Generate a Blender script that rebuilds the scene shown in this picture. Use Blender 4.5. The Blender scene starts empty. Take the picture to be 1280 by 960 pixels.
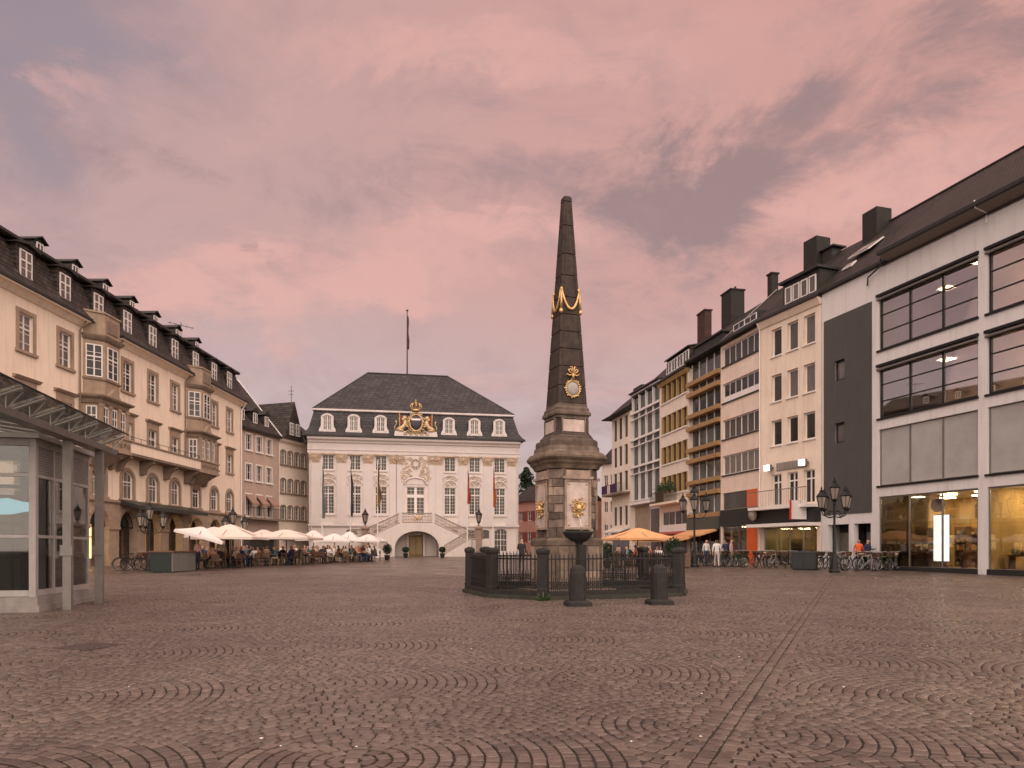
import bpy, bmesh, math, random
import numpy as np
from mathutils import Vector, Matrix
R = math.radians
random.seed(7)
sc = bpy.context.scene
col = sc.collection

# ------------------------------------------------------------------ camera
EYE = 1.6          # eye height
FOC = 900.0        # focal length in units of a 1280 wide sensor
HOR = 686.0        # row of the horizon
cam = bpy.data.cameras.new('camera')
cam.sensor_width = 36.0
cam.lens = 36.0 * FOC / 1280.0
cam.shift_y = (HOR - 480.0) / 1280.0
cam.clip_start = 0.1
cam.clip_end = 3000
camo = bpy.data.objects.new('camera', cam)
camo.location = (0, 0, EYE)
camo.rotation_euler = (R(90), 0, 0)
col.objects.link(camo)
sc.camera = camo

# ------------------------------------------------------------------ view, light
sc.view_settings.view_transform = 'Standard'
sc.view_settings.look = 'None'
sc.view_settings.gamma = 1.0
sc.view_settings.exposure = 0.25
sc.view_settings.use_curve_mapping = False
sc.cycles.use_denoising = True
sc.cycles.max_bounces = 6
sc.cycles.diffuse_bounces = 3
sc.cycles.glossy_bounces = 3
sc.cycles.transmission_bounces = 4
sc.cycles.transparent_max_bounces = 12
sc.cycles.caustics_reflective = False
sc.cycles.caustics_refractive = False
sc.cycles.sample_clamp_indirect = 4.0

SUN_ELEV, SUN_AZ = R(36), R(171)      # azimuth clockwise from +y: behind the viewer
sun = bpy.data.lights.new('sun', 'SUN')
sun.energy = 4.3
sun.angle = R(130)
sun.color = (1.0, 0.89, 0.79)
suno = bpy.data.objects.new('sun', sun)
sd = Vector((math.sin(SUN_AZ) * math.cos(SUN_ELEV), math.cos(SUN_AZ) * math.cos(SUN_ELEV), math.sin(SUN_ELEV)))
suno.rotation_euler = sd.to_track_quat('Z', 'Y').to_euler()
suno.location = (0, -20, 40)
col.objects.link(suno)

world = bpy.data.worlds.new('World')
sc.world = world
world.use_nodes = True
def build_world():
    nt = world.node_tree
    nt.nodes.clear()
    N = nt.nodes.new
    def lk(a, b): nt.links.new(a, b)
    def val(x):
        n = N('ShaderNodeValue'); n.outputs[0].default_value = x; return n.outputs[0]
    def mth(op, a, b=None, clamp=False):
        n = N('ShaderNodeMath'); n.operation = op; n.use_clamp = clamp
        for i, v in enumerate((a, b)):
            if v is None: continue
            if isinstance(v, (int, float)): n.inputs[i].default_value = v
            else: lk(v, n.inputs[i])
        return n.outputs[0]
    def mixc(f, a, b):
        n = N('ShaderNodeMix'); n.data_type = 'RGBA'
        if isinstance(f, (int, float)): n.inputs[0].default_value = f
        else: lk(f, n.inputs[0])
        for i, v in ((6, a), (7, b)):
            if isinstance(v, tuple): n.inputs[i].default_value = (*v, 1)
            else: lk(v, n.inputs[i])
        return n.outputs[2]
    def ramp(f, lo, hi):
        n = N('ShaderNodeMapRange'); n.interpolation_type = 'SMOOTHSTEP'
        lk(f, n.inputs[0]); n.inputs[1].default_value = lo; n.inputs[2].default_value = hi
        return n.outputs[0]
    tc = N('ShaderNodeTexCoord')
    sep = N('ShaderNodeSeparateXYZ'); lk(tc.outputs['Generated'], sep.inputs[0])
    x, y, z = sep.outputs
    def lin(r, g, b_):
        f = lambda c: ((c/255 + .055)/1.055)**2.4
        return (f(r), f(g), f(b_))
    az0 = mth('ARCTAN2', x, y); el0 = mth('ARCSINE', z)
    st = N('ShaderNodeMapping'); st.inputs[3].default_value = (1.0, 1.0, 1.9); lk(tc.outputs['Generated'], st.inputs[0])
    def noise(scale, detail, rough, dist, off):
        m = N('ShaderNodeMapping'); m.inputs[1].default_value = off; lk(st.outputs[0], m.inputs[0])
        n = N('ShaderNodeTexNoise'); n.inputs['Scale'].default_value = scale; n.inputs['Detail'].default_value = detail
        n.inputs['Roughness'].default_value = rough; n.inputs['Distortion'].default_value = dist
        lk(m.outputs[0], n.inputs['Vector']); return n.outputs['Fac']
    n1 = noise(3.4, 10, .66, .4, (3.1, 1.7, .3)); n2 = noise(3.4, 10, .66, .4, (8.1, 4.7, 2.3))
    big = noise(1.7, 5, .55, .6, (7.3, 2.2, 1.9)); mid = noise(4.6, 12, .66, .7, (1.3, 5.2, 4.4)); fine = noise(12., 12, .68, .8, (2.3, 6.2, 1.4))
    az = mth('ADD', az0, mth('MULTIPLY', mth('SUBTRACT', n1, .5), .42)); el = mth('ADD', el0, mth('MULTIPLY', mth('SUBTRACT', n2, .5), .26))
    def blobs(lst):
        acc = None
        for (px, py, sx, sy, amp) in lst:
            u, v = (px-640)/900, (686-py)/900
            a0 = math.atan(u); e0 = math.atan(v*math.cos(a0))
            q = mth('ADD', mth('POWER', mth('ABSOLUTE', mth('DIVIDE', mth('SUBTRACT', az, a0), sx/900*math.cos(a0)**2)), 2.0),
                           mth('POWER', mth('ABSOLUTE', mth('DIVIDE', mth('SUBTRACT', el, e0), sy/900*math.cos(a0)*math.cos(e0)**2)), 2.0))
            w = mth('MULTIPLY', mth('POWER', 2.718, mth('MULTIPLY', q, -1.0)), amp)
            acc = w if acc is None else mth('ADD', acc, w)
        return acc
    # clear air: lavender near the horizon, mauve higher up
    c = mixc(ramp(el0, 0.06, 0.40), lin(196,176,179), lin(197,158,153))
    c = mixc(mth('MULTIPLY', ramp(mid, .40, .66), .55), c, lin(176,144,144))
    # the sheet of cloud lit from below, salmon on the right hand side
    warm = ramp(mth('ADD', az0, mth('MULTIPLY', mth('SUBTRACT', big, .5), .9)), -.55, .62)
    high = ramp(el0, .15, .38)
    c = mixc(mth('MULTIPLY', mth('MULTIPLY', warm, high), .85), c, lin(217,158,146))
    # bluish clear patch
    bl = blobs([(0,40,140,150,1.0),(150,0,150,60,.6),(20,200,80,90,.45)])
    c = mixc(mth('MULTIPLY', ramp(bl, .05, 1.1), .75), c, lin(140,130,143))
    # rosy streaks
    st1 = blobs([(250,385,170,42,1.25),(420,345,170,32,1.2),(600,300,150,30,1.1),(560,60,240,50,.55),(1000,270,160,60,.7),(1180,230,150,60,.8),(80,105,40,46,.6),(590,468,90,16,.55),(760,480,90,24,.5),(540,90,220,30,.5),(880,60,200,40,.4)])
    w1 = ramp(mth('ADD', st1, mth('MULTIPLY', mth('SUBTRACT', mid, .5), 1.1)), .18, 1.05)
    c = mixc(mth('MULTIPLY', w1, .85), c, lin(226,171,160))
    # grey unlit lumps
    g1 = blobs([(890,205,120,44,1.25),(1020,125,120,42,.9),(850,290,95,62,1.7),(1240,70,70,80,.9),(790,250,80,40,.5),(240,185,70,30,.6),(352,325,22,14,.8),(135,205,50,36,.6),(1130,150,70,30,.6),(640,215,150,40,.35),(440,245,150,40,.35),(1000,320,90,26,.4)])
    w2 = ramp(mth('ADD', g1, mth('ADD', mth('MULTIPLY', mth('SUBTRACT', mid, .5), 2.0), mth('MULTIPLY', mth('SUBTRACT', fine, .5), 1.1))), .12, 1.25)
    c = mixc(mth('MULTIPLY', w2, .84), c, lin(146,120,120))
    # fine mottling of the cloud sheet
    vein = ramp(mth('ADD', mth('MULTIPLY', fine, .55), mth('MULTIPLY', mid, .45)), .46, .66)
    c = mixc(mth('MULTIPLY', vein, .38), c, lin(170,140,140))
    puff = ramp(mth('ADD', mth('MULTIPLY', n2, .5), mth('MULTIPLY', fine, .5)), .54, .68)
    c4 = mixc(mth('MULTIPLY', puff, .35), c, lin(218,170,161))
    bg = N('ShaderNodeBackground'); lk(c4, bg.inputs[0]); bg.inputs[1].default_value = 0.82
    sky = N('ShaderNodeTexSky'); sky.sky_type = 'NISHITA'; sky.sun_disc = False
    sky.sun_elevation = R(4); sky.sun_rotation = SUN_AZ
    bg2 = N('ShaderNodeBackground'); lk(sky.outputs[0], bg2.inputs[0]); bg2.inputs[1].default_value = 0.02
    add = N('ShaderNodeAddShader'); lk(bg.outputs[0], add.inputs[0]); lk(bg2.outputs[0], add.inputs[1])
    out = N('ShaderNodeOutputWorld'); lk(add.outputs[0], out.inputs[0])
build_world()

# ------------------------------------------------------------------ helpers
def gz(y):
    """height of the square: it rises gently away from the viewer"""
    return 0.01 * max(-20.0, min(y, 92.0))

def srgb(r, g, b):
    f = lambda c: (c / 255 / 12.92) if c <= 10 else ((c / 255 + 0.055) / 1.055) ** 2.4
    return (f(r), f(g), f(b))

class MB:
    def __init__(s): s.v = []; s.f = []; s.mi = []; s.m = 0
    def add(s, vs, fs):
        o = len(s.v); s.v.extend(vs)
        for f in fs: s.f.append(tuple(i + o for i in f)); s.mi.append(s.m)
        return s
    def box(s, x0, x1, y0, y1, z0, z1):
        return s.add([(x0,y0,z0),(x1,y0,z0),(x1,y1,z0),(x0,y1,z0),(x0,y0,z1),(x1,y0,z1),(x1,y1,z1),(x0,y1,z1)],
                     [(3,2,1,0),(4,5,6,7),(0,1,5,4),(1,2,6,5),(2,3,7,6),(3,0,4,7)])
    def cbox(s, c, sx, sy, sz):
        return s.box(c[0]-sx/2, c[0]+sx/2, c[1]-sy/2, c[1]+sy/2, c[2]-sz/2, c[2]+sz/2)
    def quad(s, a, b, c, d): return s.add([a, b, c, d], [(0,1,2,3)])
    def poly(s, pts): return s.add(list(pts), [tuple(range(len(pts)))])
    def prism(s, poly, lo, hi, axis):
        n = len(poly)
        mk = {'x': lambda p, t: (t, p[0], p[1]), 'y': lambda p, t: (p[0], t, p[1]), 'z': lambda p, t: (p[0], p[1], t)}[axis]
        vs = [mk(p, lo) for p in poly] + [mk(p, hi) for p in poly]
        fs = [tuple(range(n))[::-1], tuple(range(n, 2*n))]
        fs += [(i, (i+1) % n, n + (i+1) % n, n + i) for i in range(n)]
        return s.add(vs, fs)
    def tube(s, path, r, n=6, closed=False, caps=True):
        P = [Vector(p) for p in path]; m = len(P)
        rr = r if isinstance(r, (list, tuple)) else [r] * m
        vs = []; prev = None
        for i in range(m):
            if closed: t = P[(i+1) % m] - P[i-1]
            else: t = P[min(i+1, m-1)] - P[max(i-1, 0)]
            if t.length < 1e-9: t = Vector((0,0,1))
            t.normalize()
            if prev is None:
                a = Vector((0,0,1)) if abs(t.z) < 0.9 else Vector((1,0,0))
                u = t.cross(a).normalized()
            else:
                u = (prev - t * prev.dot(t))
                u = u.normalized() if u.length > 1e-6 else t.orthogonal().normalized()
            prev = u; w = t.cross(u)
            for k in range(n):
                a = 2 * math.pi * k / n
                q = P[i] + (u * math.cos(a) + w * math.sin(a)) * rr[i]
                vs.append(tuple(q))
        fs = []
        for i in range(m if closed else m - 1):
            j = (i + 1) % m
            for k in range(n):
                l = (k + 1) % n
                fs.append((i*n+k, i*n+l, j*n+l, j*n+k))
        if caps and not closed:
            fs.append(tuple(range(n))[::-1]); fs.append(tuple(range((m-1)*n, m*n)))
        return s.add(vs, fs)
    def lathe(s, prof, n=12, c=(0,0,0), a0=0.0, sx=1.0, sy=1.0):
        vs = []
        for r, z in prof:
            for k in range(n):
                a = a0 + 2*math.pi*k/n
                vs.append((c[0]+r*math.cos(a)*sx, c[1]+r*math.sin(a)*sy, c[2]+z))
        fs = []
        for i in range(len(prof)-1):
            for k in range(n):
                l = (k+1) % n
                fs.append((i*n+k, i*n+l, (i+1)*n+l, (i+1)*n+k))
        fs.append(tuple(range(n))[::-1]); fs.append(tuple(range((len(prof)-1)*n, len(prof)*n)))
        return s.add(vs, fs)
    def rings(s, rings):
        """stack of equally long vertex rings, closed at both ends"""
        n = len(rings[0]); vs = [p for r in rings for p in r]; fs = []
        for i in range(len(rings)-1):
            for k in range(n):
                l = (k+1) % n
                fs.append((i*n+k, i*n+l, (i+1)*n+l, (i+1)*n+k))
        fs.append(tuple(range(n))[::-1]); fs.append(tuple(range((len(rings)-1)*n, len(rings)*n)))
        return s.add(vs, fs)
    def ball(s, c, rx, ry, rz, n=8, m=5):
        prof = []
        for i in range(m+1):
            a = -math.pi/2 + math.pi*i/m
            prof.append((max(math.cos(a), 0.02), math.sin(a)))
        vs = []
        for r, z in prof:
            for k in range(n):
                b = 2*math.pi*k/n
                vs.append((c[0]+rx*r*math.cos(b), c[1]+ry*r*math.sin(b), c[2]+rz*z))
        fs = []
        for i in range(m):
            for k in range(n):
                l = (k+1) % n
                fs.append((i*n+k, i*n+l, (i+1)*n+l, (i+1)*n+k))
        fs.append(tuple(range(n))[::-1]); fs.append(tuple(range(m*n, (m+1)*n)))
        return s.add(vs, fs)
    def mesh(s, name, mats, smooth=False):
        me = bpy.data.meshes.new(name)
        me.from_pydata(s.v, [], s.f)
        if not isinstance(mats, (list, tuple)): mats = [mats]
        for m in mats: me.materials.append(m)
        if len(mats) > 1: me.polygons.foreach_set('material_index', s.mi)
        if smooth: me.polygons.foreach_set('use_smooth', [True]*len(me.polygons))
        me.update()
        return me
    def build(s, name, mats, parent=None, smooth=False, loc=None, rz=None):
        return place(name, s.mesh(name, mats, smooth), parent, loc, rz)

def place(name, me, parent=None, loc=None, rz=None):
    o = bpy.data.objects.new(name, me); col.objects.link(o)
    if parent is not None: o.parent = parent
    if loc is not None: o.location = loc
    if rz is not None: o.rotation_euler = (0, 0, rz)
    return o

def tag(o, label=None, cat=None, group=None, kind=None):
    if label: o['label'] = label
    if cat: o['category'] = cat
    if group: o['group'] = group
    if kind: o['kind'] = kind
    return o

def thing(name, label, cat, loc=(0,0,0), rz=0, group=None):
    o = bpy.data.objects.new(name, None); col.objects.link(o)
    o.empty_display_size = 0.2
    o.location = loc; o.rotation_euler = (0, 0, rz)
    return tag(o, label, cat, group)

def copy_tree(o, parent=None):
    c = o.copy(); col.objects.link(c); c.parent = parent
    for ch in o.children: copy_tree(ch, c)
    return c

def setmat(o, m, slot=0):
    o.material_slots[slot].link = 'OBJECT'; o.material_slots[slot].material = m

# ------------------------------------------------------------------ materials
MATS = {}
def mat(name, c, rough=0.7, c2=None, nscale=3.0, bump=0.0, bscale=20.0, metal=0.0, spec=0.4, emit=None, estr=0.0,
        streak=0.0, rnd=0.0, brick=None, coat=0.0, stretch=(1,1,1)):
    """plain procedural material: noise between c and c2, fine bump, rain streaks, per object variation"""
    if name in MATS: return MATS[name]
    m = bpy.data.materials.new(name); m.use_nodes = True
    nt = m.node_tree; N = nt.nodes.new; L = nt.links.new
    b = nt.nodes['Principled BSDF']
    b.inputs['Roughness'].default_value = rough
    b.inputs['Metallic'].default_value = metal
    b.inputs['Specular IOR Level'].default_value = spec
    if coat: b.inputs['Coat Weight'].default_value = coat
    geo = N('ShaderNodeNewGeometry')
    mp = N('ShaderNodeMapping'); mp.inputs['Scale'].default_value = stretch
    L(geo.outputs['Position'], mp.inputs[0])
    cur = None
    if c2 is None: c2 = tuple(min(1, x*0.86) for x in c)
    nz = N('ShaderNodeTexNoise'); nz.inputs['Scale'].default_value = nscale; nz.inputs['Detail'].default_value = 6
    nz.inputs['Roughness'].default_value = 0.62
    L(mp.outputs[0], nz.inputs['Vector'])
    mr = N('ShaderNodeMapRange'); mr.inputs[1].default_value = 0.32; mr.inputs[2].default_value = 0.68
    L(nz.outputs['Fac'], mr.inputs[0])
    mx = N('ShaderNodeMix'); mx.data_type = 'RGBA'
    mx.inputs[6].default_value = (*c, 1); mx.inputs[7].default_value = (*c2, 1)
    L(mr.outputs[0], mx.inputs[0]); cur = mx.outputs[2]
    if streak:
        mp2 = N('ShaderNodeMapping'); mp2.inputs['Scale'].default_value = (2.2, 2.2, 0.22)
        L(geo.outputs['Position'], mp2.inputs[0])
        n2 = N('ShaderNodeTexNoise'); n2.inputs['Scale'].default_value = 1.6; n2.inputs['Detail'].default_value = 5
        L(mp2.outputs[0], n2.inputs['Vector'])
        m2 = N('ShaderNodeMapRange'); m2.inputs[1].default_value = 0.48; m2.inputs[2].default_value = 0.75
        m2.inputs[4].default_value = streak
        L(n2.outputs['Fac'], m2.inputs[0])
        x2 = N('ShaderNodeMix'); x2.data_type = 'RGBA'; L(m2.outputs[0], x2.inputs[0]); L(cur, x2.inputs[6])
        x2.inputs[7].default_value = (c[0]*0.42, c[1]*0.38, c[2]*0.36, 1); cur = x2.outputs[2]
    if rnd:
        oi = N('ShaderNodeObjectInfo')
        m3 = N('ShaderNodeMapRange'); m3.inputs[3].default_value = 1 - rnd; m3.inputs[4].default_value = 1 + rnd
        L(oi.outputs['Random'], m3.inputs[0])
        vm = N('ShaderNodeVectorMath'); vm.operation = 'SCALE'; L(cur, vm.inputs[0]); L(m3.outputs[0], vm.inputs['Scale'])
        cur = vm.outputs[0]
    hgt = None
    if brick:
        # rows of tiles: (width, height, relief, darkening of joints)
        tc = N('ShaderNodeTexCoord'); sp = N('ShaderNodeSeparateXYZ'); L(tc.outputs['Object'], sp.inputs[0])
        cb = N('ShaderNodeCombineXYZ')
        ad = N('ShaderNodeMath'); ad.operation = 'ADD'; L(sp.outputs[0], ad.inputs[0])
        mu = N('ShaderNodeMath'); mu.operation = 'MULTIPLY'; mu.inputs[1].default_value = 0.37; L(sp.outputs[1], mu.inputs[0])
        L(mu.outputs[0], ad.inputs[1]); L(ad.outputs[0], cb.inputs[0]); L(sp.outputs[2], cb.inputs[1])
        bt = N('ShaderNodeTexBrick'); L(cb.outputs[0], bt.inputs['Vector'])
        bt.inputs['Scale'].default_value = 1.0; bt.inputs['Brick Width'].default_value = brick[0]
        bt.inputs['Row Height'].default_value = brick[1]; bt.inputs['Mortar Size'].default_value = brick[1]*0.15
        bt.inputs['Mortar Smooth'].default_value = 0.4
        bt.inputs['Color1'].default_value = (1,1,1,1); bt.inputs['Color2'].default_value = (0.5,0.5,0.5,1)
        bt.inputs['Mortar'].default_value = (brick[3],)*3 + (1,)
        mm = N('ShaderNodeMix'); mm.data_type = 'RGBA'; mm.blend_type = 'MULTIPLY'; mm.inputs[0].default_value = 1.0
        L(cur, mm.inputs[6]); L(bt.outputs['Color'], mm.inputs[7]); cur = mm.outputs[2]
        hgt = bt.outputs['Fac']; bs = brick[2]
    L(cur, b.inputs['Base Color'])
    if bump or hgt is not None:
        bp = N('ShaderNodeBump'); bp.inputs['Distance'].default_value = 0.02
        if hgt is not None:
            bp.invert = True; bp.inputs['Strength'].default_value = bs; L(hgt, bp.inputs['Height'])
        else:
            n4 = N('ShaderNodeTexNoise'); n4.inputs['Scale'].default_value = bscale; n4.inputs['Detail'].default_value = 5
            L(mp.outputs[0], n4.inputs['Vector'])
            bp.inputs['Strength'].default_value = bump; L(n4.outputs['Fac'], bp.inputs['Height'])
        L(bp.outputs[0], b.inputs['Normal'])
    if emit is not None:
        b.inputs['Emission Color'].default_value = (*emit, 1); b.inputs['Emission Strength'].default_value = estr
    MATS[name] = m
    return m

def glass_mat(name, tint, refl=0.06, rough=0.02):
    if name in MATS: return MATS[name]
    m = bpy.data.materials.new(name); m.use_nodes = True
    nt = m.node_tree; nt.nodes.clear(); N = nt.nodes.new; L = nt.links.new
    tr = N('ShaderNodeBsdfTransparent'); tr.inputs[0].default_value = (*tint, 1)
    gl = N('ShaderNodeBsdfGlossy'); gl.inputs['Roughness'].default_value = rough; gl.inputs[0].default_value = (1,1,1,1)
    lw = N('ShaderNodeFresnel'); lw.inputs[0].default_value = 1.45
    mr = N('ShaderNodeMapRange'); mr.inputs[3].default_value = refl; mr.inputs[4].default_value = 0.95
    L(lw.outputs[0], mr.inputs[0])
    mx = N('ShaderNodeMixShader'); L(mr.outputs[0], mx.inputs[0]); L(tr.outputs[0], mx.inputs[1]); L(gl.outputs[0], mx.inputs[2])
    o = N('ShaderNodeOutputMaterial'); L(mx.outputs[0], o.inputs[0])
    MATS[name] = m
    return m

M = dict(
    hotel=mat('cream_stucco', (0.86,0.725,0.585), 0.85, (0.80,0.66,0.525), 0.8, bump=0.15, bscale=30, streak=0.26),
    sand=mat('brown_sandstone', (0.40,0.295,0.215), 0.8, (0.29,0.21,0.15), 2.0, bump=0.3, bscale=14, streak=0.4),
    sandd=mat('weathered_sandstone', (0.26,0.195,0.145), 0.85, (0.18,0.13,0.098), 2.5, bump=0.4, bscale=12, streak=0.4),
    white=mat('white_paint', (0.80,0.74,0.70), 0.5, (0.74,0.68,0.64), 2.0),
    slate=mat('slate_roof', (0.092,0.072,0.059), 0.6, (0.046,0.037,0.031), 1.4, brick=(0.46,0.26,1.0,0.25), spec=0.3),
    slate2=mat('town_hall_slate', (0.060,0.051,0.050), 0.55, (0.036,0.031,0.030), 0.7, brick=(0.6,0.34,0.9,0.4), spec=0.35),
    tile=mat('dark_roof_tile', (0.056,0.038,0.031), 0.6, (0.028,0.020,0.016), 1.0, brick=(0.26,0.36,1.0,0.3), spec=0.3),
    lead=mat('lead_trim', (0.034,0.030,0.027), 0.55, (0.022,0.019,0.017), 3.0),
    pinkw=mat('rose_stucco', (0.50,0.375,0.31), 0.85, (0.44,0.325,0.265), 0.9, bump=0.12, streak=0.25),
    creamw=mat('pale_stucco', (0.80,0.69,0.59), 0.85, (0.74,0.625,0.53), 0.8, bump=0.12, streak=0.22),
    thw=mat('rose_white_stucco', (0.72,0.645,0.60), 0.75, (0.67,0.59,0.545), 0.6, bump=0.08, streak=0.16),
    thtrim=mat('blush_trim', (0.67,0.605,0.58), 0.7, (0.62,0.555,0.53), 1.0),
    ochre=mat('ochre_ornament', (0.60,0.465,0.35), 0.6, (0.46,0.34,0.235), 5.0),
    gold=mat('gilding', (0.72,0.49,0.25), 0.40, (0.48,0.29,0.11), 7.0, metal=0.75, spec=0.6, bump=0.2, bscale=25),
    iron=mat('dark_iron', (0.012,0.012,0.011), 0.45, (0.020,0.017,0.015), 6.0, metal=0.3),
    steel=mat('grey_painted_steel', (0.23,0.21,0.19), 0.4, (0.17,0.155,0.14), 3.0, metal=0.35, streak=0.2),
    csteel=mat('pale_canopy_steel', (0.36,0.34,0.32), 0.4, (0.29,0.27,0.25), 3.0, metal=0.3),
    alu=mat('pale_kiosk_frame', (0.40,0.37,0.35), 0.45, (0.33,0.30,0.28), 3.0, streak=0.25),
    basalt=mat('dark_basalt', (0.025,0.021,0.018), 0.75, (0.013,0.011,0.009), 6.0, bump=0.5, bscale=25),
    obel=mat('obelisk_trachyte', (0.066,0.043,0.031), 0.8, (0.024,0.017,0.014), 3.5, bump=0.5, bscale=18, streak=0.5),
    obelb=mat('base_ashlar', (0.20,0.148,0.112), 0.85, (0.075,0.056,0.044), 3.0, bump=0.5, bscale=16, streak=0.8, rnd=0.4),
    marble=mat('veined_marble', (0.60,0.50,0.45), 0.5, (0.42,0.31,0.26), 4.0, streak=0.35),
    pane=mat('window_glass', (0.030,0.027,0.025), 0.10, (0.060,0.052,0.047), 0.9, spec=0.35, rnd=0.55),
    panel=mat('curtained_glass', (0.16,0.135,0.12), 0.13, (0.09,0.078,0.07), 1.5, spec=0.5, rnd=0.35, stretch=(6,6,0.7)),
    dark=mat('dark_interior', (0.022,0.018,0.016), 0.8),
    grey=mat('anthracite_cladding', (0.085,0.077,0.071), 0.8, (0.072,0.065,0.060), 0.7, streak=0.2),
    storew=mat('store_white_render', (0.72,0.68,0.66), 0.8, (0.67,0.63,0.615), 0.5, bump=0.1, streak=0.24),
    beige=mat('peach_stucco', (0.84,0.705,0.58), 0.85, (0.74,0.59,0.475), 0.7, bump=0.1, streak=0.2),
    beige2=mat('salmon_stucco', (0.81,0.665,0.56), 0.85, (0.72,0.56,0.46), 0.7, bump=0.1, streak=0.18),
    bronze=mat('ochre_metal_band', (0.42,0.255,0.11), 0.5, (0.33,0.195,0.08), 2.0, metal=0.2),
    yellow=mat('ochre_window_frame', (0.44,0.285,0.12), 0.55, (0.36,0.23,0.09), 2.0),
    orange=mat('orange_fabric', (0.74,0.40,0.19), 0.8, (0.66,0.34,0.15), 2.0),
    orange2=mat('orange_panel', (0.66,0.12,0.025), 0.6, (0.58,0.10,0.02), 2.0),
    canvas=mat('parasol_canvas', (0.70,0.65,0.61), 0.85, (0.71,0.61,0.56), 1.5),
    chim=mat('sooty_chimney', (0.030,0.025,0.021), 0.85, (0.018,0.015,0.013), 3.0),
    canvas2=mat('cream_parasol_canvas', (0.68,0.58,0.51), 0.85, (0.68,0.57,0.49), 1.5),
    brickr=mat('red_brick', (0.10,0.045,0.034), 0.85, (0.065,0.031,0.024), 3.0, brick=(0.25,0.085,0.6,0.6)),
    wood=mat('brown_wood', (0.16,0.085,0.045), 0.6, (0.10,0.055,0.03), 5.0, stretch=(1,1,6)),
    wicker=mat('wicker', (0.14,0.075,0.042), 0.7, (0.08,0.043,0.025), 18.0),
    green=mat('bottle_green_paint', (0.007,0.016,0.010), 0.5, (0.005,0.012,0.008), 3.0),
    rubber=mat('black_rubber', (0.014,0.013,0.012), 0.7),
    chrome=mat('bare_metal', (0.42,0.40,0.38), 0.3, (0.3,0.28,0.26), 4.0, metal=0.9),
    purple=mat('purple_cloth', (0.055,0.022,0.070), 0.85),
    leaf=mat('leaf_green', (0.045,0.075,0.022), 0.6, (0.028,0.050,0.015), 4.0),
    leafd=mat('conifer_green', (0.022,0.042,0.017), 0.7, (0.012,0.026,0.010), 1.2),
    bark=mat('bark', (0.07,0.048,0.033), 0.9),
    lit=mat('lit_ceiling_panel', (0.9,0.85,0.75), 0.5, emit=(1.0,0.80,0.52), estr=55.0),
    lift=mat('lift_lamp', (0.8,0.7,0.5), 0.5, emit=(1.0,0.85,0.5), estr=0.9),
    shopl=mat('shop_spotlight_panel', (0.9,0.85,0.75), 0.5, emit=(1.0,0.76,0.42), estr=75.0),
    litw=mat('lit_sign_white', (0.9,0.9,0.9), 0.5, emit=(1.0,0.97,0.95), estr=2.2),
    lampg=mat('floodlight_glass', (0.9,0.9,0.85), 0.4, emit=(1.0,0.93,0.78), estr=7.0),
    warmw=mat('lit_warm_window', (0.7,0.5,0.25), 0.5, emit=(1.0,0.68,0.30), estr=1.5, c2=(0.4,0.26,0.12), nscale=1.2),
    shopw=mat('shop_wall_ochre', (0.52,0.34,0.13), 0.7, (0.30,0.19,0.075), 0.6),
    milk=mat('frosted_lantern_glass', (0.32,0.27,0.23), 0.35, (0.24,0.20,0.17), 4.0),
    cloth_b=mat('black_signboard', (0.020,0.018,0.017), 0.5),
    blind=mat('frosted_blind_panel', (0.42,0.40,0.38), 0.25, (0.34,0.32,0.305), 0.8, spec=0.6),
    clear=glass_mat('clear_glass', (0.76,0.76,0.73), 0.02),
    smoke=glass_mat('store_glass', (0.88,0.83,0.79), 0.36),
    canopy=glass_mat('canopy_glass', (0.80,0.80,0.77), 0.08),
    pgold=mat('weathered_gilding', (0.62,0.44,0.24), 0.45, (0.40,0.26,0.13), 6.0, metal=0.45, spec=0.5),
    cyan=mat('cyan_glow', (0.25,0.55,0.65), 0.5, emit=(0.34,0.78,0.95), estr=0.62),  # emission put in for the cyan glow inside the kiosk
)

# ------------------------------------------------------------------ facades
class Fac:
    """vertical plane through two plan points; x runs to the right as seen from the square, y goes into the house"""
    def __init__(s, P0, P1):
        s.P0 = Vector(P0); s.P1 = Vector(P1); d = s.P1 - s.P0
        s.L = d.length; s.e = d / s.L; s.ang = math.atan2(d.y, d.x)
    def u(s, px):
        dx = (px - 640.0) / FOC
        return (dx * s.P0.y - s.P0.x) / (s.e.x - dx * s.e.y)
    def ub(s, px, y):
        '''u of the point seen in column px on the parallel plane y behind the front'''
        n = Vector((-s.e.y, s.e.x))*y; dx = (px-640.0)/FOC; Q = s.P0 + n
        return (dx*Q.y - Q.x)/(s.e.x - dx*s.e.y)
    def zb(s, px, py, y):
        return EYE + (HOR-py)/FOC*(s.P0.y + s.e.x*y + s.ub(px, y)*s.e.y)
    def dep(s, px): return s.P0.y + s.u(px) * s.e.y
    def z(s, px, py): return EYE + (HOR - py) / FOC * s.dep(px)
    def root(s, name, label, cat, group=None):
        return thing(name, label, cat, (s.P0.x, s.P0.y, 0), s.ang, group)

def arc_pts(ua, ub, zs, rise, n=10):
    """points along a segmental or round arch from left springing to right springing"""
    w = (ub - ua) / 2; c = (ua + ub) / 2
    if rise >= w * 0.98:
        return [(c - w*math.cos(math.pi*i/n), zs + rise*math.sin(math.pi*i/n)) for i in range(n+1)]
    r = (w*w + rise*rise) / (2*rise); a = math.asin(w / r)
    return [(c + r*math.sin(-a + 2*a*i/n), zs + rise - r + r*math.cos(-a + 2*a*i/n)) for i in range(n+1)]

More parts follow.
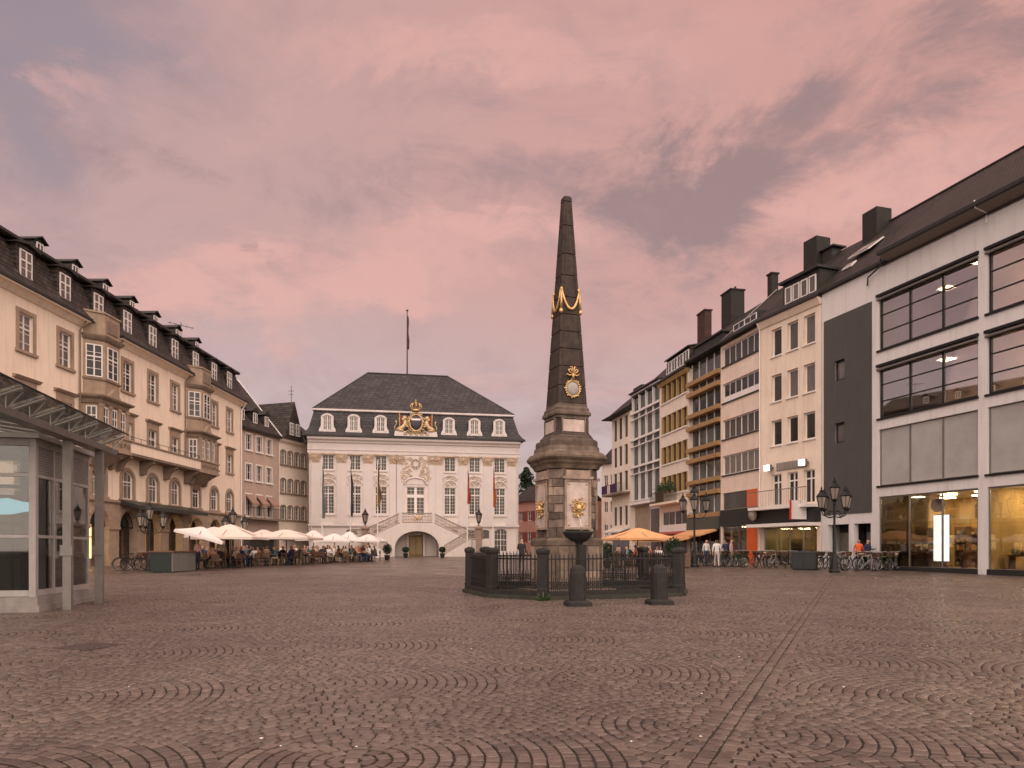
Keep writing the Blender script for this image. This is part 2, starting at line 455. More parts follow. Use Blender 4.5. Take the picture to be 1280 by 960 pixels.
def wall(m, u0, u1, z0, z1, holes, y=0.0, rev=0.2):
    """front wall with real openings and reveals; hole = (ua, ub, za, zb, arch rise)"""
    us = sorted({u0, u1, *[h[0] for h in holes], *[h[1] for h in holes]})
    zs = sorted({z0, z1, *[h[2] for h in holes], *[h[3] for h in holes]})
    us = [u for u in us if u0 <= u <= u1]; zs = [z for z in zs if z0 <= z <= z1]
    for i in range(len(us)-1):
        for j in range(len(zs)-1):
            a, b, c, d = us[i], us[i+1], zs[j], zs[j+1]
            if b - a < 1e-5 or d - c < 1e-5: continue
            um, zm = (a+b)/2, (c+d)/2
            if any(h[0] < um < h[1] and h[2] < zm < h[3] for h in holes): continue
            m.quad((a,y,c),(b,y,c),(b,y,d),(a,y,d))
    for h in holes:
        ua, ub, za, zb = h[:4]; rise = h[4] if len(h) > 4 else 0
        zt = zb - rise
        m.quad((ua,y,za),(ua,y+rev,za),(ua,y+rev,zt),(ua,y,zt))
        m.quad((ub,y,za),(ub,y,zt),(ub,y+rev,zt),(ub,y+rev,za))
        m.quad((ua,y,za),(ub,y,za),(ub,y+rev,za),(ua,y+rev,za))
        if not rise:
            m.quad((ua,y,zb),(ua,y+rev,zb),(ub,y+rev,zb),(ub,y,zb))
        else:
            P = arc_pts(ua, ub, zt, rise)
            for k in range(len(P)-1):
                (a, c), (b, d) = P[k], P[k+1]
                m.quad((a,y,c),(b,y,d),(b,y,zb),(a,y,zb))
                m.quad((a,y,c),(a,y+rev,c),(b,y+rev,d),(b,y,d))
                m.quad((a,y+rev,c),(b,y+rev,d),(b,y+rev,zb),(a,y+rev,zb))

def shell(m, L, D, z0, z1, y=0.0):
    """side walls, back and top of a house"""
    e = 0.012
    m.quad((e,y,z0),(e,y,z1),(e,D,z1),(e,D,z0)); m.quad((L-e,y,z0),(L-e,D,z0),(L-e,D,z1),(L-e,y,z1))
    m.quad((e,D,z0),(e,D,z1),(L-e,D,z1),(L-e,D,z0)); m.quad((e,y+.3,z1-.05),(L-e,y+.3,z1-.05),(L-e,D,z1-.05),(e,D,z1-.05))

WCACHE = {}
def window(root, u, z, w, h, nx=2, ny=3, tr=0.0, arch=0.0, fm=None, pm=None, y=0.13, t=0.07, mt=0.03, ct=0.08, surround=None, sill=None, name='window'):
    """window = frame with glazing bars; children: pane, surround, sill. nx panes across, ny panes up, tr = height of a heavy transom"""
    fm = fm or M['white']; pm = pm or M['pane']
    key = (round(w,2), round(h,2), nx, ny, tr, round(arch,2), fm.name, t, mt, ct)
    if key not in WCACHE:
        m = MB(); hs = h - arch
        m.box(-w/2, -w/2+t, 0, .07, 0, hs); m.box(w/2-t, w/2, 0, .07, 0, hs); m.box(-w/2+t, w/2-t, 0, .07, 0, t)
        if arch:
            P = arc_pts(-w/2, w/2, hs, arch); Q = arc_pts(-w/2+t, w/2-t, hs, max(arch-t, .02))
            for k in range(len(P)-1):
                a, b, c, d = P[k], P[k+1], Q[k+1], Q[k]
                m.add([(a[0],0,a[1]),(b[0],0,b[1]),(c[0],0,c[1]),(d[0],0,d[1]),(a[0],.07,a[1]),(b[0],.07,b[1]),(c[0],.07,c[1]),(d[0],.07,d[1])],
                      [(0,1,2,3),(7,6,5,4),(0,4,5,1),(3,2,6,7)])
        else:
            m.box(-w/2+t, w/2-t, 0, .07, h-t, h)
        def top(x):
            if not arch: return h - t
            q = 1 - (2*x/w)**2
            return hs + (arch - t) * max(0.0, q) ** (0.5 if arch > w*.4 else 1.0)
        if ct and nx % 2 == 0: m.box(-ct/2, ct/2, -.012, .075, t, top(0))
        for i in range(1, nx):
            x = -w/2 + w*i/nx
            if ct and nx % 2 == 0 and i == nx//2: continue
            m.box(x-mt/2, x+mt/2, .01, .055, t, top(x))
        if tr: m.box(-w/2+t, w/2-t, -.008, .072, h*tr-ct/2, h*tr+ct/2)
        for j in range(1, ny):
            zz = h*j/ny
            if tr and abs(zz - h*tr) < .08: continue
            if zz > top(w*.3): continue
            m.box(-w/2+t, w/2-t, .012, .053, zz-mt/2, zz+mt/2)
        p = MB()
        if arch:
            P = arc_pts(-w/2+.02, w/2-.02, hs, arch-.02)
            p.prism([(-w/2+.02, .02)] + [(w/2-.02, .02)] + P[::-1], .03, .042, 'y')
        else: p.box(-w/2+.02, w/2-.02, .03, .042, .02, h-.02)
        WCACHE[key] = (m.mesh('window', fm), p.mesh('pane', M['pane']))
    fme, pme = WCACHE[key]
    o = place(name, fme, root, (u, y, z))
    p = place('pane', pme, o)
    if pm is not M['pane']: setmat(p, pm)
    if surround:
        kind, sm, sw = surround
        k2 = ('s', kind, round(w,2), round(h,2), round(arch,2), sm.name, sw)
        if k2 not in WCACHE:
            m = MB(); y0 = -.06 - y; y1 = .05 - y; hs = h - arch
            m.box(-w/2-sw, -w/2, y0, y1, -.001, hs); m.box(w/2, w/2+sw, y0, y1, -.001, hs)
            m.box(-w/2-sw-.08, w/2+sw+.08, y0-.08, y1, -.16, -.002)
            if arch:
                P = arc_pts(-w/2, w/2, hs, arch); Q = arc_pts(-w/2-sw, w/2+sw, hs, arch+sw)
                for k in range(len(P)-1):
                    a, b, c, d = P[k], P[k+1], Q[k+1], Q[k]
                    m.add([(a[0],y0,a[1]),(b[0],y0,b[1]),(c[0],y0,c[1]),(d[0],y0,d[1]),(a[0],y1,a[1]),(b[0],y1,b[1]),(c[0],y1,c[1]),(d[0],y1,d[1])],
                          [(0,1,2,3),(0,4,5,1),(3,2,6,7)])
            else: m.box(-w/2-sw, w/2+sw, y0, y1, h+.001, h+sw)
            if kind == 'pediment':
                m.box(-w/2-sw, w/2+sw, y0+.02, y1, h+sw, h+sw+.28)
                m.prism([(y1, h+sw+.28), (y0-.06, h+sw+.28), (y0-.22, h+sw+.42), (y1, h+sw+.47)], -w/2-sw-.22, w/2+sw+.22, 'x')
            WCACHE[k2] = m.mesh('surround', sm)
        place('surround', WCACHE[k2], o)
    if sill:
        k3 = ('sill', round(w,2), sill.name)
        if k3 not in WCACHE:
            WCACHE[k3] = MB().box(-w/2-.08, w/2+.08, -.10-y, .02-y+.12, -.09, -.003).mesh('sill', sill)
        place('sill', WCACHE[k3], o)
    return o

def scroll(m, c, s, turn=1, n=16, r=0.05, y=0.0, rev=1.4):
    """a rocaille volute lying in the facade plane"""
    pts = []; rr = []
    for i in range(n+1):
        t = i / n; a = math.pi*2*rev*t*turn; q = s*(1-t*.85)
        pts.append((c[0] + q*math.cos(a)*(1 if turn > 0 else 1), y, c[1] + q*math.sin(a))); rr.append(r*(1-.55*t))
    m.tube(pts, rr, 5)

# ------------------------------------------------------------------ ground
def ground_mat(name, stones):
    m = bpy.data.materials.new(name); m.use_nodes = True
    nt = m.node_tree; N = nt.nodes.new; L = nt.links.new
    b = nt.nodes['Principled BSDF']; b.inputs['Specular IOR Level'].default_value = 0.5
    geo = N('ShaderNodeNewGeometry')
    def noise(s, d, lo, hi, o1=0.0, o2=1.0):
        n = N('ShaderNodeTexNoise'); n.inputs['Scale'].default_value = s; n.inputs['Detail'].default_value = d
        L(geo.outputs['Position'], n.inputs['Vector'])
        r = N('ShaderNodeMapRange'); r.inputs[1].default_value = lo; r.inputs[2].default_value = hi
        r.inputs[3].default_value = o1; r.inputs[4].default_value = o2
        L(n.outputs['Fac'], r.inputs[0]); return r.outputs[0]
    def mixc(f, a, c):
        n = N('ShaderNodeMix'); n.data_type = 'RGBA'; L(f, n.inputs[0])
        for i, v in ((6, a), (7, c)):
            if isinstance(v, tuple): n.inputs[i].default_value = (*v, 1)
            else: L(v, n.inputs[i])
        return n.outputs[2]
    big = noise(0.22, 4, 0.35, 0.65)
    c = mixc(big, (0.160, 0.112, 0.090), (0.094, 0.068, 0.056))
    stain = noise(1.1, 6, 0.55, 0.74, 0.0, 0.55)
    c = mixc(stain, c, (0.070, 0.052, 0.044))
    worn = noise(0.45, 3, 0.52, 0.72, 0.0, 0.5)
    c = mixc(worn, c, (0.215, 0.155, 0.126))
    fine = noise(30, 5, 0.3, 0.75)
    c = mixc(fine, c, (0.086, 0.064, 0.054))
    if stones == 'attr':
        at = N('ShaderNodeAttribute'); at.attribute_name = 'tone'; tone = at.outputs['Fac']
    elif stones == 'object':
        oi = N('ShaderNodeObjectInfo'); tone = oi.outputs['Random']
    else:
        v = N('ShaderNodeTexVoronoi'); v.inputs['Scale'].default_value = 7.0
        L(geo.outputs['Position'], v.inputs['Vector'])
        sp = N('ShaderNodeSeparateColor'); L(v.outputs['Color'], sp.inputs[0]); tone = sp.outputs[0]
    r = N('ShaderNodeMapRange'); r.inputs[3].default_value = 0.62; r.inputs[4].default_value = 1.32
    L(tone, r.inputs[0])
    vm = N('ShaderNodeVectorMath'); vm.operation = 'SCALE'; L(c, vm.inputs[0]); L(r.outputs[0], vm.inputs['Scale'])
    L(vm.outputs[0], b.inputs['Base Color'])
    L(noise(0.5, 5, 0.35, 0.7, 0.26, 0.50), b.inputs['Roughness'])
    n = N('ShaderNodeTexNoise'); n.inputs['Scale'].default_value = 55; n.inputs['Detail'].default_value = 4
    L(geo.outputs['Position'], n.inputs['Vector'])
    bp = N('ShaderNodeBump'); bp.inputs['Strength'].default_value = 0.35; bp.inputs['Distance'].default_value = 0.01
    L(n.outputs['Fac'], bp.inputs['Height']); L(bp.outputs[0], b.inputs['Normal'])
    return m

m = MB()
for (y0, y1) in ((-20, 30), (30, 92), (92, 900)):
    for (x0, x1) in ((-900, 0), (0, 900)):
        m.quad((x0,y0,gz(y0)-.016), (x1,y0,gz(y0)-.016), (x1,y1,gz(y1)-.016), (x0,y1,gz(y1)-.013))
for (x0, x1) in ((-900, 0), (0, 900)):
    m.quad((x0,-600,gz(-20)-.016), (x1,-600,gz(-20)-.016), (x1,-20,gz(-20)-.016), (x0,-20,gz(-20)-.013))
jm = mat('joint_sand', (0.040,0.031,0.026), 0.95, (0.024,0.018,0.015), 9.0)
ground = tag(m.build('ground', jm), kind='structure', label='dark sandy ground under the cobbles of the square')
pave_far = MB()
for (x0, x1) in ((-120, 0), (0, 120)):
    pave_far.quad((x0,34,gz(34)), (x1,34,gz(34)), (x1,92,gz(92)), (x0,92,gz(92)))
    pave_far.quad((x0,92,gz(92)), (x1,92,gz(92)), (x1,200,gz(92)), (x0,200,gz(92)))
tag(pave_far.build('pavement', ground_mat('far_cobbles', 'voronoi')), kind='structure', label='reddish cobbled pavement of the far square')

def cobbles():
    rng = np.random.default_rng(11)
    th = R(25.6)                                   # columns of arcs run to the right and away
    cd = np.array([math.sin(th), math.cos(th)]); ca = np.array([math.cos(th), -math.sin(th)])
    RS, gut, h = 2.12, 0.39, 0.114                # scallop radius, width of the straight rows, course height
    pitch = 6*RS + gut
    temps = []                                      # scales of concentric courses, cut by the scales laid over them
    for v in range(7):
        T = []
        for k in range(int(RS/h)):
            r = (k + .5)*h + RS - int(RS/h)*h - .0
            n = max(5, int(round(2*math.pi*r/(0.128 + rng.random()*.012)))); f0 = rng.random()*6.28
            cuts = np.cumsum(rng.uniform(.8, 1.25, n)); cuts = f0 + cuts/cuts[-1]*2*math.pi
            for q in range(n):
                a1, a2 = cuts[q-1] if q else cuts[-1]-2*math.pi, cuts[q]
                am = (a1+a2)/2; px, py = r*math.cos(am), r*math.sin(am); l = r*(a2-a1)
                if math.hypot(px-RS, py+RS) < RS-.040 or math.hypot(px+RS, py+RS) < RS-.040: continue
                T.append((px, py, am + math.pi/2, min(l, .19), h))
        T.append((0.0, 0.0, 0.3*v, .11, .11))
        temps.append(np.array(T))
    P = []
    for g in range(-4, 5):
        a0 = g*pitch - 1.02 - gut/2
        for q in range(3):                          # straight rows
            b = -36 + rng.random()*.1
            while b < 48:
                l = 0.15 + rng.random()*.05
                P.append(np.array([[a0 + gut*(q+.5)/3, b + l/2, math.pi/2, l, gut/3]])); b += l
        lo, hi = a0 + gut, a0 + pitch
        for j in range(-20, 28):
            for i in range(-1, 4):
                ca0 = lo + RS + i*2*RS + (RS if j % 2 else 0); cb0 = j*RS
                x0 = ca0*ca[0] + cb0*cd[0]; y0 = ca0*ca[1] + cb0*cd[1]
                if y0 < -4 or y0 > 39 or abs(x0) > .74*max(y0,0) + 10: continue
                T = temps[int(rng.integers(7))].copy(); T[:,0] += ca0; T[:,1] += cb0
                T = T[(T[:,0] > lo-.055) & (T[:,0] < hi+.055)]
                P.append(T)
    P = np.concatenate(P)
    x = P[:,0]*ca[0] + P[:,1]*cd[0]; y = P[:,0]*ca[1] + P[:,1]*cd[1]
    keep = (y > 1.0) & (y < 34.1) & (np.abs(x) < .74*y + 6.0)
    # nothing under the fountain's kerb or the kiosk
    keep &= ((x-2.0)**2 + (y-22.95)**2) > 3.0**2
    P = P[keep]; x = x[keep]; y = y[keep]
    ang = P[:,2] - th + rng.normal(0, .035, len(x))
    # angle: local 'across' axis is ca, whose direction in the plan is -th
    hl = P[:,3]/2 - .005 - rng.random(len(x))*.005; hw = P[:,4]/2 - .006 - rng.random(len(x))*.005
    dz = rng.normal(0, .0015, len(x)); tone = np.clip(rng.normal(.5, .22, len(x)), 0, 1)
    ux, uy = np.cos(ang), np.sin(ang); vx, vy = -uy, ux
    dist = y + 0.15*np.abs(x)
    infr = np.abs(x) < .711*y - .05
    order = np.argsort(np.where(infr & (y > 5.1), y, 1e9))
    own = np.zeros(len(x), bool); own[order[:300]] = True
    # 300 nearest stones singly
    om = ground_mat('cobble_stone', 'object')
    pave = tag(bpy.data.objects.new('cobbled_pavement', None), kind='structure', label='cobblestones laid in arcs between straight rows')
    col.objects.link(pave); pave.location = (0, 0, 0)
    vari = []
    for k in range(6):
        s = MB(); j = lambda a=.004: rng.normal(0, a)
        A = [(-1,-1),(1,-1),(1,1),(-1,1)]
        top = [(p[0]*(.5-.085+j(.02)), p[1]*(.5-.085+j(.02)), .0+j(.0015)) for p in A]
        mid = [(p[0]*(.5+j(.012)), p[1]*(.5+j(.012)), -.006) for p in A]
        bot = [(p[0]*.5, p[1]*.5, -.06) for p in A]
        s.rings([bot, mid, top]); vari.append(s.mesh('cobblestone', om))
    for n, i in enumerate(np.nonzero(own)[0]):
        o = place('cobblestone', vari[n % 6], pave, (x[i], y[i], gz(y[i]) + dz[i]))
        o.rotation_euler = (float(rng.normal(0,.012)) + .01, float(rng.normal(0,.012)), ang[i]); o.scale = (2*hl[i], 2*hw[i], 1)
    I = np.nonzero(~own)[0]; n = len(I)
    sx = np.array([-1,1,1,-1.]); sy = np.array([-1,-1,1,1.])
    V = np.zeros((n, 12, 3))
    gzv = 0.01*y[I] + dz[I]
    tx = rng.normal(0,.007,n); ty = rng.normal(0,.007,n)
    for lev, (ins, dep) in enumerate(((0, -.04), (0, -.006), (.010, 0.0))):
        jit = rng.normal(0, .0045, (n, 4, 2)) if lev else np.zeros((n,4,2))
        for c in range(4):
            du = sx[c]*(hl[I]-ins) + jit[:,c,0]; dv = sy[c]*(hw[I]-ins) + jit[:,c,1]
            V[:, lev*4+c, 0] = x[I] + du*ux[I] + dv*vx[I]
            V[:, lev*4+c, 1] = y[I] + du*uy[I] + dv*vy[I]
            V[:, lev*4+c, 2] = gzv + dep + tx*du + ty*dv
    F = [(8,9,10,11)] + [(4+c, 4+(c+1)%4, 8+(c+1)%4, 8+c) for c in range(4)] + [(c, (c+1)%4, 4+(c+1)%4, 4+c) for c in range(4)]
    F = np.array(F); FF = (F[None] + (np.arange(n)*12)[:,None,None]).reshape(-1)
    me = bpy.data.meshes.new('cobblestones')
    me.vertices.add(n*12); me.vertices.foreach_set('co', V.reshape(-1))
    nf = n*9
    me.loops.add(nf*4); me.loops.foreach_set('vertex_index', FF.astype(np.int32))
    me.polygons.add(nf); me.polygons.foreach_set('loop_start', np.arange(0, nf*4, 4, dtype=np.int32))
    me.update(calc_edges=True)
    at = me.attributes.new('tone', 'FLOAT', 'POINT'); at.data.foreach_set('value', np.repeat(tone[I], 12).astype(np.float32))
    me.materials.append(ground_mat('cobble_field', 'attr'))
    o = place('cobblestones', me, pave); tag(o, kind='stuff')
cobbles()

# ------------------------------------------------------------------ fountain obelisk
OB = (1.73, 22.95); OBZ = gz(22.95)
def sqring(s, z, ch=0.0):
    h = s/2
    if ch <= 0: return [(-h,-h,z),(h,-h,z),(h,h,z),(-h,h,z)]
    c = ch
    return [(-h+c,-h,z),(h-c,-h,z),(h,-h+c,z),(h,h-c,z),(h-c,h,z),(-h+c,h,z),(-h,h-c,z),(-h,-h+c,z)]

def obelisk():
    rt = thing('obelisk_fountain', 'tall dark stone obelisk with gilded garlands on a fountain pedestal inside an iron railing', 'obelisk', (OB[0], OB[1], OBZ), R(20))
    zt = lambda y: EYE + (HOR - y)/39.2 - OBZ
    # shaft in courses with narrow joints
    ys = [508, 486, 462, 440, 418.5, 397, 375.5, 348, 321, 285, 254]
    sw = lambda z: 0.985 + (0.275-0.985)*(z - zt(508))/(zt(254)-zt(508))
    for a, b in zip(ys[:-1], ys[1:]):
        z0, z1 = zt(a)+.008, zt(b)-.008
        m = MB(); m.rings([sqring(sw(z0)-.02, z0, .02), sqring(sw(z0)+.004, z0+.015, .02), sqring(sw(z1)+.004, z1-.015, .02), sqring(sw(z1)-.02, z1, .02)])
        m.build('shaft_block', M['obel'], rt)
    m = MB(); m.rings([sqring(sw(zt(508))-.06, zt(508)-.02, .02), sqring(sw(zt(254))-.06, zt(254), .02)]); m.build('shaft_core', M['obel'], rt)
    # raised edge fillets on each face
    m = MB()
    for k in range(4):
        rot = Matrix.Rotation(k*math.pi/2, 3, 'Z')
        for s in (-1, 1):
            z0, z1 = zt(505), zt(262)
            def p(z, ins, out): return tuple(rot @ Vector((s*(sw(z)/2-ins), -(sw(z)/2)-out, z)))
            a, b, c, d = p(z0,.11,.016), p(z0,.135,.016), p(z1,.06,.016), p(z1,.075,.016)
            e, f, g, h = p(z0,.11,-.01), p(z0,.135,-.01), p(z1,.06,-.01), p(z1,.075,-.01)
            m.add([a,b,d,c,e,f,h,g], [(0,1,2,3),(0,4,5,1),(1,5,6,2),(2,6,7,3),(3,7,4,0)])
    m.build('edge_fillet', M['obel'], rt)
    m = MB(); zz = zt(254); m.rings([sqring(.285, zz+.004, .02), sqring(.275, zz+.13, .025), sqring(.21, zz+.18, .03)]); m.build('cap_stone', M['obel'], rt)
    # stepped foot of the shaft
    prof = [(1.02,508),(1.02,511),(1.06,512),(1.12,514),(1.12,516.5),(1.17,517.5),(1.21,519.5),(1.21,522),(1.10,523.5),(1.08,526)]
    m = MB(); m.rings([sqring(s, zt(y), .05) for s, y in prof[::-1]]); m.build('shaft_moulding', M['obelb'], rt)
    prof = [(1.06,526),(1.05,534),(1.09,541),(1.18,545),(1.28,548)]
    m = MB(); m.rings([sqring(s, zt(y), .10) for s, y in prof[::-1]]); m.build('upper_pedestal', M['obel'], rt)
    for k in range(4):
        a = k*math.pi/2
        m = MB(); m.box(-.37, .37, -.565, -.4, zt(544), zt(528)); o = m.build('marble_tablet', M['marble'], rt); o.rotation_euler.z = a
        f = MB()
        for (x0,x1,z0,z1) in ((-.41,-.372,zt(545),zt(527)),(.372,.41,zt(545),zt(527)),(-.41,.41,zt(527),zt(526.2)),(-.41,.41,zt(546.2),zt(545))): f.box(x0,x1,-.595,-.4,z0,z1)
        o2 = f.build('tablet_frame', M['obelb'], rt); o2.rotation_euler.z = a
    prof = [(1.36,548),(1.42,549.5),(1.42,551.5),(1.60,553),(1.63,555.5),(1.63,561)]
    m = MB(); m.rings([sqring(s, zt(y), .22) for s, y in prof[::-1]]); m.build('pedestal_step', M['obelb'], rt)
    for k in range(8):                                    # pale ashlar course above the cornice
        pass
    prof = [(1.72,561.3),(1.74,567),(1.84,569)]
    m = MB(); m.rings([sqring(s, zt(y), .26) for s, y in prof[::-1]]); m.build('ashlar_course', M['obelb'], rt)
    prof = [(1.94,569),(2.02,571.5),(2.10,573.5),(2.12,576),(2.06,578),(1.98,579.5),(1.93,582),(1.82,584.5),(1.76,587),(1.72,589)]
    m = MB(); m.rings([sqring(s, zt(y), .28) for s, y in prof[::-1]]); m.build('cornice', mat('cornice_stone', (0.20,0.142,0.10), .85, (0.062,0.045,0.034), 2.6, bump=.4, streak=.6), rt)
    # main die: core, ashlar blocks on the corner facets and faces, panels
    S, ch = 1.66, .34
    m = MB(); m.rings([sqring(S-.10, zt(681)-.01, ch-.03), sqring(S-.10, zt(588), ch-.03)]); m.build('pedestal_core', M['obelb'], rt)
    pale = mat('pale_ashlar', (0.37,0.275,0.21), .85, (0.15,0.108,0.082), 2.4, bump=.4, streak=.55, rnd=.25)
    rng = random.Random(5)
    fw = S/2 - ch
    courses = [672.5, 661, 650.5, 642, 632, 622, 611.5, 601.5, 589.2]
    for k in range(4):
        # corner facets
        rot = R(90*k - 45)
        dist = (S/2 + (S/2-ch))/math.sqrt(2); half = ch*math.sqrt(2)/2
        for i, (ya, yb) in enumerate(zip(courses[:-1], courses[1:])):
            cut = rng.uniform(-.5, .5)*half
            segs = [(-half, half)] if i % 3 == 1 else [(-half, cut), (cut, half)]
            for (a, b) in segs:
                m = MB(); j = rng.uniform(-.008, .008)
                x0, x1, z0, z1 = a+.006, b-.006, zt(ya)+.006, zt(yb)-.006
                yo = -dist - j
                m.rings([[(x0,-dist+.09,z0),(x1,-dist+.09,z0),(x1,-dist+.09,z1),(x0,-dist+.09,z1)],
                         [(x0,yo+.012,z0),(x1,yo+.012,z0),(x1,yo+.012,z1),(x0,yo+.012,z1)],
                         [(x0+.014,yo,z0+.014),(x1-.014,yo,z0+.014),(x1-.014,yo,z1-.014),(x0+.014,yo,z1-.014)]])
                o = m.build('ashlar_block', pale if rng.random() < .45 else M['obelb'], rt); o.rotation_euler.z = rot
        # strips of ashlar left and right of the panel on each face
        rot = R(90*k)
        for s in (-1, 1):
            for i, (ya, yb) in enumerate(zip(courses[:-1], courses[1:])):
                xs = sorted((s*(fw-.006), s*.38))
                m = MB(); m.box(xs[0]+.004, xs[1]-.004, -S/2-rng.uniform(0,.012), -S/2+.1, zt(ya)+.006, zt(yb)-.006)
                o = m.build('ashlar_block', pale if rng.random() < .5 else M['obelb'], rt); o.rotation_euler.z = rot
        # moulded panel
        m = MB()
        z0, z1 = zt(660), zt(605)
        m.box(-.44,.44,-S/2-.055,-S/2+.02, z1, z1+.075); m.box(-.50,.50,-S/2-.11,-S/2+.02, z1+.077, z1+.16); m.box(-.40,.40,-S/2-.06,-S/2+.02, z1+.162, z1+.35)
        m.box(-.44,-.375,-S/2-.055,-S/2+.02, z0, z1-.002); m.box(.375,.44,-S/2-.055,-S/2+.02, z0, z1-.002); m.box(-.44,.44,-S/2-.055,-S/2+.02, z0-.07, z0-.002)
        o = m.build('panel_frame', pale, rt); o.rotation_euler.z = rot
        m = MB(); m.box(-.373,.373,-S/2-.02,-S/2+.05, z0, z1-.002); o = m.build('marble_panel', M['marble'], rt); o.rotation_euler.z = rot
        # gilt mask with leaves and spout
        m = MB(); zc = zt(637); yy = -S/2-.05
        m.ball((0, yy-.03, zc+.0), .10, .10, .13, 10, 7); m.ball((0, yy-.12, zc-.02), .03, .05, .05); m.ball((-.05,yy-.09,zc+.05),.025,.03,.02); m.ball((.05,yy-.09,zc+.05),.025,.03,.02)
        m.ball((0, yy-.09, zc-.09), .05, .04, .02)
        for a in range(46):
            t = rng.uniform(0, 6.283); q = rng.uniform(.10, .30); xx = math.cos(t)*q; zz = math.sin(t)*q*.9 + .06
            if zz < -.02: xx *= max(.25, 1+zz*3)
            if a % 2: scroll(m, (xx, zc+zz), rng.uniform(.035,.075), 1 if a % 4 == 1 else -1, 9, .02, yy-.02, 1.0)
            else: m.ball((xx, yy-.03, zc+zz), rng.uniform(.018,.04), .03, rng.uniform(.02,.045), 6, 4)
        for s in (-1, 1):
            scroll(m, (s*.10, zc-.20), .07, s, 10, .026, yy-.01, 1.2)
            for zc2 in (z0+.07, z1-.07): m.ball((s*.30, -S/2-.03, zc2), .035,.03,.035)
        m.tube([(0,yy,zc-.14),(0,yy-.02,zc-.24),(0,yy-.10,zc-.30)], [.035,.03,.022], 7)
        o = m.build('gilt_mask', M['gold'], rt, smooth=True); o.rotation_euler.z = rot
        if k % 2: continue
        # half round basin on a short column
        b = MB(); zb = zt(667)
        pr = [(.10,-.62),(.14,-.40),(.17,-.28),(.26,-.24),(.37,-.14),(.42,-.04),(.45,0.0),(.45,.05),(.39,.05),(.34,-.03)]
        pts = []
        n = 14
        vs = []
        for r, z in pr:
            for q in range(n+1):
                a = math.pi + math.pi*q/n
                vs.append((r*math.cos(a)*1.08, -S/2-.02 + r*math.sin(a)*.95, zb+z))
        fs = [(i*(n+1)+q, i*(n+1)+q+1, (i+1)*(n+1)+q+1, (i+1)*(n+1)+q) for i in range(len(pr)-1) for q in range(n)]
        b.add(vs, fs); o = b.build('basin', M['basalt'], rt, smooth=True); o.rotation_euler.z = rot
        w = MB(); w.tube([(0,-S/2-.15,zc-.30),(0,-S/2-.22,zc-.36),(0,-S/2-.26,zc-.50),(0,-S/2-.28,zb+.0)], [.014,.013,.016,.02], 6)
        o = w.build('water_jet', glass_mat('falling_water', (.95,.95,.93), .25, .1), rt, smooth=True); o.rotation_euler.z = rot
        w = MB(); w.prism([(.36*math.cos(math.pi+math.pi*q/n)*1.08, -S/2-.02+.36*math.sin(math.pi+math.pi*q/n)*.95) for q in range(n+1)], zb-.02, zb+.02, 'z')
        o = w.build('basin_water', mat('fountain_water', (.03,.035,.03), .06, spec=.6), rt); o.rotation_euler.z = rot
    # plinth
    prof = [(1.80,672.6),(1.84,674),(1.90,676),(1.90,682)]
    m = MB(); m.rings([sqring(s, zt(y), .26) for s, y in prof[::-1]]); m.build('plinth_moulding', M['obelb'], rt)
    m = MB(); m.rings([sqring(1.86, -.1, .22), sqring(1.84, zt(682.3), .22)]); m.build('plinth_core', M['obelb'], rt)
    for k in range(4):
        rot = R(90*k)
        zs = [0.02, .36, .70, zt(682.8)]
        for i in range(3):
            xs = [-.68, -.32+.1*(i % 2), .3-.12*(i % 2), .68]
            for a, b in zip(xs[:-1], xs[1:]):
                m = MB(); m.box(a+.006, b-.006, -.955-rng.uniform(0,.014), -.85, zs[i]+.006, zs[i+1]-.006)
                o = m.build('plinth_block', pale if rng.random() < .75 else M['obelb'], rt); o.rotation_euler.z = rot
        if k % 2: continue
        m = MB(); m.lathe([(.16,0),(.16,.08),(.13,.12),(.12,.62),(.15,.68),(.15,zt(682)+.02)], 12, (0,-1.12,0)); o = m.build('basin_column', M['basalt'], rt); o.rotation_euler.z = rot
    m = MB(); m.rings([sqring(2.7, -.1, .5), sqring(2.7, .10, .5), sqring(2.66,.12,.5)]); m.build('foundation_step', M['obelb'], rt)
    # gilded garland hanging over the shaft
    z1, z2 = zt(367), zt(391)
    for k in range(4):
        m = MB(); pts = []; rr = []
        h = sw(z1)/2
        for i in range(15):
            t = i/14; xx = -h*1.0 + 2*h*t*1.0
            zz = z1 - (z1-z2)*(1-(2*t-1)**2)**.8
            pts.append((xx, -sw(zz)/2-.035, zz)); rr.append(.026+.02*math.sin(math.pi*t)+.006*(i % 2))
        m.tube(pts, rr, 7)
        m.ball((-h, -h, z1+.02), .055, .055, .07)
        m.tube([(-h,-h-.02,z1),(-h-.02,-h-.03,z1-.3),(-h-.02,-h-.04,z1-.62)], [.03,.04,.05], 6); m.ball((-h-.03,-h-.04,z1-.68), .07,.06,.09)
        o = m.build('garland', M['gold'], rt, smooth=True); o.rotation_euler.z = R(90*k)
        if k % 2: continue
        # portrait medallion with wreath and bow
        zc = zt(490); yf = -sw(zc)/2-.02
        m = MB(); mo = []
        m.lathe([(.20,-.03),(.215,0),(.20,.03),(.12,.045),(.0,.05)], 20)
        me = m.mesh('medallion', mat('medallion_stone', (0.40,0.36,0.34), .7, (0.30,0.26,0.25), 8.0), True)
        o = place('medallion', me, rt); o.rotation_euler = (R(90)+.0, 0, R(90*k))
        rot = Matrix.Rotation(R(90*k), 3, 'Z'); o.location = rot @ Vector((0, yf, zc))
        m = MB()
        for q in range(22):
            a = 2*math.pi*q/22; rad = .255 + .018*math.sin(q*2.4)
            m.ball((math.cos(a)*rad, yf-.02, zc+math.sin(a)*rad*1.04), .038, .035, .034, 6, 4)
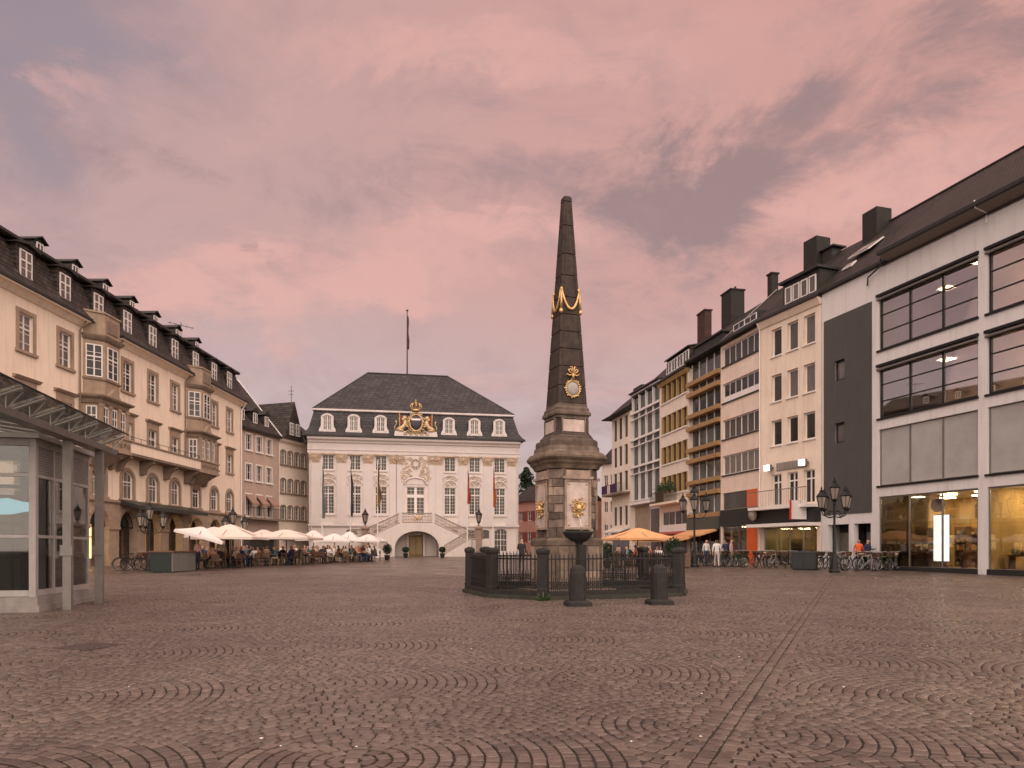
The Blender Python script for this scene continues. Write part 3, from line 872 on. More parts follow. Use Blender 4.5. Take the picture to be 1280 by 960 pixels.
        m.tube([(.235*math.cos(2*math.pi*q/24), yf-.02, zc+.235*math.sin(2*math.pi*q/24)) for q in range(24)], .022, 6, closed=True)
        m.ball((0, yf-.04, zc+.40), .05,.05,.09)
        for s in (-1, 1):
            m.tube([(0,yf-.04,zc+.46),(s*.10,yf-.05,zc+.60),(s*.16,yf-.04,zc+.58),(s*.12,yf-.04,zc+.50),(0,yf-.03,zc+.46)], .026, 6)
            m.tube([(0,yf-.03,zc+.44),(s*.13,yf-.04,zc+.40),(s*.20,yf-.03,zc+.45),(s*.24,yf-.02,zc+.40)], [.028,.026,.022,.012], 6)
            m.tube([(0,yf-.03,zc+.46),(s*.05,yf-.04,zc+.68),(s*.11,yf-.03,zc+.66)], .025, 6)
        m.tube([(0,yf-.03,zc+.28),(0,yf-.04,zc+.46)], .045, 7)
        o = m.build('medallion_wreath', M['gold'], rt, smooth=True); o.rotation_euler.z = R(90*k)
obelisk()

# ------------------------------------------------------------------ railing round the fountain
FC = (2.0, 22.95)
def fence():
    rt = thing('iron_railing', 'dark iron railing between square stone posts around the fountain', 'fence', (FC[0], FC[1], OBZ), 0)
    rr = 3.35
    angs = [180, 220, 250, 330, 0, 40, 70, 150]
    V = [Vector((rr*math.cos(R(a)), rr*math.sin(R(a)))) for a in angs]
    pm = MB()
    pm.rings([sqring(.30, -.2, .015), sqring(.30, .30, .015), sqring(.275, .33, .015), sqring(.265, 1.25, .015), sqring(.31, 1.28, .015), sqring(.325, 1.33, .015), sqring(.30, 1.38, .015), sqring(.12, 1.43, .015)])
    pme = pm.mesh('post', M['basalt'])
    for i, v in enumerate(V):
        z = 0.01*v.y
        o = place('post', pme, rt, (v.x, v.y, z), R(angs[i]))
    bar = MB(); bar.tube([(0,0,.02),(0,0,.98)], .0155, 6); bar.rings([[(-.016,-.016,.98),(.016,-.016,.98),(.016,.016,.98),(-.016,.016,.98)],[(-.001,-.001,1.10)]*4]); barm = bar.mesh('bar', M['iron'])
    sh = MB(); sh.tube([(0,0,.02),(0,0,.34)], .013, 5); sh.rings([[(-.014,-.014,.34),(.014,-.014,.34),(.014,.014,.34),(-.014,.014,.34)],[(-.001,-.001,.43)]*4]); shm = sh.mesh('short_bar', M['iron'])
    ring = MB(); ring.tube([(.042*math.cos(2*math.pi*k/10), 0, .042*math.sin(2*math.pi*k/10)) for k in range(10)], .012, 5, closed=True)
    rgm = ring.mesh('ring', M['iron'])
    for i in range(8):
        a, b = V[i], V[(i+1) % 8]
        d = b - a; L = d.length; e = d/L; ang = math.atan2(d.y, d.x)
        za, zb = .01*a.y, .01*b.y
        zof = lambda t: za + (zb-za)*t
        # stone kerb
        m = MB()
        def rail(m, z0, z1, w, t0=0.0, t1=1.0):
            n = Vector((-e.y, e.x))*w/2
            p, q = a + d*t0, a + d*t1
            m.add([(p.x-n.x,p.y-n.y,zof(t0)+z0),(q.x-n.x,q.y-n.y,zof(t1)+z0),(q.x+n.x,q.y+n.y,zof(t1)+z0),(p.x+n.x,p.y+n.y,zof(t0)+z0),
                   (p.x-n.x,p.y-n.y,zof(t0)+z1),(q.x-n.x,q.y-n.y,zof(t1)+z1),(q.x+n.x,q.y+n.y,zof(t1)+z1),(p.x+n.x,p.y+n.y,zof(t0)+z1)],
                  [(3,2,1,0),(4,5,6,7),(0,1,5,4),(1,2,6,5),(2,3,7,6),(3,0,4,7)])
        rail(m, -.2, .075, .50); rail(m, .076, .10, .44)
        m.build('kerb', mat('mossy_kerb', (0.050,0.045,0.034), .9, (0.028,0.029,0.018), 4.0, bump=.4), rt)
        m = MB(); rail(m, .101, .22, .26); m.build('kerb_top', M['basalt'], rt)
        ew = .16/L
        m = MB(); rail(m, .295, .33, .04, ew, 1-ew); m.build('rail', M['iron'], rt)
        m = MB(); rail(m, .45, .48, .035, ew, 1-ew); m.build('rail', M['iron'], rt)
        m = MB(); rail(m, 1.095, 1.135, .04, ew, 1-ew); m.build('rail', M['iron'], rt)
        n = max(4, int(L/.125))
        for k in range(1, n):
            t = k/n
            if t*L < .22 or t*L > L-.22: continue
            p = a + d*t
            place('bar', barm, rt, (p.x, p.y, zof(t)+.20), ang).scale.z = 1.0
            if k < n-1 and (t+.5/n)*L < L-.2:
                q = a + d*(t+.5/n)
                place('short_bar', shm, rt, (q.x, q.y, zof(t)+.20), ang)
                place('ring', rgm, rt, (q.x, q.y, zof(t)+.39), ang)
        if i == 2:      # gate
            p = a + d*.53; g = MB(); g.tube([(p.x,p.y,zof(.53)+.1),(p.x,p.y,zof(.53)+1.34)], .024, 6); g.build('gate_post', M['iron'], rt)
            p2 = p + e*.02; g = MB(); g.box(-.15,.15,-.05,.05,-.05,.05); g.build('lock_box', M['iron'], rt, loc=(p2.x,p2.y,zof(.53)+.80), rz=ang)
            g = MB(); rail(g, .78, .80, .03, .20, .53); g.build('rail', M['iron'], rt)
fence()

def bollard(x, y, label):
    m = MB(); h = .5
    rt = thing('stone_bollard', label, 'bollard', (x, y, gz(y)), R(8), 'stone bollards before the fountain')
    m = MB(); m.rings([sqring(.62,-.1,.04), sqring(.60,.09,.04), sqring(.50,.13,.05)]); m.build('bollard_base', M['basalt'], rt)
    m = MB(); m.rings([sqring(.385,.128,.07), sqring(.375,.80,.07), sqring(.35,.86,.07), sqring(.33,.93,.08), sqring(.25,.99,.08), sqring(.12,1.02,.03)]); m.build('shaft', M['basalt'], rt)
bollard((722-640)/FOC*18.0, 18.0, 'squat dark stone bollard in front of the middle of the long railing side')
bollard((824-640)/FOC*18.4, 18.4, 'squat dark stone bollard beside the railing corner nearest the bicycles')

def weed(x, y, z, n, h, name, label, cat):
    rng = random.Random(int(x*100)); m = MB()
    for i in range(n):
        a = rng.uniform(0, 6.28); r = rng.uniform(.03,.20); l = rng.uniform(.25,1)*h*(1.15-r*3)
        bx, by = x + r*math.cos(a)*.5, y + r*math.sin(a)*.5
        tx, ty = x + r*2.0*math.cos(a), y + r*2.0*math.sin(a); w = .012
        m.add([(bx-w,by,z),(bx+w,by,z),((bx+tx)/2+w*1.6,(by+ty)/2,z+l*.7),((bx+tx)/2-w*1.6,(by+ty)/2,z+l*.7),(tx,ty,z+l*rng.uniform(.5,1))], [(0,1,2,3),(3,2,4)])
    tag(m.build(name, M['leaf']), label, cat)
pv = (FC[0]+3.35*math.cos(R(250)), FC[1]+3.35*math.sin(R(250)))
weed(pv[0]-.02, pv[1]-.27, gz(pv[1])-.01, 40, .36, 'weed', 'small green weed growing at the foot of a railing post', 'weed')

# ------------------------------------------------------------------ hotel on the left
def roof_prism(root, prof, u0, u1, mt, name='roof'):
    return MB().prism(prof, u0, u1, 'x').build(name, mt, root)

def hotel():
    F = Fac((-27.2, 30.0), (-26.44, 70.2)); L = F.L
    rt = F.root('hotel_building', 'long cream stucco building with sandstone oriels, arcade and slate mansard roof', 'building')
    ax = [3.2, 6.6, 10.0, 13.4, 16.8, 20.2, 23.6, 27.0, 30.6, 34.2, 37.5]
    bays = (16.8, 30.6)
    sur = M['sand']
    holes = []
    W = []
    for u in ax:
        bay = u in bays
        if not bay:
            w4, w3 = 1.16, 1.2
            holes.append((u-w4/2, u+w4/2, 12.55, 14.62)); W.append((u, 12.55, w4, 2.07, 2, 4, .62, 0, ('plain', sur, .22)))
            if u > 37: pass
            holes.append((u-w3/2, u+w3/2, 8.72, 10.42)); W.append((u, 8.72, w3, 1.7, 2, 3, .6, 0, ('pediment', sur, .24)))
        holes.append((u-.72, u+.72, 5.05, 7.0, .42)); W.append((u, 5.05, 1.44, 1.95, 3, 2, .62, .42, ('plain', sur, .26)))
    m = MB(); wall(m, 0, L, 4.9, 15.6, holes, 0, .2); shell(m, L, 12, -.5, 15.6); m.build('wall', M['hotel'], rt)
    for (u, z, w, h, nx, ny, tr, arch, s) in W:
        window(rt, u, z, w, h, nx, ny, tr, arch, surround=s, pm=M['panel'] if random.random() < .6 else M['pane'])
    # arcade of sandstone arches
    ah = []
    for u in ax: ah.append((u-1.12, u+1.12, -.3, 4.22, 1.12))
    m = MB(); wall(m, 0, L, -.5, 4.62, ah, -.06, .55); m.build('arcade', M['sand'], rt)
    m = MB(); m.prism([(.05,4.62),(-.10,4.62),(-.22,4.74),(-.22,4.86),(-.03,4.92),(.05,4.92)], -.02, L+.02, 'x'); m.build('string_course', M['sand'], rt)
    for u in ax:    # voussoirs and imposts
        P = arc_pts(u-1.12, u+1.12, 3.10, 1.12, 11); Q = arc_pts(u-1.42, u+1.42, 3.10, 1.42, 11)
        for k in range(11):
            a, b, c, d = P[k], P[k+1], Q[k+1], Q[k]
            t = .04
            l = lambda p, q: (p[0]+(q[0]-p[0])*t, p[1]+(q[1]-p[1])*t)
            a2, b2, c2, d2 = l(a,b), l(b,a), l(c,d), l(d,c)
            y0 = -.13 - (.03 if k == 5 else 0)
            mm = MB(); mm.add([(a2[0],y0,a2[1]),(b2[0],y0,b2[1]),(c2[0],y0,c2[1]),(d2[0],y0,d2[1]),(a2[0],-.03,a2[1]),(b2[0],-.03,b2[1]),(c2[0],-.03,c2[1]),(d2[0],-.03,d2[1])],
                   [(0,1,2,3),(0,4,5,1),(1,5,6,2),(2,6,7,3),(3,7,4,0)])
            mm.build('voussoir', M['sand'], rt)
    for i in range(len(ax)-1):
        uc = (ax[i]+ax[i+1])/2
        m = MB(); hw = (ax[i+1]-ax[i])/2 - 1.14
        m.box(uc-hw-.05, uc+hw+.05, -.16, .3, 2.9, 3.10); m.build('pier_capital', M['sand'], rt)
        m = MB(); m.box(uc-hw-.04, uc+hw+.04, -.15, .3, -.4, .95); m.build('pier_base', M['sand'], rt)
    # shops behind the arcade
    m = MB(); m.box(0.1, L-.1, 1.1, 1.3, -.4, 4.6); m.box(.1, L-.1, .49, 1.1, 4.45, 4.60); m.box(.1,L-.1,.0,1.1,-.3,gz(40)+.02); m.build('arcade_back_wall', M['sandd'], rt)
    rng = random.Random(3)
    for i, u in enumerate(ax):
        g = gz(30+u)
        lit = i in (2, 3, 4, 6, 7, 8, 9)
        m = MB(); m.box(u-.95, u+.95, 1.03, 1.07, g+.5, 3.2); p = m.build('shop_window', M['warmw'] if lit else M['pane'], rt)
        f = MB(); f.box(u-1.0,u-.93,0.96,1.05,g+.4,3.3); f.box(u+.93,u+1.0,0.96,1.05,g+.4,3.3); f.box(u-.04,u+.04,0.96,1.05,g+.4,3.3); f.box(u-1,u+1,0.95,1.05,3.2,3.3); f.box(u-1,u+1,0.95,1.05,g+.4,g+.5); f.box(u-1,u+1,0.97,1.05,2.35,2.42)
        f.build('shop_window_frame', M['wood'], p)
        # arched fan grille in the opening
        if i in (4, 5, 9):
            m = MB(); P = arc_pts(u-1.10,u+1.10,3.10,1.10,12)
            m.tube([(p[0],.25,p[1]-.03) for p in P], .035, 5); m.tube([(u-1.1,.25,3.08),(u+1.1,.25,3.08)], .05, 5)
            for k in range(1, 12): m.tube([(u,.25,3.1),(P[k][0],.25,P[k][1])], .02, 4)
            m.tube([(p[0]*.5+u*.5,.25,3.1+(p[1]-3.1)*.5) for p in P], .02, 4)
            m.build('fan_grille', M['iron'], rt)
    # dark canopy along the arcade
    m = MB(); m.prism([(-.08,4.98),(-1.5,4.55),(-1.5,4.30),(-1.4,4.30),(-.08,4.72)], 19.0, 29.6, 'x'); m.build('canopy', mat('dark_canopy', (.035,.037,.033), .5, (.022,.024,.021), 3.0), rt)
    # balcony between the oriels
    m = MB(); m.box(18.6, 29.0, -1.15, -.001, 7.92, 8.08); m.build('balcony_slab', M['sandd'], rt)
    m = MB(); m.box(18.55, 29.05, -1.18, -1.02, 8.082, 8.74); m.build('balcony_parapet', M['hotel'], rt)
    m = MB(); m.box(18.5, 29.1, -1.24, -.98, 8.742, 8.86); m.build('balcony_coping', M['sandd'], rt)
    m = MB(); m.tube([(18.6,-1.1,9.18),(29.0,-1.1,9.18)], .02, 5)
    for k in range(9): m.tube([(18.7+k*1.27,-1.1,8.85),(18.7+k*1.27,-1.1,9.19)], .016, 5)
    m.build('balcony_rail', M['iron'], rt)
    def console(u, s=1.0):
        m = MB(); m.prism([(-.02,7.90),(-1.0*s,7.90),(-1.05*s,7.72),(-.78*s,7.62),(-.55*s,7.40),(-.42*s,7.10),(-.20,6.9),(-.02,6.86)], u-.17, u+.17, 'x')
        m.tube([(u-.2,-.86*s,7.74),(u+.2,-.86*s,7.74)], .12, 8); m.tube([(u-.2,-.30*s,7.02),(u+.2,-.30*s,7.02)], .11, 8)
        m.build('console', M['sandd'], rt)
    for u in (18.9, 21.9, 25.3, 28.6): console(u)
    # oriels
    for bi, u in enumerate(bays):
        def plan(hw, d, run, y0=0): return [(-hw, y0), (-hw+run, -d), (hw-run, -d), (hw, y0)]
        def ring(hw, d, run, z): return [(u+p[0], p[1], z) for p in plan(hw, d, run)]
        # carved parapet and corbel
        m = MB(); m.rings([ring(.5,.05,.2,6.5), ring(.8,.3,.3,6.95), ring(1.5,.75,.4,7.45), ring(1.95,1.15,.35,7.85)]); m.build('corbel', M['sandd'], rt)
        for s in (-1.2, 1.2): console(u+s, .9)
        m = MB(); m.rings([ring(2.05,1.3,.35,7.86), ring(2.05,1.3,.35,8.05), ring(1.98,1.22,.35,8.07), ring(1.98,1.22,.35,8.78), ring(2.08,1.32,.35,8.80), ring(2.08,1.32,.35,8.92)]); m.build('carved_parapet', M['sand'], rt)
        m = MB()
        for k in range(7):
            scroll(m, (u-1.35+k*.45, 8.42), .17, 1 if k % 2 else -1, 12, .05, -1.24, 1.3)
        for k in range(2): scroll(m, (u-.9+k*1.8, 7.65), .2, 1, 10, .06, -.98, 1.2)
        m.build('carving', M['sandd'], rt)
        # lower storey with pilasters and window openings
        A = plan(1.85, 1.05, .35)
        m = MB()
        m.rings([ring(1.80,1.0,.35,8.9), ring(1.80,1.0,.35,10.75)]); m.build('oriel_lower', M['sand'], rt)
        for x in (-1.42, -.52, .52, 1.42):
            m = MB(); m.box(u+x-.13, u+x+.13, -1.13, -.98, 8.93, 10.55); m.box(u+x-.17,u+x+.17,-1.17,-.98,10.55,10.74); m.box(u+x-.16,u+x+.16,-1.16,-.98,8.93,9.12); m.build('pilaster', M['sand'], rt)
        for x in (-.97, 0, .97):
            window(rt, u+x, 9.0, .62, 1.6, 2, 3, .62, y=-1.06, ct=.06)
        # side windows of the lower storey
        o = window(rt, u-1.66, 9.0, .62, 1.6, 2, 3, .62, y=-.5, ct=.06); o.rotation_euler.z = R(-71); o.location = (u-1.66, -.55, 9.0)
        m = MB(); m.rings([ring(1.9,1.1,.35,10.76), ring(1.95,1.16,.35,11.0), ring(2.15,1.38,.35,11.12), ring(2.18,1.42,.35,11.22), ring(1.7,1.0,.5,11.40)]); m.build('oriel_cornice', M['sandd'], rt)
        # shallow carved gable
        m = MB(); m.prism([(u-.75,11.3),(u+.75,11.3),(u,11.95)], -1.12, -.9, 'y'); m.build('oriel_gable', M['sand'], rt)
        # upper storey: three facets
        hw, d, run = 1.65, .92, .82
        m = MB(); m.rings([ring(hw,d,run,11.38), ring(hw,d,run,14.80)]); m.build('oriel_upper', M['sand'], rt)
        m = MB(); m.rings([ring(hw+.08,d+.1,run,12.32), ring(hw+.08,d+.1,run,12.42)]); m.build('oriel_band', M['sandd'], rt)
        window(rt, u-0, 12.5, 1.15, 2.05, 2, 4, .62, y=-d-.05)
        sl = math.hypot(run, d); an = math.atan2(d, run)
        for s in (-1, 1):
            o = window(rt, 0, 0, .95, 2.05, 2, 4, .62)
            cx = u + s*(hw - run/2); cy = -d/2
            o.rotation_euler.z = -an if s < 0 else an
            n = Vector((s*d, -run)).normalized()*.055
            o.location = (cx+n.x, cy+n.y, 12.5)
        m = MB(); m.rings([ring(hw+.02,d+.02,run,14.82), ring(hw+.12,d+.14,run,14.92), ring(hw+.2,d+.24,run,15.06), ring(hw+.22,d+.26,run,15.14), ring(hw,d,run,15.2)]); m.build('oriel_cornice', M['sandd'], rt)
        m = MB(); m.rings([ring(hw,d,run,15.19), ring(hw,d,run,16.55), ring(hw+.07,d+.08,run,16.57), ring(hw+.07,d+.08,run,16.68)]); m.build('oriel_parapet', M['sand'], rt)
        for k, (x0, x1) in enumerate(((-.6, .6),)):
            m = MB(); m.box(u+x0, u+x1, -d-.06, -d+.02, 15.45, 16.25); m.build('parapet_panel', M['sandd'], rt)
    # eaves with gutter, broken by the oriels
    segs = [(-.1, bays[0]-1.75), (bays[0]+1.75, bays[1]-1.75), (bays[1]+1.75, L+.1)]
    for a, b in segs:
        m = MB(); m.prism([(.1,15.45),(-.08,15.45),(-.42,15.72),(-.60,15.74),(-.60,15.82),(.1,15.82)], a, b, 'x'); m.build('eaves', M['hotel'], rt)
        m = MB(); m.prism([(-.58,15.822),(-.72,15.84),(-.72,15.97),(-.60,15.99),(-.2,15.9)], a-.05, b+.05, 'x'); m.build('gutter', M['lead'], rt)
    m = MB(); m.tube([(L-.15,-.62,15.85),(L-.15,-.3,15.3),(L-.15,-.12,15.0),(L-.15,-.12,.6)], .06, 8); m.build('downpipe', M['white'], rt)
    for uu in (bays[0]-2.1, bays[0]+2.0, bays[1]-2.05, bays[1]+2.0):
        m = MB(); m.tube([(uu,-.5,15.7),(uu,-.12,15.2),(uu,-.12,9.0)], .05, 7); m.build('downpipe', M['sandd'], rt)
    # mansard
    roof_prism(rt, [(-.55,15.9),(-.1,16.5),(.55,18.55),(.30,18.58),(.30,18.75),(.65,18.8),(5.2,21.2),(10.5,18.8),(12.3,15.9)], 0, L, M['slate'])
    m = MB(); m.prism([(.25,18.52),(.06,18.6),(.06,18.76),(.55,18.80)], 0, L, 'x'); m.build('roof_gutter', M['lead'], rt)
    for i, u in enumerate(ax):
        # lower dormers flush in the steep slope
        d = MB(); w = .62
        d.box(u-w-.12, u+w+.12, .02, .75, 16.4, 18.42); dm = d.build('dormer', M['slate'], rt)
        c = MB(); c.prism([(u-w-.34,18.30),(u-w-.34,18.38),(u,18.62),(u+w+.34,18.38),(u+w+.34,18.30),(u,18.50)], -.22, .7, 'y'); c.build('dormer_hood', M['lead'], rt)
        window(rt, u, 16.62, .98, 1.5, 2, 3, .62, y=-.045, pm=M['panel'])
        # small upper dormers with gabled hoods
        if 3 <= i <= 9:
            yd = 1.55; zb = 19.1
            d = MB(); d.box(u-.42,u+.42, yd, yd+2.0, zb, zb+1.02); d.build('upper_dormer', M['slate'], rt)
            c = MB(); c.prism([(u-.58,zb+.98),(u-.58,zb+1.03),(u,zb+1.36),(u+.58,zb+1.03),(u+.58,zb+.98),(u,zb+1.28)], yd-.2, yd+2.6, 'y'); c.build('dormer_hood', M['lead'], rt)
            g = MB(); g.prism([(u-.42,zb+1.02),(u+.42,zb+1.02),(u,zb+1.28)], yd+.02, yd+.1, 'y'); g.build('dormer_gable', M['slate'], rt)
            window(rt, u, zb+.14, .62, .78, 2, 2, 0, y=yd-.06, ct=.06)
    # aerial
    t = thing('roof_aerial', 'thin television aerial on the slate mansard roof of the long cream building', 'aerial', (-30.8, 67.0, 20.4))
    m = MB(); m.tube([(0,0,0),(0,0,2.3)], .03, 5); m.build('mast', M['lead'], t)
    m = MB(); m.tube([(-.9,-.6,2.1),(.9,.6,1.9)], .025, 4)
    for k in range(5): m.tube([(-.8+k*.4-.2,-.53+k*.27+.3,2.09-k*.05),(-.8+k*.4+.2,-.53+k*.27-.3,2.09-k*.05)], .018, 4)
    m.build('aerial_arm', M['lead'], t)
hotel()

# ------------------------------------------------------------------ two houses between hotel and town hall
def pink_house():
    F = Fac((-26.9, 71.2), (-25.3, 78.1)); L = F.L
    rt = F.root('rose_house', 'narrow rose coloured house with three window columns and awnings', 'house')
    us = [F.u(310.5), F.u(323.7), F.u(336)]
    holes = []; W = []
    for u in us:
        for (z, h) in ((11.6, 1.55), (8.55, 1.6), (4.9, 2.2)):
            holes.append((u-.5, u+.5, z, z+h)); W.append((u, z, h))
    m = MB(); wall(m, 0, L, 3.0, 13.6, holes); shell(m, L, 10, -.5, 13.6); m.build('wall', M['pinkw'], rt)
    m = MB(); wall(m, 0, L, -.5, 2.99, [(.5,L-.5,.8,2.7)], -.05, .4); m.build('shopfront', M['sandd'], rt)
    m = MB(); m.box(.5,L-.5,.3,.34,.7,2.7); m.build('shop_window', M['pane'], rt)
    for u, z, h in W: window(rt, u, z, 1.0, h, 2, 2, 0, surround=('plain', M['white'], .13))
    for u in us:
        a = MB(); a.prism([(-.02,7.15),(-.9,6.2),(-.9,6.0),(-.86,6.0),(-.02,7.05)], u-.6, u+.6, 'x'); a.build('awning', mat('rose_awning', (.34,.21,.16), .85), rt)
    m = MB(); m.box(.3, L-.3, -1.0, -.001, 4.55, 4.75); m.build('balcony_slab', M['sandd'], rt)
    m = MB(); m.tube([(.3,-.97,5.75),(L-.3,-.97,5.75)], .03, 5)
    for k in range(28): m.tube([(.35+k*(L-.7)/27,-.97,4.75),(.35+k*(L-.7)/27,-.97,5.75)], .016, 4)
    m.build('balcony_railing', M['iron'], rt)
    roof_prism(rt, [(-.4,13.6),(-.35,13.75),(5.0,20.1),(10.3,13.6)], -.9, L, M['slate'])
    m = MB(); m.prism([(-.38,13.5),(-.52,13.55),(-.52,13.72),(-.36,13.74)], -.02, L, 'x'); m.build('gutter', M['lead'], rt)
    for u in (us[0]-.6, us[1]-.2, us[2]+.1):
        d = MB(); d.box(u-.5,u+.5,.35,2.4,14.2,15.75); d.build('dormer', M['slate'], rt)
        c = MB(); c.prism([(u-.68,15.72),(u,16.25),(u+.68,15.72)], .2, 3.0, 'y'); c.build('dormer_hood', M['lead'], rt)
        window(rt, u, 14.55, .7, 1.05, 2, 2, 0, y=.27)
    m = MB(); m.tube([(L-.05,-.42,13.75),(L-.05,4.95,20.15)], .06, 5); m.build('verge', M['white'], rt)
pink_house()

def cream_house():
    F = Fac((-25.28, 78.12), (-23.2, 84.2)); L = F.L
    rt = F.root('cream_house', 'narrow pale cream house with four window columns and a gabled slate dormer', 'house')
    holes = []; W = []
    for a, b in ((350.5,357),(359.6,365.5),(368,374),(376,382)):
        u = F.u((a+b)/2)
        for (z, h) in ((10.85, 1.55), (7.75, 1.55), (4.8, 1.55)):
            holes.append((u-.4, u+.4, z, z+h, .12)); W.append((u, z, h))
    m = MB(); wall(m, 0, L, -.5, 13.45, holes); shell(m, L, 10, -.5, 13.45); m.build('wall', M['creamw'], rt)
    for u, z, h in W: window(rt, u, z, .8, h, 2, 3, 0, .12, surround=('plain', M['sandd'], .09))
    m = MB(); m.prism([(.1,13.2),(-.1,13.2),(-.38,13.45),(-.38,13.56),(.1,13.56)], 0, L, 'x'); m.build('cornice', M['creamw'], rt)
    roof_prism(rt, [(-.45,13.57),(5.0,17.6),(10.3,13.6)], 0, L+2.5, M['slate'])
    uc = F.u(366)
    m = MB(); m.prism([(uc-1.75,13.7),(uc+1.75,13.7),(uc,18.0)], -.25, 5.0, 'y'); m.build('gabled_dormer', M['slate'], rt)
    for s in (-.55, .55): window(rt, uc+s, 14.2, .72, 1.35, 2, 3, 0, y=-.32)
    t = thing('roof_aerial', 'thin bare rod aerial on the ridge between rose house and cream house', 'aerial', (-25.6, 83.5, 17.3))
    m = MB(); m.tube([(0,0,0),(0,0,3.2)], .035, 5); m.build('mast', M['lead'], t)
    m = MB(); m.tube([(-.35,0,2.6),(.35,0,2.6)], .025, 4); m.tube([(-.25,0,2.2),(.25,0,2.2)], .025, 4); m.build('aerial_arm', M['lead'], t)
    # shop awning at the foot
    m = MB(); m.prism([(-.02,3.6),(-1.3,2.9),(-1.3,2.75),(-.02,3.35)], .3, L-.3, 'x'); m.build('shop_awning', M['canvas2'], rt)
cream_house()

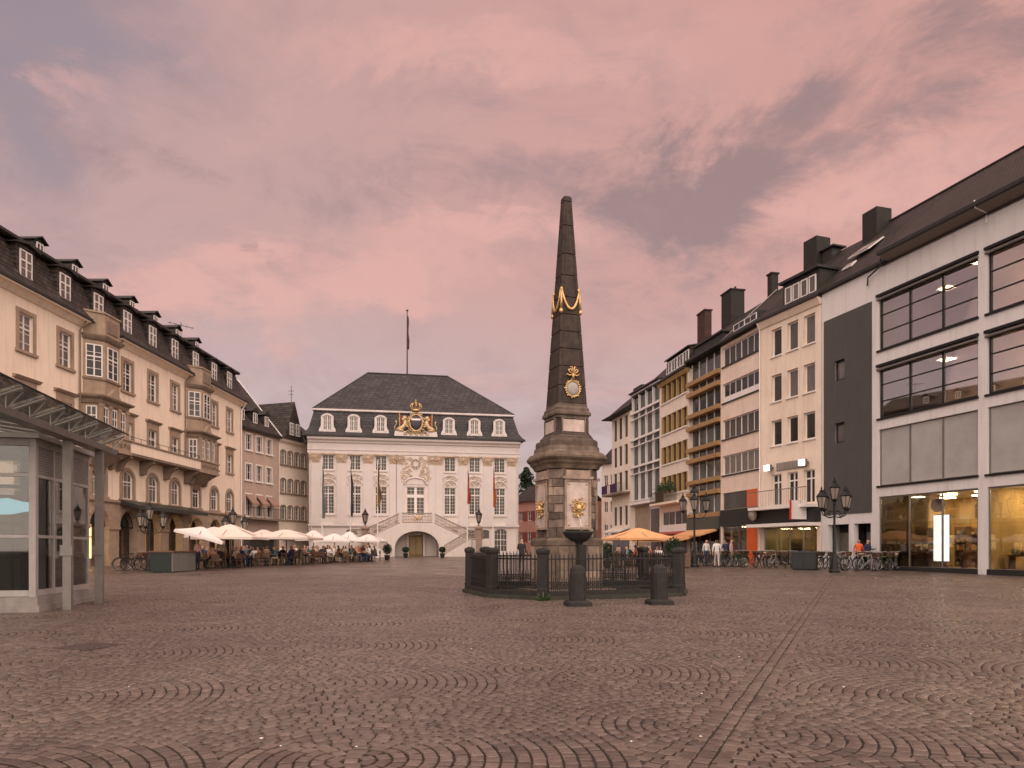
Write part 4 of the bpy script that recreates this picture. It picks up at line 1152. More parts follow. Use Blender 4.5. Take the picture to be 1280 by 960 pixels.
# ------------------------------------------------------------------ town hall
def town_hall():
    F = Fac((-22.0, 78.0), (.73, 82.2)); L = F.L
    rt = F.root('town_hall', 'pale rose baroque town hall with double staircase, gilded crest and dark hipped mansard roof', 'building')
    cols = [F.u(p) for p in (410.2, 443.7, 476.3, 562.5, 593.4, 624.5)]
    uc = F.u(519.5)
    pil = [F.u(p) for p in (393.5, 427, 460, 491.5, 499.5, 540.5, 548.5, 579.2, 609.7, 639.5)]
    g = gz(80)
    holes = []
    for u in cols:
        holes.append((u-.60, u+.60, 10.25, 11.85)); holes.append((u-.62, u+.62, 5.45, 8.45))
    holes.append((uc-1.0, uc+1.0, 5.3, 8.5))
    bas = [(F.u(439.5), .55), (F.u(473), .45), (F.u(589), .5), (F.u(606), .5), (F.u(566),.6), (F.u(482),.5)]
    for u, w in bas: holes.append((u-w, u+w, 2.75, 3.75, .12))
    ud = F.u(626); holes.append((ud-.75, ud+.75, g-.2, 3.9, .35))
    m = MB(); wall(m, 0, L, -.5, 12.2, holes, 0, .22); shell(m, L, 14, -.5, 13.2); m.build('wall', M['thw'], rt)
    W = MB
    for u in cols:
        window(rt, u, 10.25, 1.2, 1.6, 4, 4, 0, ct=.09, mt=.024, t=.055)
        window(rt, u, 5.45, 1.24, 3.0, 4, 8, .72, ct=.10, mt=.024, t=.055)
    for u, w in bas:
        m = MB(); m.box(u-w+.002, u+w-.002, .15, .19, 2.76, 3.74); m.build('basement_window', M['pane'], rt)
    window(rt, uc, 5.3, 2.0, 3.2, 4, 8, .68, ct=.30, mt=.028, t=.09, name='balcony_door')
    window(rt, ud, g-.1, 1.5, 3.9-g+.1, 4, 5, .6, .35, name='side_door')
    # pilasters and capitals
    for u in pil:
        w = .52 if abs(u-uc) > 2.6 else .40
        m = MB(); m.box(u-w, u+w, -.10, -.001, 4.75, 10.95); m.build('pilaster', M['thtrim'], rt)
        m = MB(); m.box(u-w-.07, u+w+.07, -.17, -.001, 4.30, 4.74); m.build('pilaster_base', M['thtrim'], rt)
        m = MB(); m.rings([[(u-w*.95,-.11,10.96),(u+w*.95,-.11,10.96),(u+w*.95,-.0,10.96),(u-w*.95,-.0,10.96)],[(u-w*1.2,-.26,11.85),(u+w*1.2,-.26,11.85),(u+w*1.2,0,11.85),(u-w*1.2,0,11.85)]])
        m.box(u-w*1.3,u+w*1.3,-.30,0,11.86,11.97)
        for s in (-1, 1):
            scroll(m, (u+s*w*.85, 11.62), .22, s, 12, .06, -.27, 1.3); scroll(m, (u+s*w*.35, 11.25), .16, -s, 10, .05, -.2, 1.1)
        m.ball((u,-.26,11.55),.13,.1,.16); m.build('capital', M['ochre'], rt)
    # entablature
    m = MB()
    m.prism([(.1,12.0),(-.13,12.0),(-.13,12.35),(-.20,12.36),(-.20,12.44),(-.14,12.46),(-.14,13.12),(-.30,13.18),(-.34,13.35),(-.62,13.5),(-.66,13.72),(.1,13.75)], -.15, L+.15, 'x')
    m.build('entablature', M['thtrim'], rt)
    m = MB(); m.prism([(-.60,13.73),(-.82,13.77),(-.82,13.93),(-.62,13.96),(-.3,13.9)], -.65, L+.65, 'x'); m.build('gutter', M['lead'], rt)
    m = MB(); m.prism([(.0,4.0),(-.16,4.0),(-.24,4.1),(-.24,4.24),(-.1,4.29),(.0,4.29)], -.05, L+.05, 'x'); m.build('string_course', M['thtrim'], rt)
    m = MB(); m.box(-.08, L+.08, -.12, -.001, -.4, g+.55); m.build('plinth', M['thtrim'], rt)
    m = MB(); m.tube([(L+.1,-.5,13.8),(L-.2,-.2,13.0),(L-.2,-.12,12.5),(L-.2,-.12,g)], .07, 7); m.build('downpipe', M['thtrim'], rt)
    m = MB(); m.tube([(.25,-.5,13.8),(.25,-.14,13.0),(.25,-.14,g)], .06, 7); m.build('downpipe', M['thtrim'], rt)
    # stucco ornament over the windows
    for u in cols:
        m = MB()
        m.tube([(u+.75*math.cos(a), -.05, 8.62+.62*math.sin(a)) for a in [math.pi*k/12 for k in range(13)]], .07, 6)
        m.tube([(u+.85*math.cos(a), -.05, 9.28+.5*math.sin(a)) for a in [math.pi*k/12 for k in range(1,12)]], .05, 6)
        m.build('window_hood', M['thtrim'], rt)
        m = MB()
        for s in (-1, 1):
            scroll(m, (u+s*.30, 8.85), .22, s, 12, .05, -.07, 1.2); scroll(m, (u+s*.26, 9.5), .2, -s, 12, .045, -.06, 1.2); scroll(m, (u+s*.62,9.2),.16,s,10,.04,-.05,1.0)
        m.ball((u,-.08,9.15),.12,.08,.2); m.ball((u,-.08,9.75),.1,.07,.13); m.build('stucco_ornament', M['ochre'], rt)
        m = MB(); m.box(u-.72,u+.72,-.10,-.001,10.08,10.2); m.box(u-.78,u+.78,-.12,-.001,5.22,5.4); m.build('sill', M['thtrim'], rt)
        m = MB(); m.prism([(u-.7,11.86),(u-.75,11.93),(u,12.0),(u+.75,11.93),(u+.7,11.86)], -.22, -.001, 'y'); m.build('lintel', M['ochre'], rt)
    # central bay: stucco field with round wreath
    m = MB(); m.box(uc-1.75,uc+1.75,-.06,-.001,8.75,11.95); m.build('centre_field', M['thw'], rt)
    m = MB(); rng = random.Random(9)
    for k in range(40):
        x = rng.uniform(.35, 1.6); z = rng.uniform(8.9, 11.8)
        if math.hypot(x, z-11.0) < .75: continue
        s0 = rng.uniform(.14,.27); t = rng.choice((-1,1))
        for s in (-1, 1): scroll(m, (uc+s*x, z), s0, s*t, 11, .045, -.09, 1.15)
    m.build('stucco_relief', M['ochre'], rt)
    m = MB()
    m.tube([(uc+1.25*math.cos(a), -.10, 8.75+.75*math.sin(a)) for a in [math.pi*k/14 for k in range(15)]], .10, 6); m.build('door_hood', M['thtrim'], rt)
    m = MB()
    m.tube([(uc+.52*math.cos(2*math.pi*k/24), -.12, 11.02+.52*math.sin(2*math.pi*k/24)) for k in range(24)], .05, 6, closed=True)
    m.tube([(uc+.30*math.cos(2*math.pi*k/24), -.12, 11.02+.30*math.sin(2*math.pi*k/24)) for k in range(24)], .04, 6, closed=True); m.build('clock_rim', M['ochre'], rt)
    m = MB(); m.lathe([(.52,0),(.52,.02)], 24); o = m.build('clock_ring', mat('clock_face_dark', (.05,.045,.04), .5), rt, loc=(uc,-.085,11.02)); o.rotation_euler.x = R(90)
    for k in range(12):
        a = 2*math.pi*k/12
        m = MB(); m.box(-.035,.035,-.008,.0,-.085,.085); o = m.build('hour_mark', M['white'], rt, loc=(uc+.41*math.cos(a), -.112, 11.02+.41*math.sin(a))); o.rotation_euler.y = -a+math.pi/2
    m = MB(); m.lathe([(.28,0),(.28,.025)], 20); o = m.build('clock_centre', M['thtrim'], rt, loc=(uc,-.088,11.02)); o.rotation_euler.x = R(90)
    # roof: steep lower slope, white moulding, hipped top
    def rr(ins, y0, z): return [(ins, y0, z), (L-ins, y0, z), (L-ins, 14-y0, z), (ins, 14-y0, z)]
    m = MB(); m.rings([rr(-.72,-.72,13.9), rr(-.45,-.35,14.15), rr(-.05,.15,14.75), rr(.45,1.0,16.8)]); m.build('mansard_slope', M['slate2'], rt)
    m = MB(); m.rings([rr(.36,.90,16.8), rr(.28,.82,16.86), rr(.28,.82,17.02), rr(.4,.95,17.06)]); m.build('roof_moulding', M['thtrim'], rt)
    A = rr(.30,.84,17.03)
    rd = [(6.1,7,22.6),(15.7,7,22.6)]
    m = MB(); m.add([*A, *rd, (6.1,7.02,22.6),(15.7,7.02,22.6)], [(0,1,5,4),(1,2,5),(2,3,4,5),(3,0,4),(3,2,1,0)]); m.build('roof', M['slate2'], rt)
    m = MB()
    m.tube([(6.1,7,22.62),(15.7,7,22.62)], .09, 6)
    for p, q in ((A[0],rd[0]),(A[1],rd[1])): m.tube([p,q], .07, 5)
    m.build('ridge_cap', M['lead'], rt)
    for p in (409.2, 442.3, 475.8, 561, 593, 623.8):
        u = F.u(p)
        d = MB(); d.box(u-.62,u+.62,-.02,1.2,14.45,16.0); d.build('dormer', M['slate2'], rt)
        f = MB()
        P = arc_pts(u-.66,u+.66,16.0,.32,10); Q = arc_pts(u-.46,u+.46,15.95,.2,10)
        for k in range(10):
            a, b, c, e = P[k], P[k+1], Q[k+1], Q[k]
            f.add([(a[0],-.16,a[1]),(b[0],-.16,b[1]),(c[0],-.16,c[1]),(e[0],-.16,e[1]),(a[0],1.1,a[1]),(b[0],1.1,b[1]),(c[0],.05,c[1]),(e[0],.05,e[1])],[(0,1,2,3),(0,4,5,1),(3,2,6,7)])
        for s in (-1, 1):
            f.box(*sorted((u+s*.46,u+s*.66)), -.16,.05, 14.5,16.0)
            f.prism([(u+s*.66,14.45),(u+s*.88,14.45),(u+s*.86,14.62),(u+s*.72,14.85),(u+s*.66,15.1)], -.15, .05, 'y')
        f.box(u-.88,u+.88,-.24,.05,14.32,14.448)
        f.build('dormer_frame', M['thtrim'], rt)
        window(rt, u, 14.5, .92, 1.62, 4, 3, 0, .18, y=-.06, pm=M['panel'], ct=.08)
    # crest
    cz = 13.98
    m = MB(); m.box(uc-2.35,uc+2.35,-.85,-.25,cz,cz+.28); m.box(uc-2.3,uc-1.1,-.8,-.25,cz+.282,cz+.55); m.box(uc+1.1,uc+2.3,-.8,-.25,cz+.282,cz+.55); m.build('crest_base', M['thtrim'], rt)
    m = MB(); m.ball((uc,-.72,cz+1.55), .62,.16,.78, 16, 10); m.build('crest_shield', mat('dark_blue_shield', (.06,.045,.065), .45, (.035,.03,.05), 5.), rt, smooth=True)
    m = MB(); m.box(uc-.5,uc+.5,-.92,-.85,cz+1.75,cz+1.95); m.build('shield_band', M['white'], rt)
    m = MB()
    for k in range(20):
        a = 2*math.pi*k/20
        scroll(m, (uc+.82*math.cos(a), cz+1.5+1.0*math.sin(a)), .22, 1 if k % 2 else -1, 10, .075, -.72, 1.1)
    m.tube([(uc+.72*math.cos(2*math.pi*k/28), -.74, cz+1.52+.9*math.sin(2*math.pi*k/28)) for k in range(28)], .10, 7, closed=True)
    for k in range(9): scroll(m, (uc-1.2+.3*k, cz+.32+.12*(k % 2)), .2, 1 if k % 2 else -1, 10, .07, -.88, 1.1)
    m.build('crest_frame', M['pgold'], rt, smooth=True)
    m = MB(); zc = cz+2.75
    m.lathe([(.42,0),(.46,.05),(.46,.2),(.42,.25)], 16, (uc,-.6,zc))
    for k in range(8):
        a = 2*math.pi*k/8
        m.tube([(uc+.44*math.cos(a),-.6+.44*math.sin(a),zc+.25),(uc+.62*math.cos(a),-.6+.62*math.sin(a),zc+.55),(uc+.5*math.cos(a),-.6+.5*math.sin(a),zc+.85),(uc,-.6,zc+.92)], .055, 6)
        m.ball((uc+.46*math.cos(a),-.6+.46*math.sin(a),zc+.33),.07,.07,.1,6,4)
    m.ball((uc,-.6,zc+1.02),.12,.12,.12); m.box(uc-.03,uc+.03,-.63,-.57,zc+1.1,zc+1.38); m.box(uc-.11,uc+.11,-.63,-.57,zc+1.2,zc+1.27)
    m.build('crest_crown', M['gold'], rt, smooth=True)
    for s in (-1, 1):     # lions rampant either side
        m = MB()
        X = lambda x: uc + s*x
        m.tube([(X(2.1),-.6,cz+.62),(X(1.75),-.6,cz+.78),(X(1.4),-.6,cz+1.0),(X(1.15),-.62,cz+1.35),(X(1.2),-.64,cz+1.75)], [.20,.30,.27,.27,.22], 8)
        m.ball((X(1.22),-.66,cz+2.0),.27,.22,.28,10,7); m.ball((X(1.02),-.72,cz+1.98),.13,.1,.1); m.ball((X(1.3),-.66,cz+1.85),.32,.2,.25)
        m.tube([(X(1.1),-.7,cz+1.5),(X(.85),-.78,cz+1.55),(X(.75),-.8,cz+1.75)], [.13,.1,.1], 6)
        m.tube([(X(1.15),-.72,cz+1.25),(X(.95),-.8,cz+1.05),(X(.8),-.8,cz+1.1)], [.14,.1,.09], 6)
        m.tube([(X(1.95),-.72,cz+.72),(X(1.6),-.82,cz+.62),(X(1.35),-.85,cz+.6)], [.2,.13,.11], 6)
        m.tube([(X(2.2),-.55,cz+.7),(X(2.35),-.5,cz+1.0),(X(2.1),-.5,cz+1.4),(X(2.2),-.5,cz+1.75)], [.06,.06,.05,.09], 6)
        m.build('crest_lion', M['pgold'], rt, smooth=True)
        b = MB()
        b.tube([(X(1.75),-.5,cz+.7),(X(1.8),-.5,cz+2.55)], .035, 5); b.build('banner_pole', M['gold'], rt)
        b = MB(); b.add([(X(1.8),-.5,cz+2.45),(X(1.55),-.58,cz+2.3),(X(1.6),-.48,cz+1.9),(X(1.5),-.55,cz+1.4),(X(1.78),-.5,cz+1.35),(X(1.78),-.47,cz+1.36),(X(1.5),-.52,cz+1.41),(X(1.6),-.45,cz+1.91),(X(1.55),-.55,cz+2.31),(X(1.8),-.47,cz+2.46)], [(0,1,2,3,4),(5,6,7,8,9),(0,9,8,1),(1,8,7,2),(2,7,6,3),(3,6,5,4)])
        b.build('crest_banner', mat('crimson_banner', (.30,.05,.035), .7), rt)
    # double staircase
    a1, a2, a3 = 1.75, 5.55, 6.9; zp, zl = 4.35, 2.55
    def top(x):
        x = abs(x)
        return zp if x < a1 else (zp + (zl-zp)*(x-a1)/(a2-a1) if x < a2 else zl)
    hw, zs, ri = 2.35, 1.75, 1.75
    def arch(x): return zs + ri*math.sqrt(max(0, 1-(x/hw)**2)) if abs(x) < hw else g-.3
    xs = sorted({*[-a3+.23*k for k in range(61)], -a2,-a1,a1,a2,a3,-a3, hw,-hw, hw-.001, -hw+.001})
    xs = [x for x in xs if -a3 <= x <= a3]
    m = MB(); yf, yb = -3.1, -.25
    for p, q in zip(xs[:-1], xs[1:]):
        la, lb = (arch(p), arch(q)) if max(abs(p),abs(q)) <= hw+1e-6 and min(abs(p),abs(q)) < hw else (g-.3, g-.3)
        m.quad((uc+p,yf,la),(uc+q,yf,lb),(uc+q,yf,top(q)),(uc+p,yf,top(p)))
        m.quad((uc+p,yf,top(p)),(uc+q,yf,top(q)),(uc+q,yb,top(q)),(uc+p,yb,top(p)))
        if la > g: m.quad((uc+p,yf,la),(uc+q,yf,lb),(uc+q,yb,lb),(uc+p,yb,la))
    for s in (-1, 1):
        m.quad((uc+s*hw,yf,g-.3),(uc+s*hw,yf,zs),(uc+s*hw,yb,zs),(uc+s*hw,yb,g-.3))
        m.quad((uc+s*a3,yf,g-.3),(uc+s*a3,yf,zl),(uc+s*a3,yb,zl),(uc+s*a3,yb,g-.3))
    m.build('stair_wall', M['thw'], rt)
    # treads of the upper flights
    for s in (-1, 1):
        for k in range(11):
            x0 = a1 + (a2-a1)*k/11; x1 = a1 + (a2-a1)*(k+1)/11; zz = zp + (zl-zp)*k/11
            t = MB(); xa, xb = sorted((uc+s*x0, uc+s*x1)); t.box(xa, xb, yf+.25, yb, zz-.32, zz-.02+.05); t.build('step', M['thtrim'], rt)
        # lower flight in front, running back towards the middle
        n = 10
        for k in range(n):
            x1 = a2 + .2 - (a2-2.75)*k/n; x0 = a2 + .2 - (a2-2.75)*(k+1)/n; zz = zl + (g-zl)*(k+.0)/n
            t = MB(); xa, xb = sorted((uc+s*x0, uc+s*x1)); t.box(xa, xb, yf-1.45, yf-.002, g-.2, zz); t.build('step', M['thtrim'], rt)
        t = MB(); xa, xb = sorted((uc+s*(a2+.2), uc+s*(a3))); t.box(xa, xb, yf-1.6, yf-.002, g-.2, zl); t.build('landing', M['thw'], rt)
        # flank wall
        t = MB(); t.prism([(uc+s*(a2+.1), g-.2), (uc+s*2.7, g-.2), (uc+s*2.7, g+.12), (uc+s*(a2+.1), zl+.1)], yf-1.62, yf-1.46, 'y'); t.build('stair_cheek', M['thw'], rt)
    # balustrades with pale lattice
    rail = mat('wrought_rail', (.52,.43,.37), .6, (.36,.28,.22), 8.0)
    def balustrade(pts, h, name='balustrade'):
        m = MB()
        for P, Q in zip(pts[:-1], pts[1:]):
            P = Vector(P); Q = Vector(Q)
            hr = MB(); hr.tube([P+Vector((0,0,h+.05)), Q+Vector((0,0,h+.05))], .04, 6); hr.build('handrail', M['lead'], rt)
            m.tube([P+Vector((0,0,h-.02)), Q+Vector((0,0,h-.02))], .05, 6); m.tube([P+Vector((0,0,.10)), Q+Vector((0,0,.10))], .09, 5)
            n = max(2, int((Q-P).length/.16))
            for k in range(n+1):
                c = P + (Q-P)*k/n; m.tube([c+Vector((0,0,.08)), c+Vector((0,0,h))], .034, 4)
                if k < n:
                    d = P + (Q-P)*(k+.5)/n
                    m.tube([d+Vector((.09*math.cos(2*math.pi*q/8), 0, h*.52+.2*math.sin(2*math.pi*q/8))) for q in range(8)], .028, 4, closed=True)
        m.build(name, rail, rt)
    yr = yf+.12
    balustrade([(uc-a2,yr,zl),(uc-a1,yr,zp),(uc+a1,yr,zp),(uc+a2,yr,zl)], 1.02)
    for s in (-1, 1):
        balustrade([(uc+s*(a2+.1),yf-1.54,zl+.08),(uc+s*2.75,yf-1.54,g+.12)], .95)
        balustrade([(uc+s*a2,yr,zl),(uc+s*a3,yr,zl),(uc+s*a3,yf-1.54,zl),(uc+s*(a2+.1),yf-1.54,zl)], 1.0)
        m = MB(); m.box(uc+s*a1-.16,uc+s*a1+.16,yf+.0,yf+.3,zp,zp+1.12); m.build('baluster_post', M['thtrim'], rt)
    m = MB()
    for s in (-1,1): scroll(m, (uc+s*.25, zp+.5), .25, s, 12, .05, yf-.0, 1.3)
    m.ball((uc,yf,zp+.55),.16,.08,.25); m.build('balcony_emblem', M['gold'], rt, smooth=True)
    # portal under the stair
    m = MB(); m.box(uc-2.3,uc+2.3,-.30,-.24,g-.2,3.5); m.build('portal_back', M['thw'], rt)
    m = MB(); m.box(uc-.75,uc+.75,-.5,-.31,g-.1,3.1); d = m.build('portal_door', mat('ochre_door', (.26,.17,.075), .6, (.18,.11,.05), 4.), rt)
    for s in (-1, 1):
        m = MB(); m.box(*sorted((uc+s*.78, uc+s*1.02)), -.8,-.31,g-.1,3.3); m.build('portal_pillar', M['thtrim'], rt)
    for s in (-1, 1):
        m = MB(); m.box(*sorted((uc+s*.06, uc+s*.66)), -.53,-.501,g+.2,2.9); m.build('door_leaf', mat('ochre_door_panel', (.33,.23,.10), .5), d)
    # flag on the roof
    t = thing('roof_flagpole', 'tall thin flagpole with a furled dark red flag on the dark hipped roof', 'flagpole', (0,0,0))
    uu = F.u(509); pos = F.P0 + F.e*(uu+1.4) + Vector((-F.e.y, F.e.x))*7
    dd = pos.y; xx = (509-640)/FOC*dd
    t.location = (xx, dd, 22.4)
    ztop = EYE + (HOR-389)/FOC*dd - 22.4
    m = MB(); m.tube([(0,0,0),(0,0,ztop)], [.09,.05], 7); m.ball((0,0,ztop+.08),.16,.16,.12); m.build('pole', M['lead'], t)
    m = MB(); rings = []
    for k in range(9):
        z = ztop-.6-k*.5; w = .12+.05*math.sin(k*1.3)+.012*k
        rings.append([(.05,-.05,z),(.05+w,-.08+.03*math.sin(k),z-.05),(.05+w*.9,.06,z-.05),(.05,.04,z)])
    m.rings(rings); m.build('flag', mat('roof_flag_cloth', (.13,.035,.03), .8, (.05,.02,.02), 2.0), t, smooth=True)
    return F
TH = town_hall()

def flagpole(px, d, cloth, ytop, ybot, label):
    x = (px-640)/FOC*d
    g = gz(d)
    zt = EYE + (HOR-ytop)/FOC*d; zb = EYE + (HOR-ybot)/FOC*d
    t = thing('flagpole', label, 'flagpole', (x, d, g), 0, 'flagpoles before the town hall')
    m = MB(); m.lathe([(.16,0),(.16,.3),(.07,.4),(.06,3),(.045,zt-g+.2)], 8); m.ball((0,0,zt-g+.25),.09,.09,.1); m.build('pole', M['white'], t)
    m = MB(); rings = []; n = 14
    for k in range(n+1):
        f = k/n; z = zt-g-(zt-zb)*f
        w = (.06+.24*min(1,f*1.6))*(.85+.2*math.sin(f*11+px))*(1-.3*max(0,f-.8)*5); a = .16*math.sin(f*8+px)
        pr = []
        for q in range(9):
            s = q/8; pr.append((.05+w*s+.05*math.sin(q*2+f*5+px)*min(1,f*3), -.05+a*s+.10*math.sin(q*2.3+px+f*2)*s, z-.35*s*(1-f)))
        for q in range(8,-1,-1):
            s = q/8; pr.append((.05+w*s+.05*math.sin(q*2+f*5+px)*min(1,f*3), -.02+a*s+.10*math.sin(q*2.3+px+f*2)*s, z-.35*s*(1-f)))
        rings.append(pr)
    m.rings(rings); m.build('flag', cloth, t)
def cloth(n, a, b): return mat(n, a, .8, b, 1.0, stretch=(3,3,.8))
flagpole(402.5, 71.0, cloth('flag_grey_blue', (.10,.12,.13), (.19,.21,.22)), 580, 648, 'white flagpole with a limp grey blue flag before the rose town hall')
flagpole(438, 71.5, cloth('flag_dark', (.03,.03,.04), (.07,.07,.09)), 580, 646, 'white flagpole with a limp near black flag before the rose town hall')
flagpole(472, 72.0, cloth('flag_gold', (.30,.17,.04), (.05,.025,.02)), 580, 634, 'white flagpole with a limp brown and gold flag before the rose town hall')
flagpole(584, 73.0, cloth('flag_red', (.35,.05,.035), (.30,.10,.07)), 586, 630, 'white flagpole with a limp red flag before the rose town hall')
flagpole(616, 73.5, cloth('flag_orange', (.55,.22,.05), (.34,.07,.03)), 582, 634, 'white flagpole with a limp orange yellow flag before the rose town hall')

def lantern(m_frame, m_glass, c, s):
    """six sided street lantern, c = bottom centre"""
    x, y, z = c
    m_glass.lathe([(.13*s,.06*s),(.24*s,.62*s)], 6, c)
    m_frame.lathe([(.05*s,-.12*s),(.10*s,-.05*s),(.15*s,0),(.15*s,.06*s)], 6, c)
    m_frame.lathe([(.27*s,.62*s),(.30*s,.66*s),(.18*s,.82*s),(.10*s,.90*s),(.12*s,.96*s),(.05*s,1.02*s),(.05*s,1.08*s),(.012*s,1.2*s)], 6, c)
    for k in range(6):
        a = 2*math.pi*k/6
        m_frame.tube([(x+.14*s*math.cos(a), y+.14*s*math.sin(a), z+.05*s), (x+.255*s*math.cos(a), y+.255*s*math.sin(a), z+.63*s)], .018*s, 4)

def pillar_lamp(px, d, label):
    x = (px-640)/FOC*d; g = gz(d)
    t = thing('pillar_lamp', label, 'street lamp', (x, d, g), 0, 'lanterns on stone pillars by the town hall stairs')
    zt = EYE + (HOR-638)/FOC*d - g; zl = zt-1.55
    m = MB(); m.rings([sqring(.9,-.2,.05), sqring(.9,.4,.05), sqring(.62,.5,.05), sqring(.56,zl-.5,.05), sqring(.8,zl-.35,.05), sqring(.8,zl-.2,.05), sqring(.36,zl,.04)]); m.build('pillar', mat('lamp_pillar_stone', (.34,.24,.19), .8, (.24,.17,.13), 3.), t)
    f, gl = MB(), MB(); f.tube([(0,0,zl-.02),(0,0,zl+.3)], .07, 8); lantern(f, gl, (0,0,zl+.3), 1.25)
    f.build('lantern_frame', M['iron'], t); gl.build('lantern_glass', M['milk'], t)
pillar_lamp(456.5, 73.5, 'single lantern on a stone pillar before the rose town hall beside the white parasols')
pillar_lamp(598.5, 75.0, 'single lantern on a stone pillar before the rose town hall beside the red flag')

# ------------------------------------------------------------------ glimpse of the lane right of the town hall
def far_lane():
    d = 106.0
    F = Fac(((640-640)/FOC*d, d), ((705-640)/FOC*(d-8), d-8)); L = F.L
    rt = F.root('far_pink_house', 'far pink house with red shutters seen between town hall and obelisk', 'house')
    holes = [(a, a+.8, z, z+1.4) for a in (1.6,3.4,5.2,7.0,8.8) for z in (2.6,5.6)]
    zt = 8.4
    m = MB(); wall(m, 0, L, -.5, zt, holes); shell(m, L, 8, -.5, zt); m.build('wall', mat('far_pink_stucco', (.50,.27,.21), .85, (.43,.23,.18), .8), rt)
    for h in holes:
        window(rt, h[0]+.4, h[2], .8, 1.4, 2, 2)
        for s in (-.72, .72):
            b = MB(); b.box(h[0]+.4+s-.26, h[0]+.4+s+.26, -.06, -.002, h[2], h[2]+1.4); b.build('shutter', mat('red_shutter', (.26,.06,.05), .6), rt)
    roof_prism(rt, [(-.4,zt),(3.8,zt+2.6),(8.3,zt)], -.2, L, M['tile'])
    # tree behind
    t = thing('conifer_tree', 'dark green tree rising behind the far pink house', 'tree', ((658-640)/FOC*118, 118, gz(118)))
    m = MB(); m.tube([(0,0,0),(.1,0,6),(0,.1,13)], [.4,.28,.08], 8)
    rng = random.Random(21)
    for k in range(14):
        z = 4+k*.62; a = rng.uniform(0,6.28); r = 3.2*(1-(z-4)/11); m.tube([(0,0,z),(r*math.cos(a),r*math.sin(a),z-.2)], [.09,.02], 5)
    m.build('trunk', M['bark'], t)
    m = MB()
    for k in range(4200):
        f = rng.random()**.8; z = 3.5+f*10.5; R0 = 3.4*(1-f)**.6*(0.75+.25*math.sin(z*3.1))+.25
        a = rng.uniform(0,6.28); r = R0*math.sqrt(rng.random())
        c = Vector((r*math.cos(a), r*math.sin(a), z)); s = rng.uniform(.12,.28)
        v1 = Vector((rng.gauss(0,1),rng.gauss(0,1),rng.gauss(0,.6))).normalized()*s; v2 = Vector((rng.gauss(0,1),rng.gauss(0,1),rng.gauss(0,.6))).normalized()*s*.6
        m.add([tuple(c-v1),tuple(c+v2),tuple(c+v1),tuple(c-v2)], [(0,1,2,3)])
    m.build('crown', M['leafd'], t)
    # plain white house behind the last house of the right row
    d = 100.0
    F = Fac(((752-640)/FOC*d, d), ((800-640)/FOC*(d-6), d-6)); L = F.L
    rt = F.root('far_white_house', 'small white house at the end of the lane right of the obelisk', 'house')
    holes = [(a, a+.75, z, z+1.5) for a in (.5, 1.7, 3.0, 4.2) for z in (3.4, 6.6, 10.2)]
    m = MB(); wall(m, 0, L, -.5, 13.3, holes); shell(m, L, 8, -.5, 13.3); m.build('wall', M['creamw'], rt)
    for h in holes: window(rt, h[0]+.375, h[2], .75, 1.5, 2, 2)
    roof_prism(rt, [(-.5,13.3),(3.8,17.2),(8.5,13.3)], -.3, L, M['tile'])
far_lane()

# ------------------------------------------------------------------ right hand row of houses
def goods_mat(k):
    cs = [(.30,.20,.08),(.16,.09,.05),(.40,.30,.18),(.10,.07,.06),(.35,.12,.05),(.22,.20,.17),(.45,.38,.28)]
    return mat('goods_%d' % k, cs[k % 7], .6)

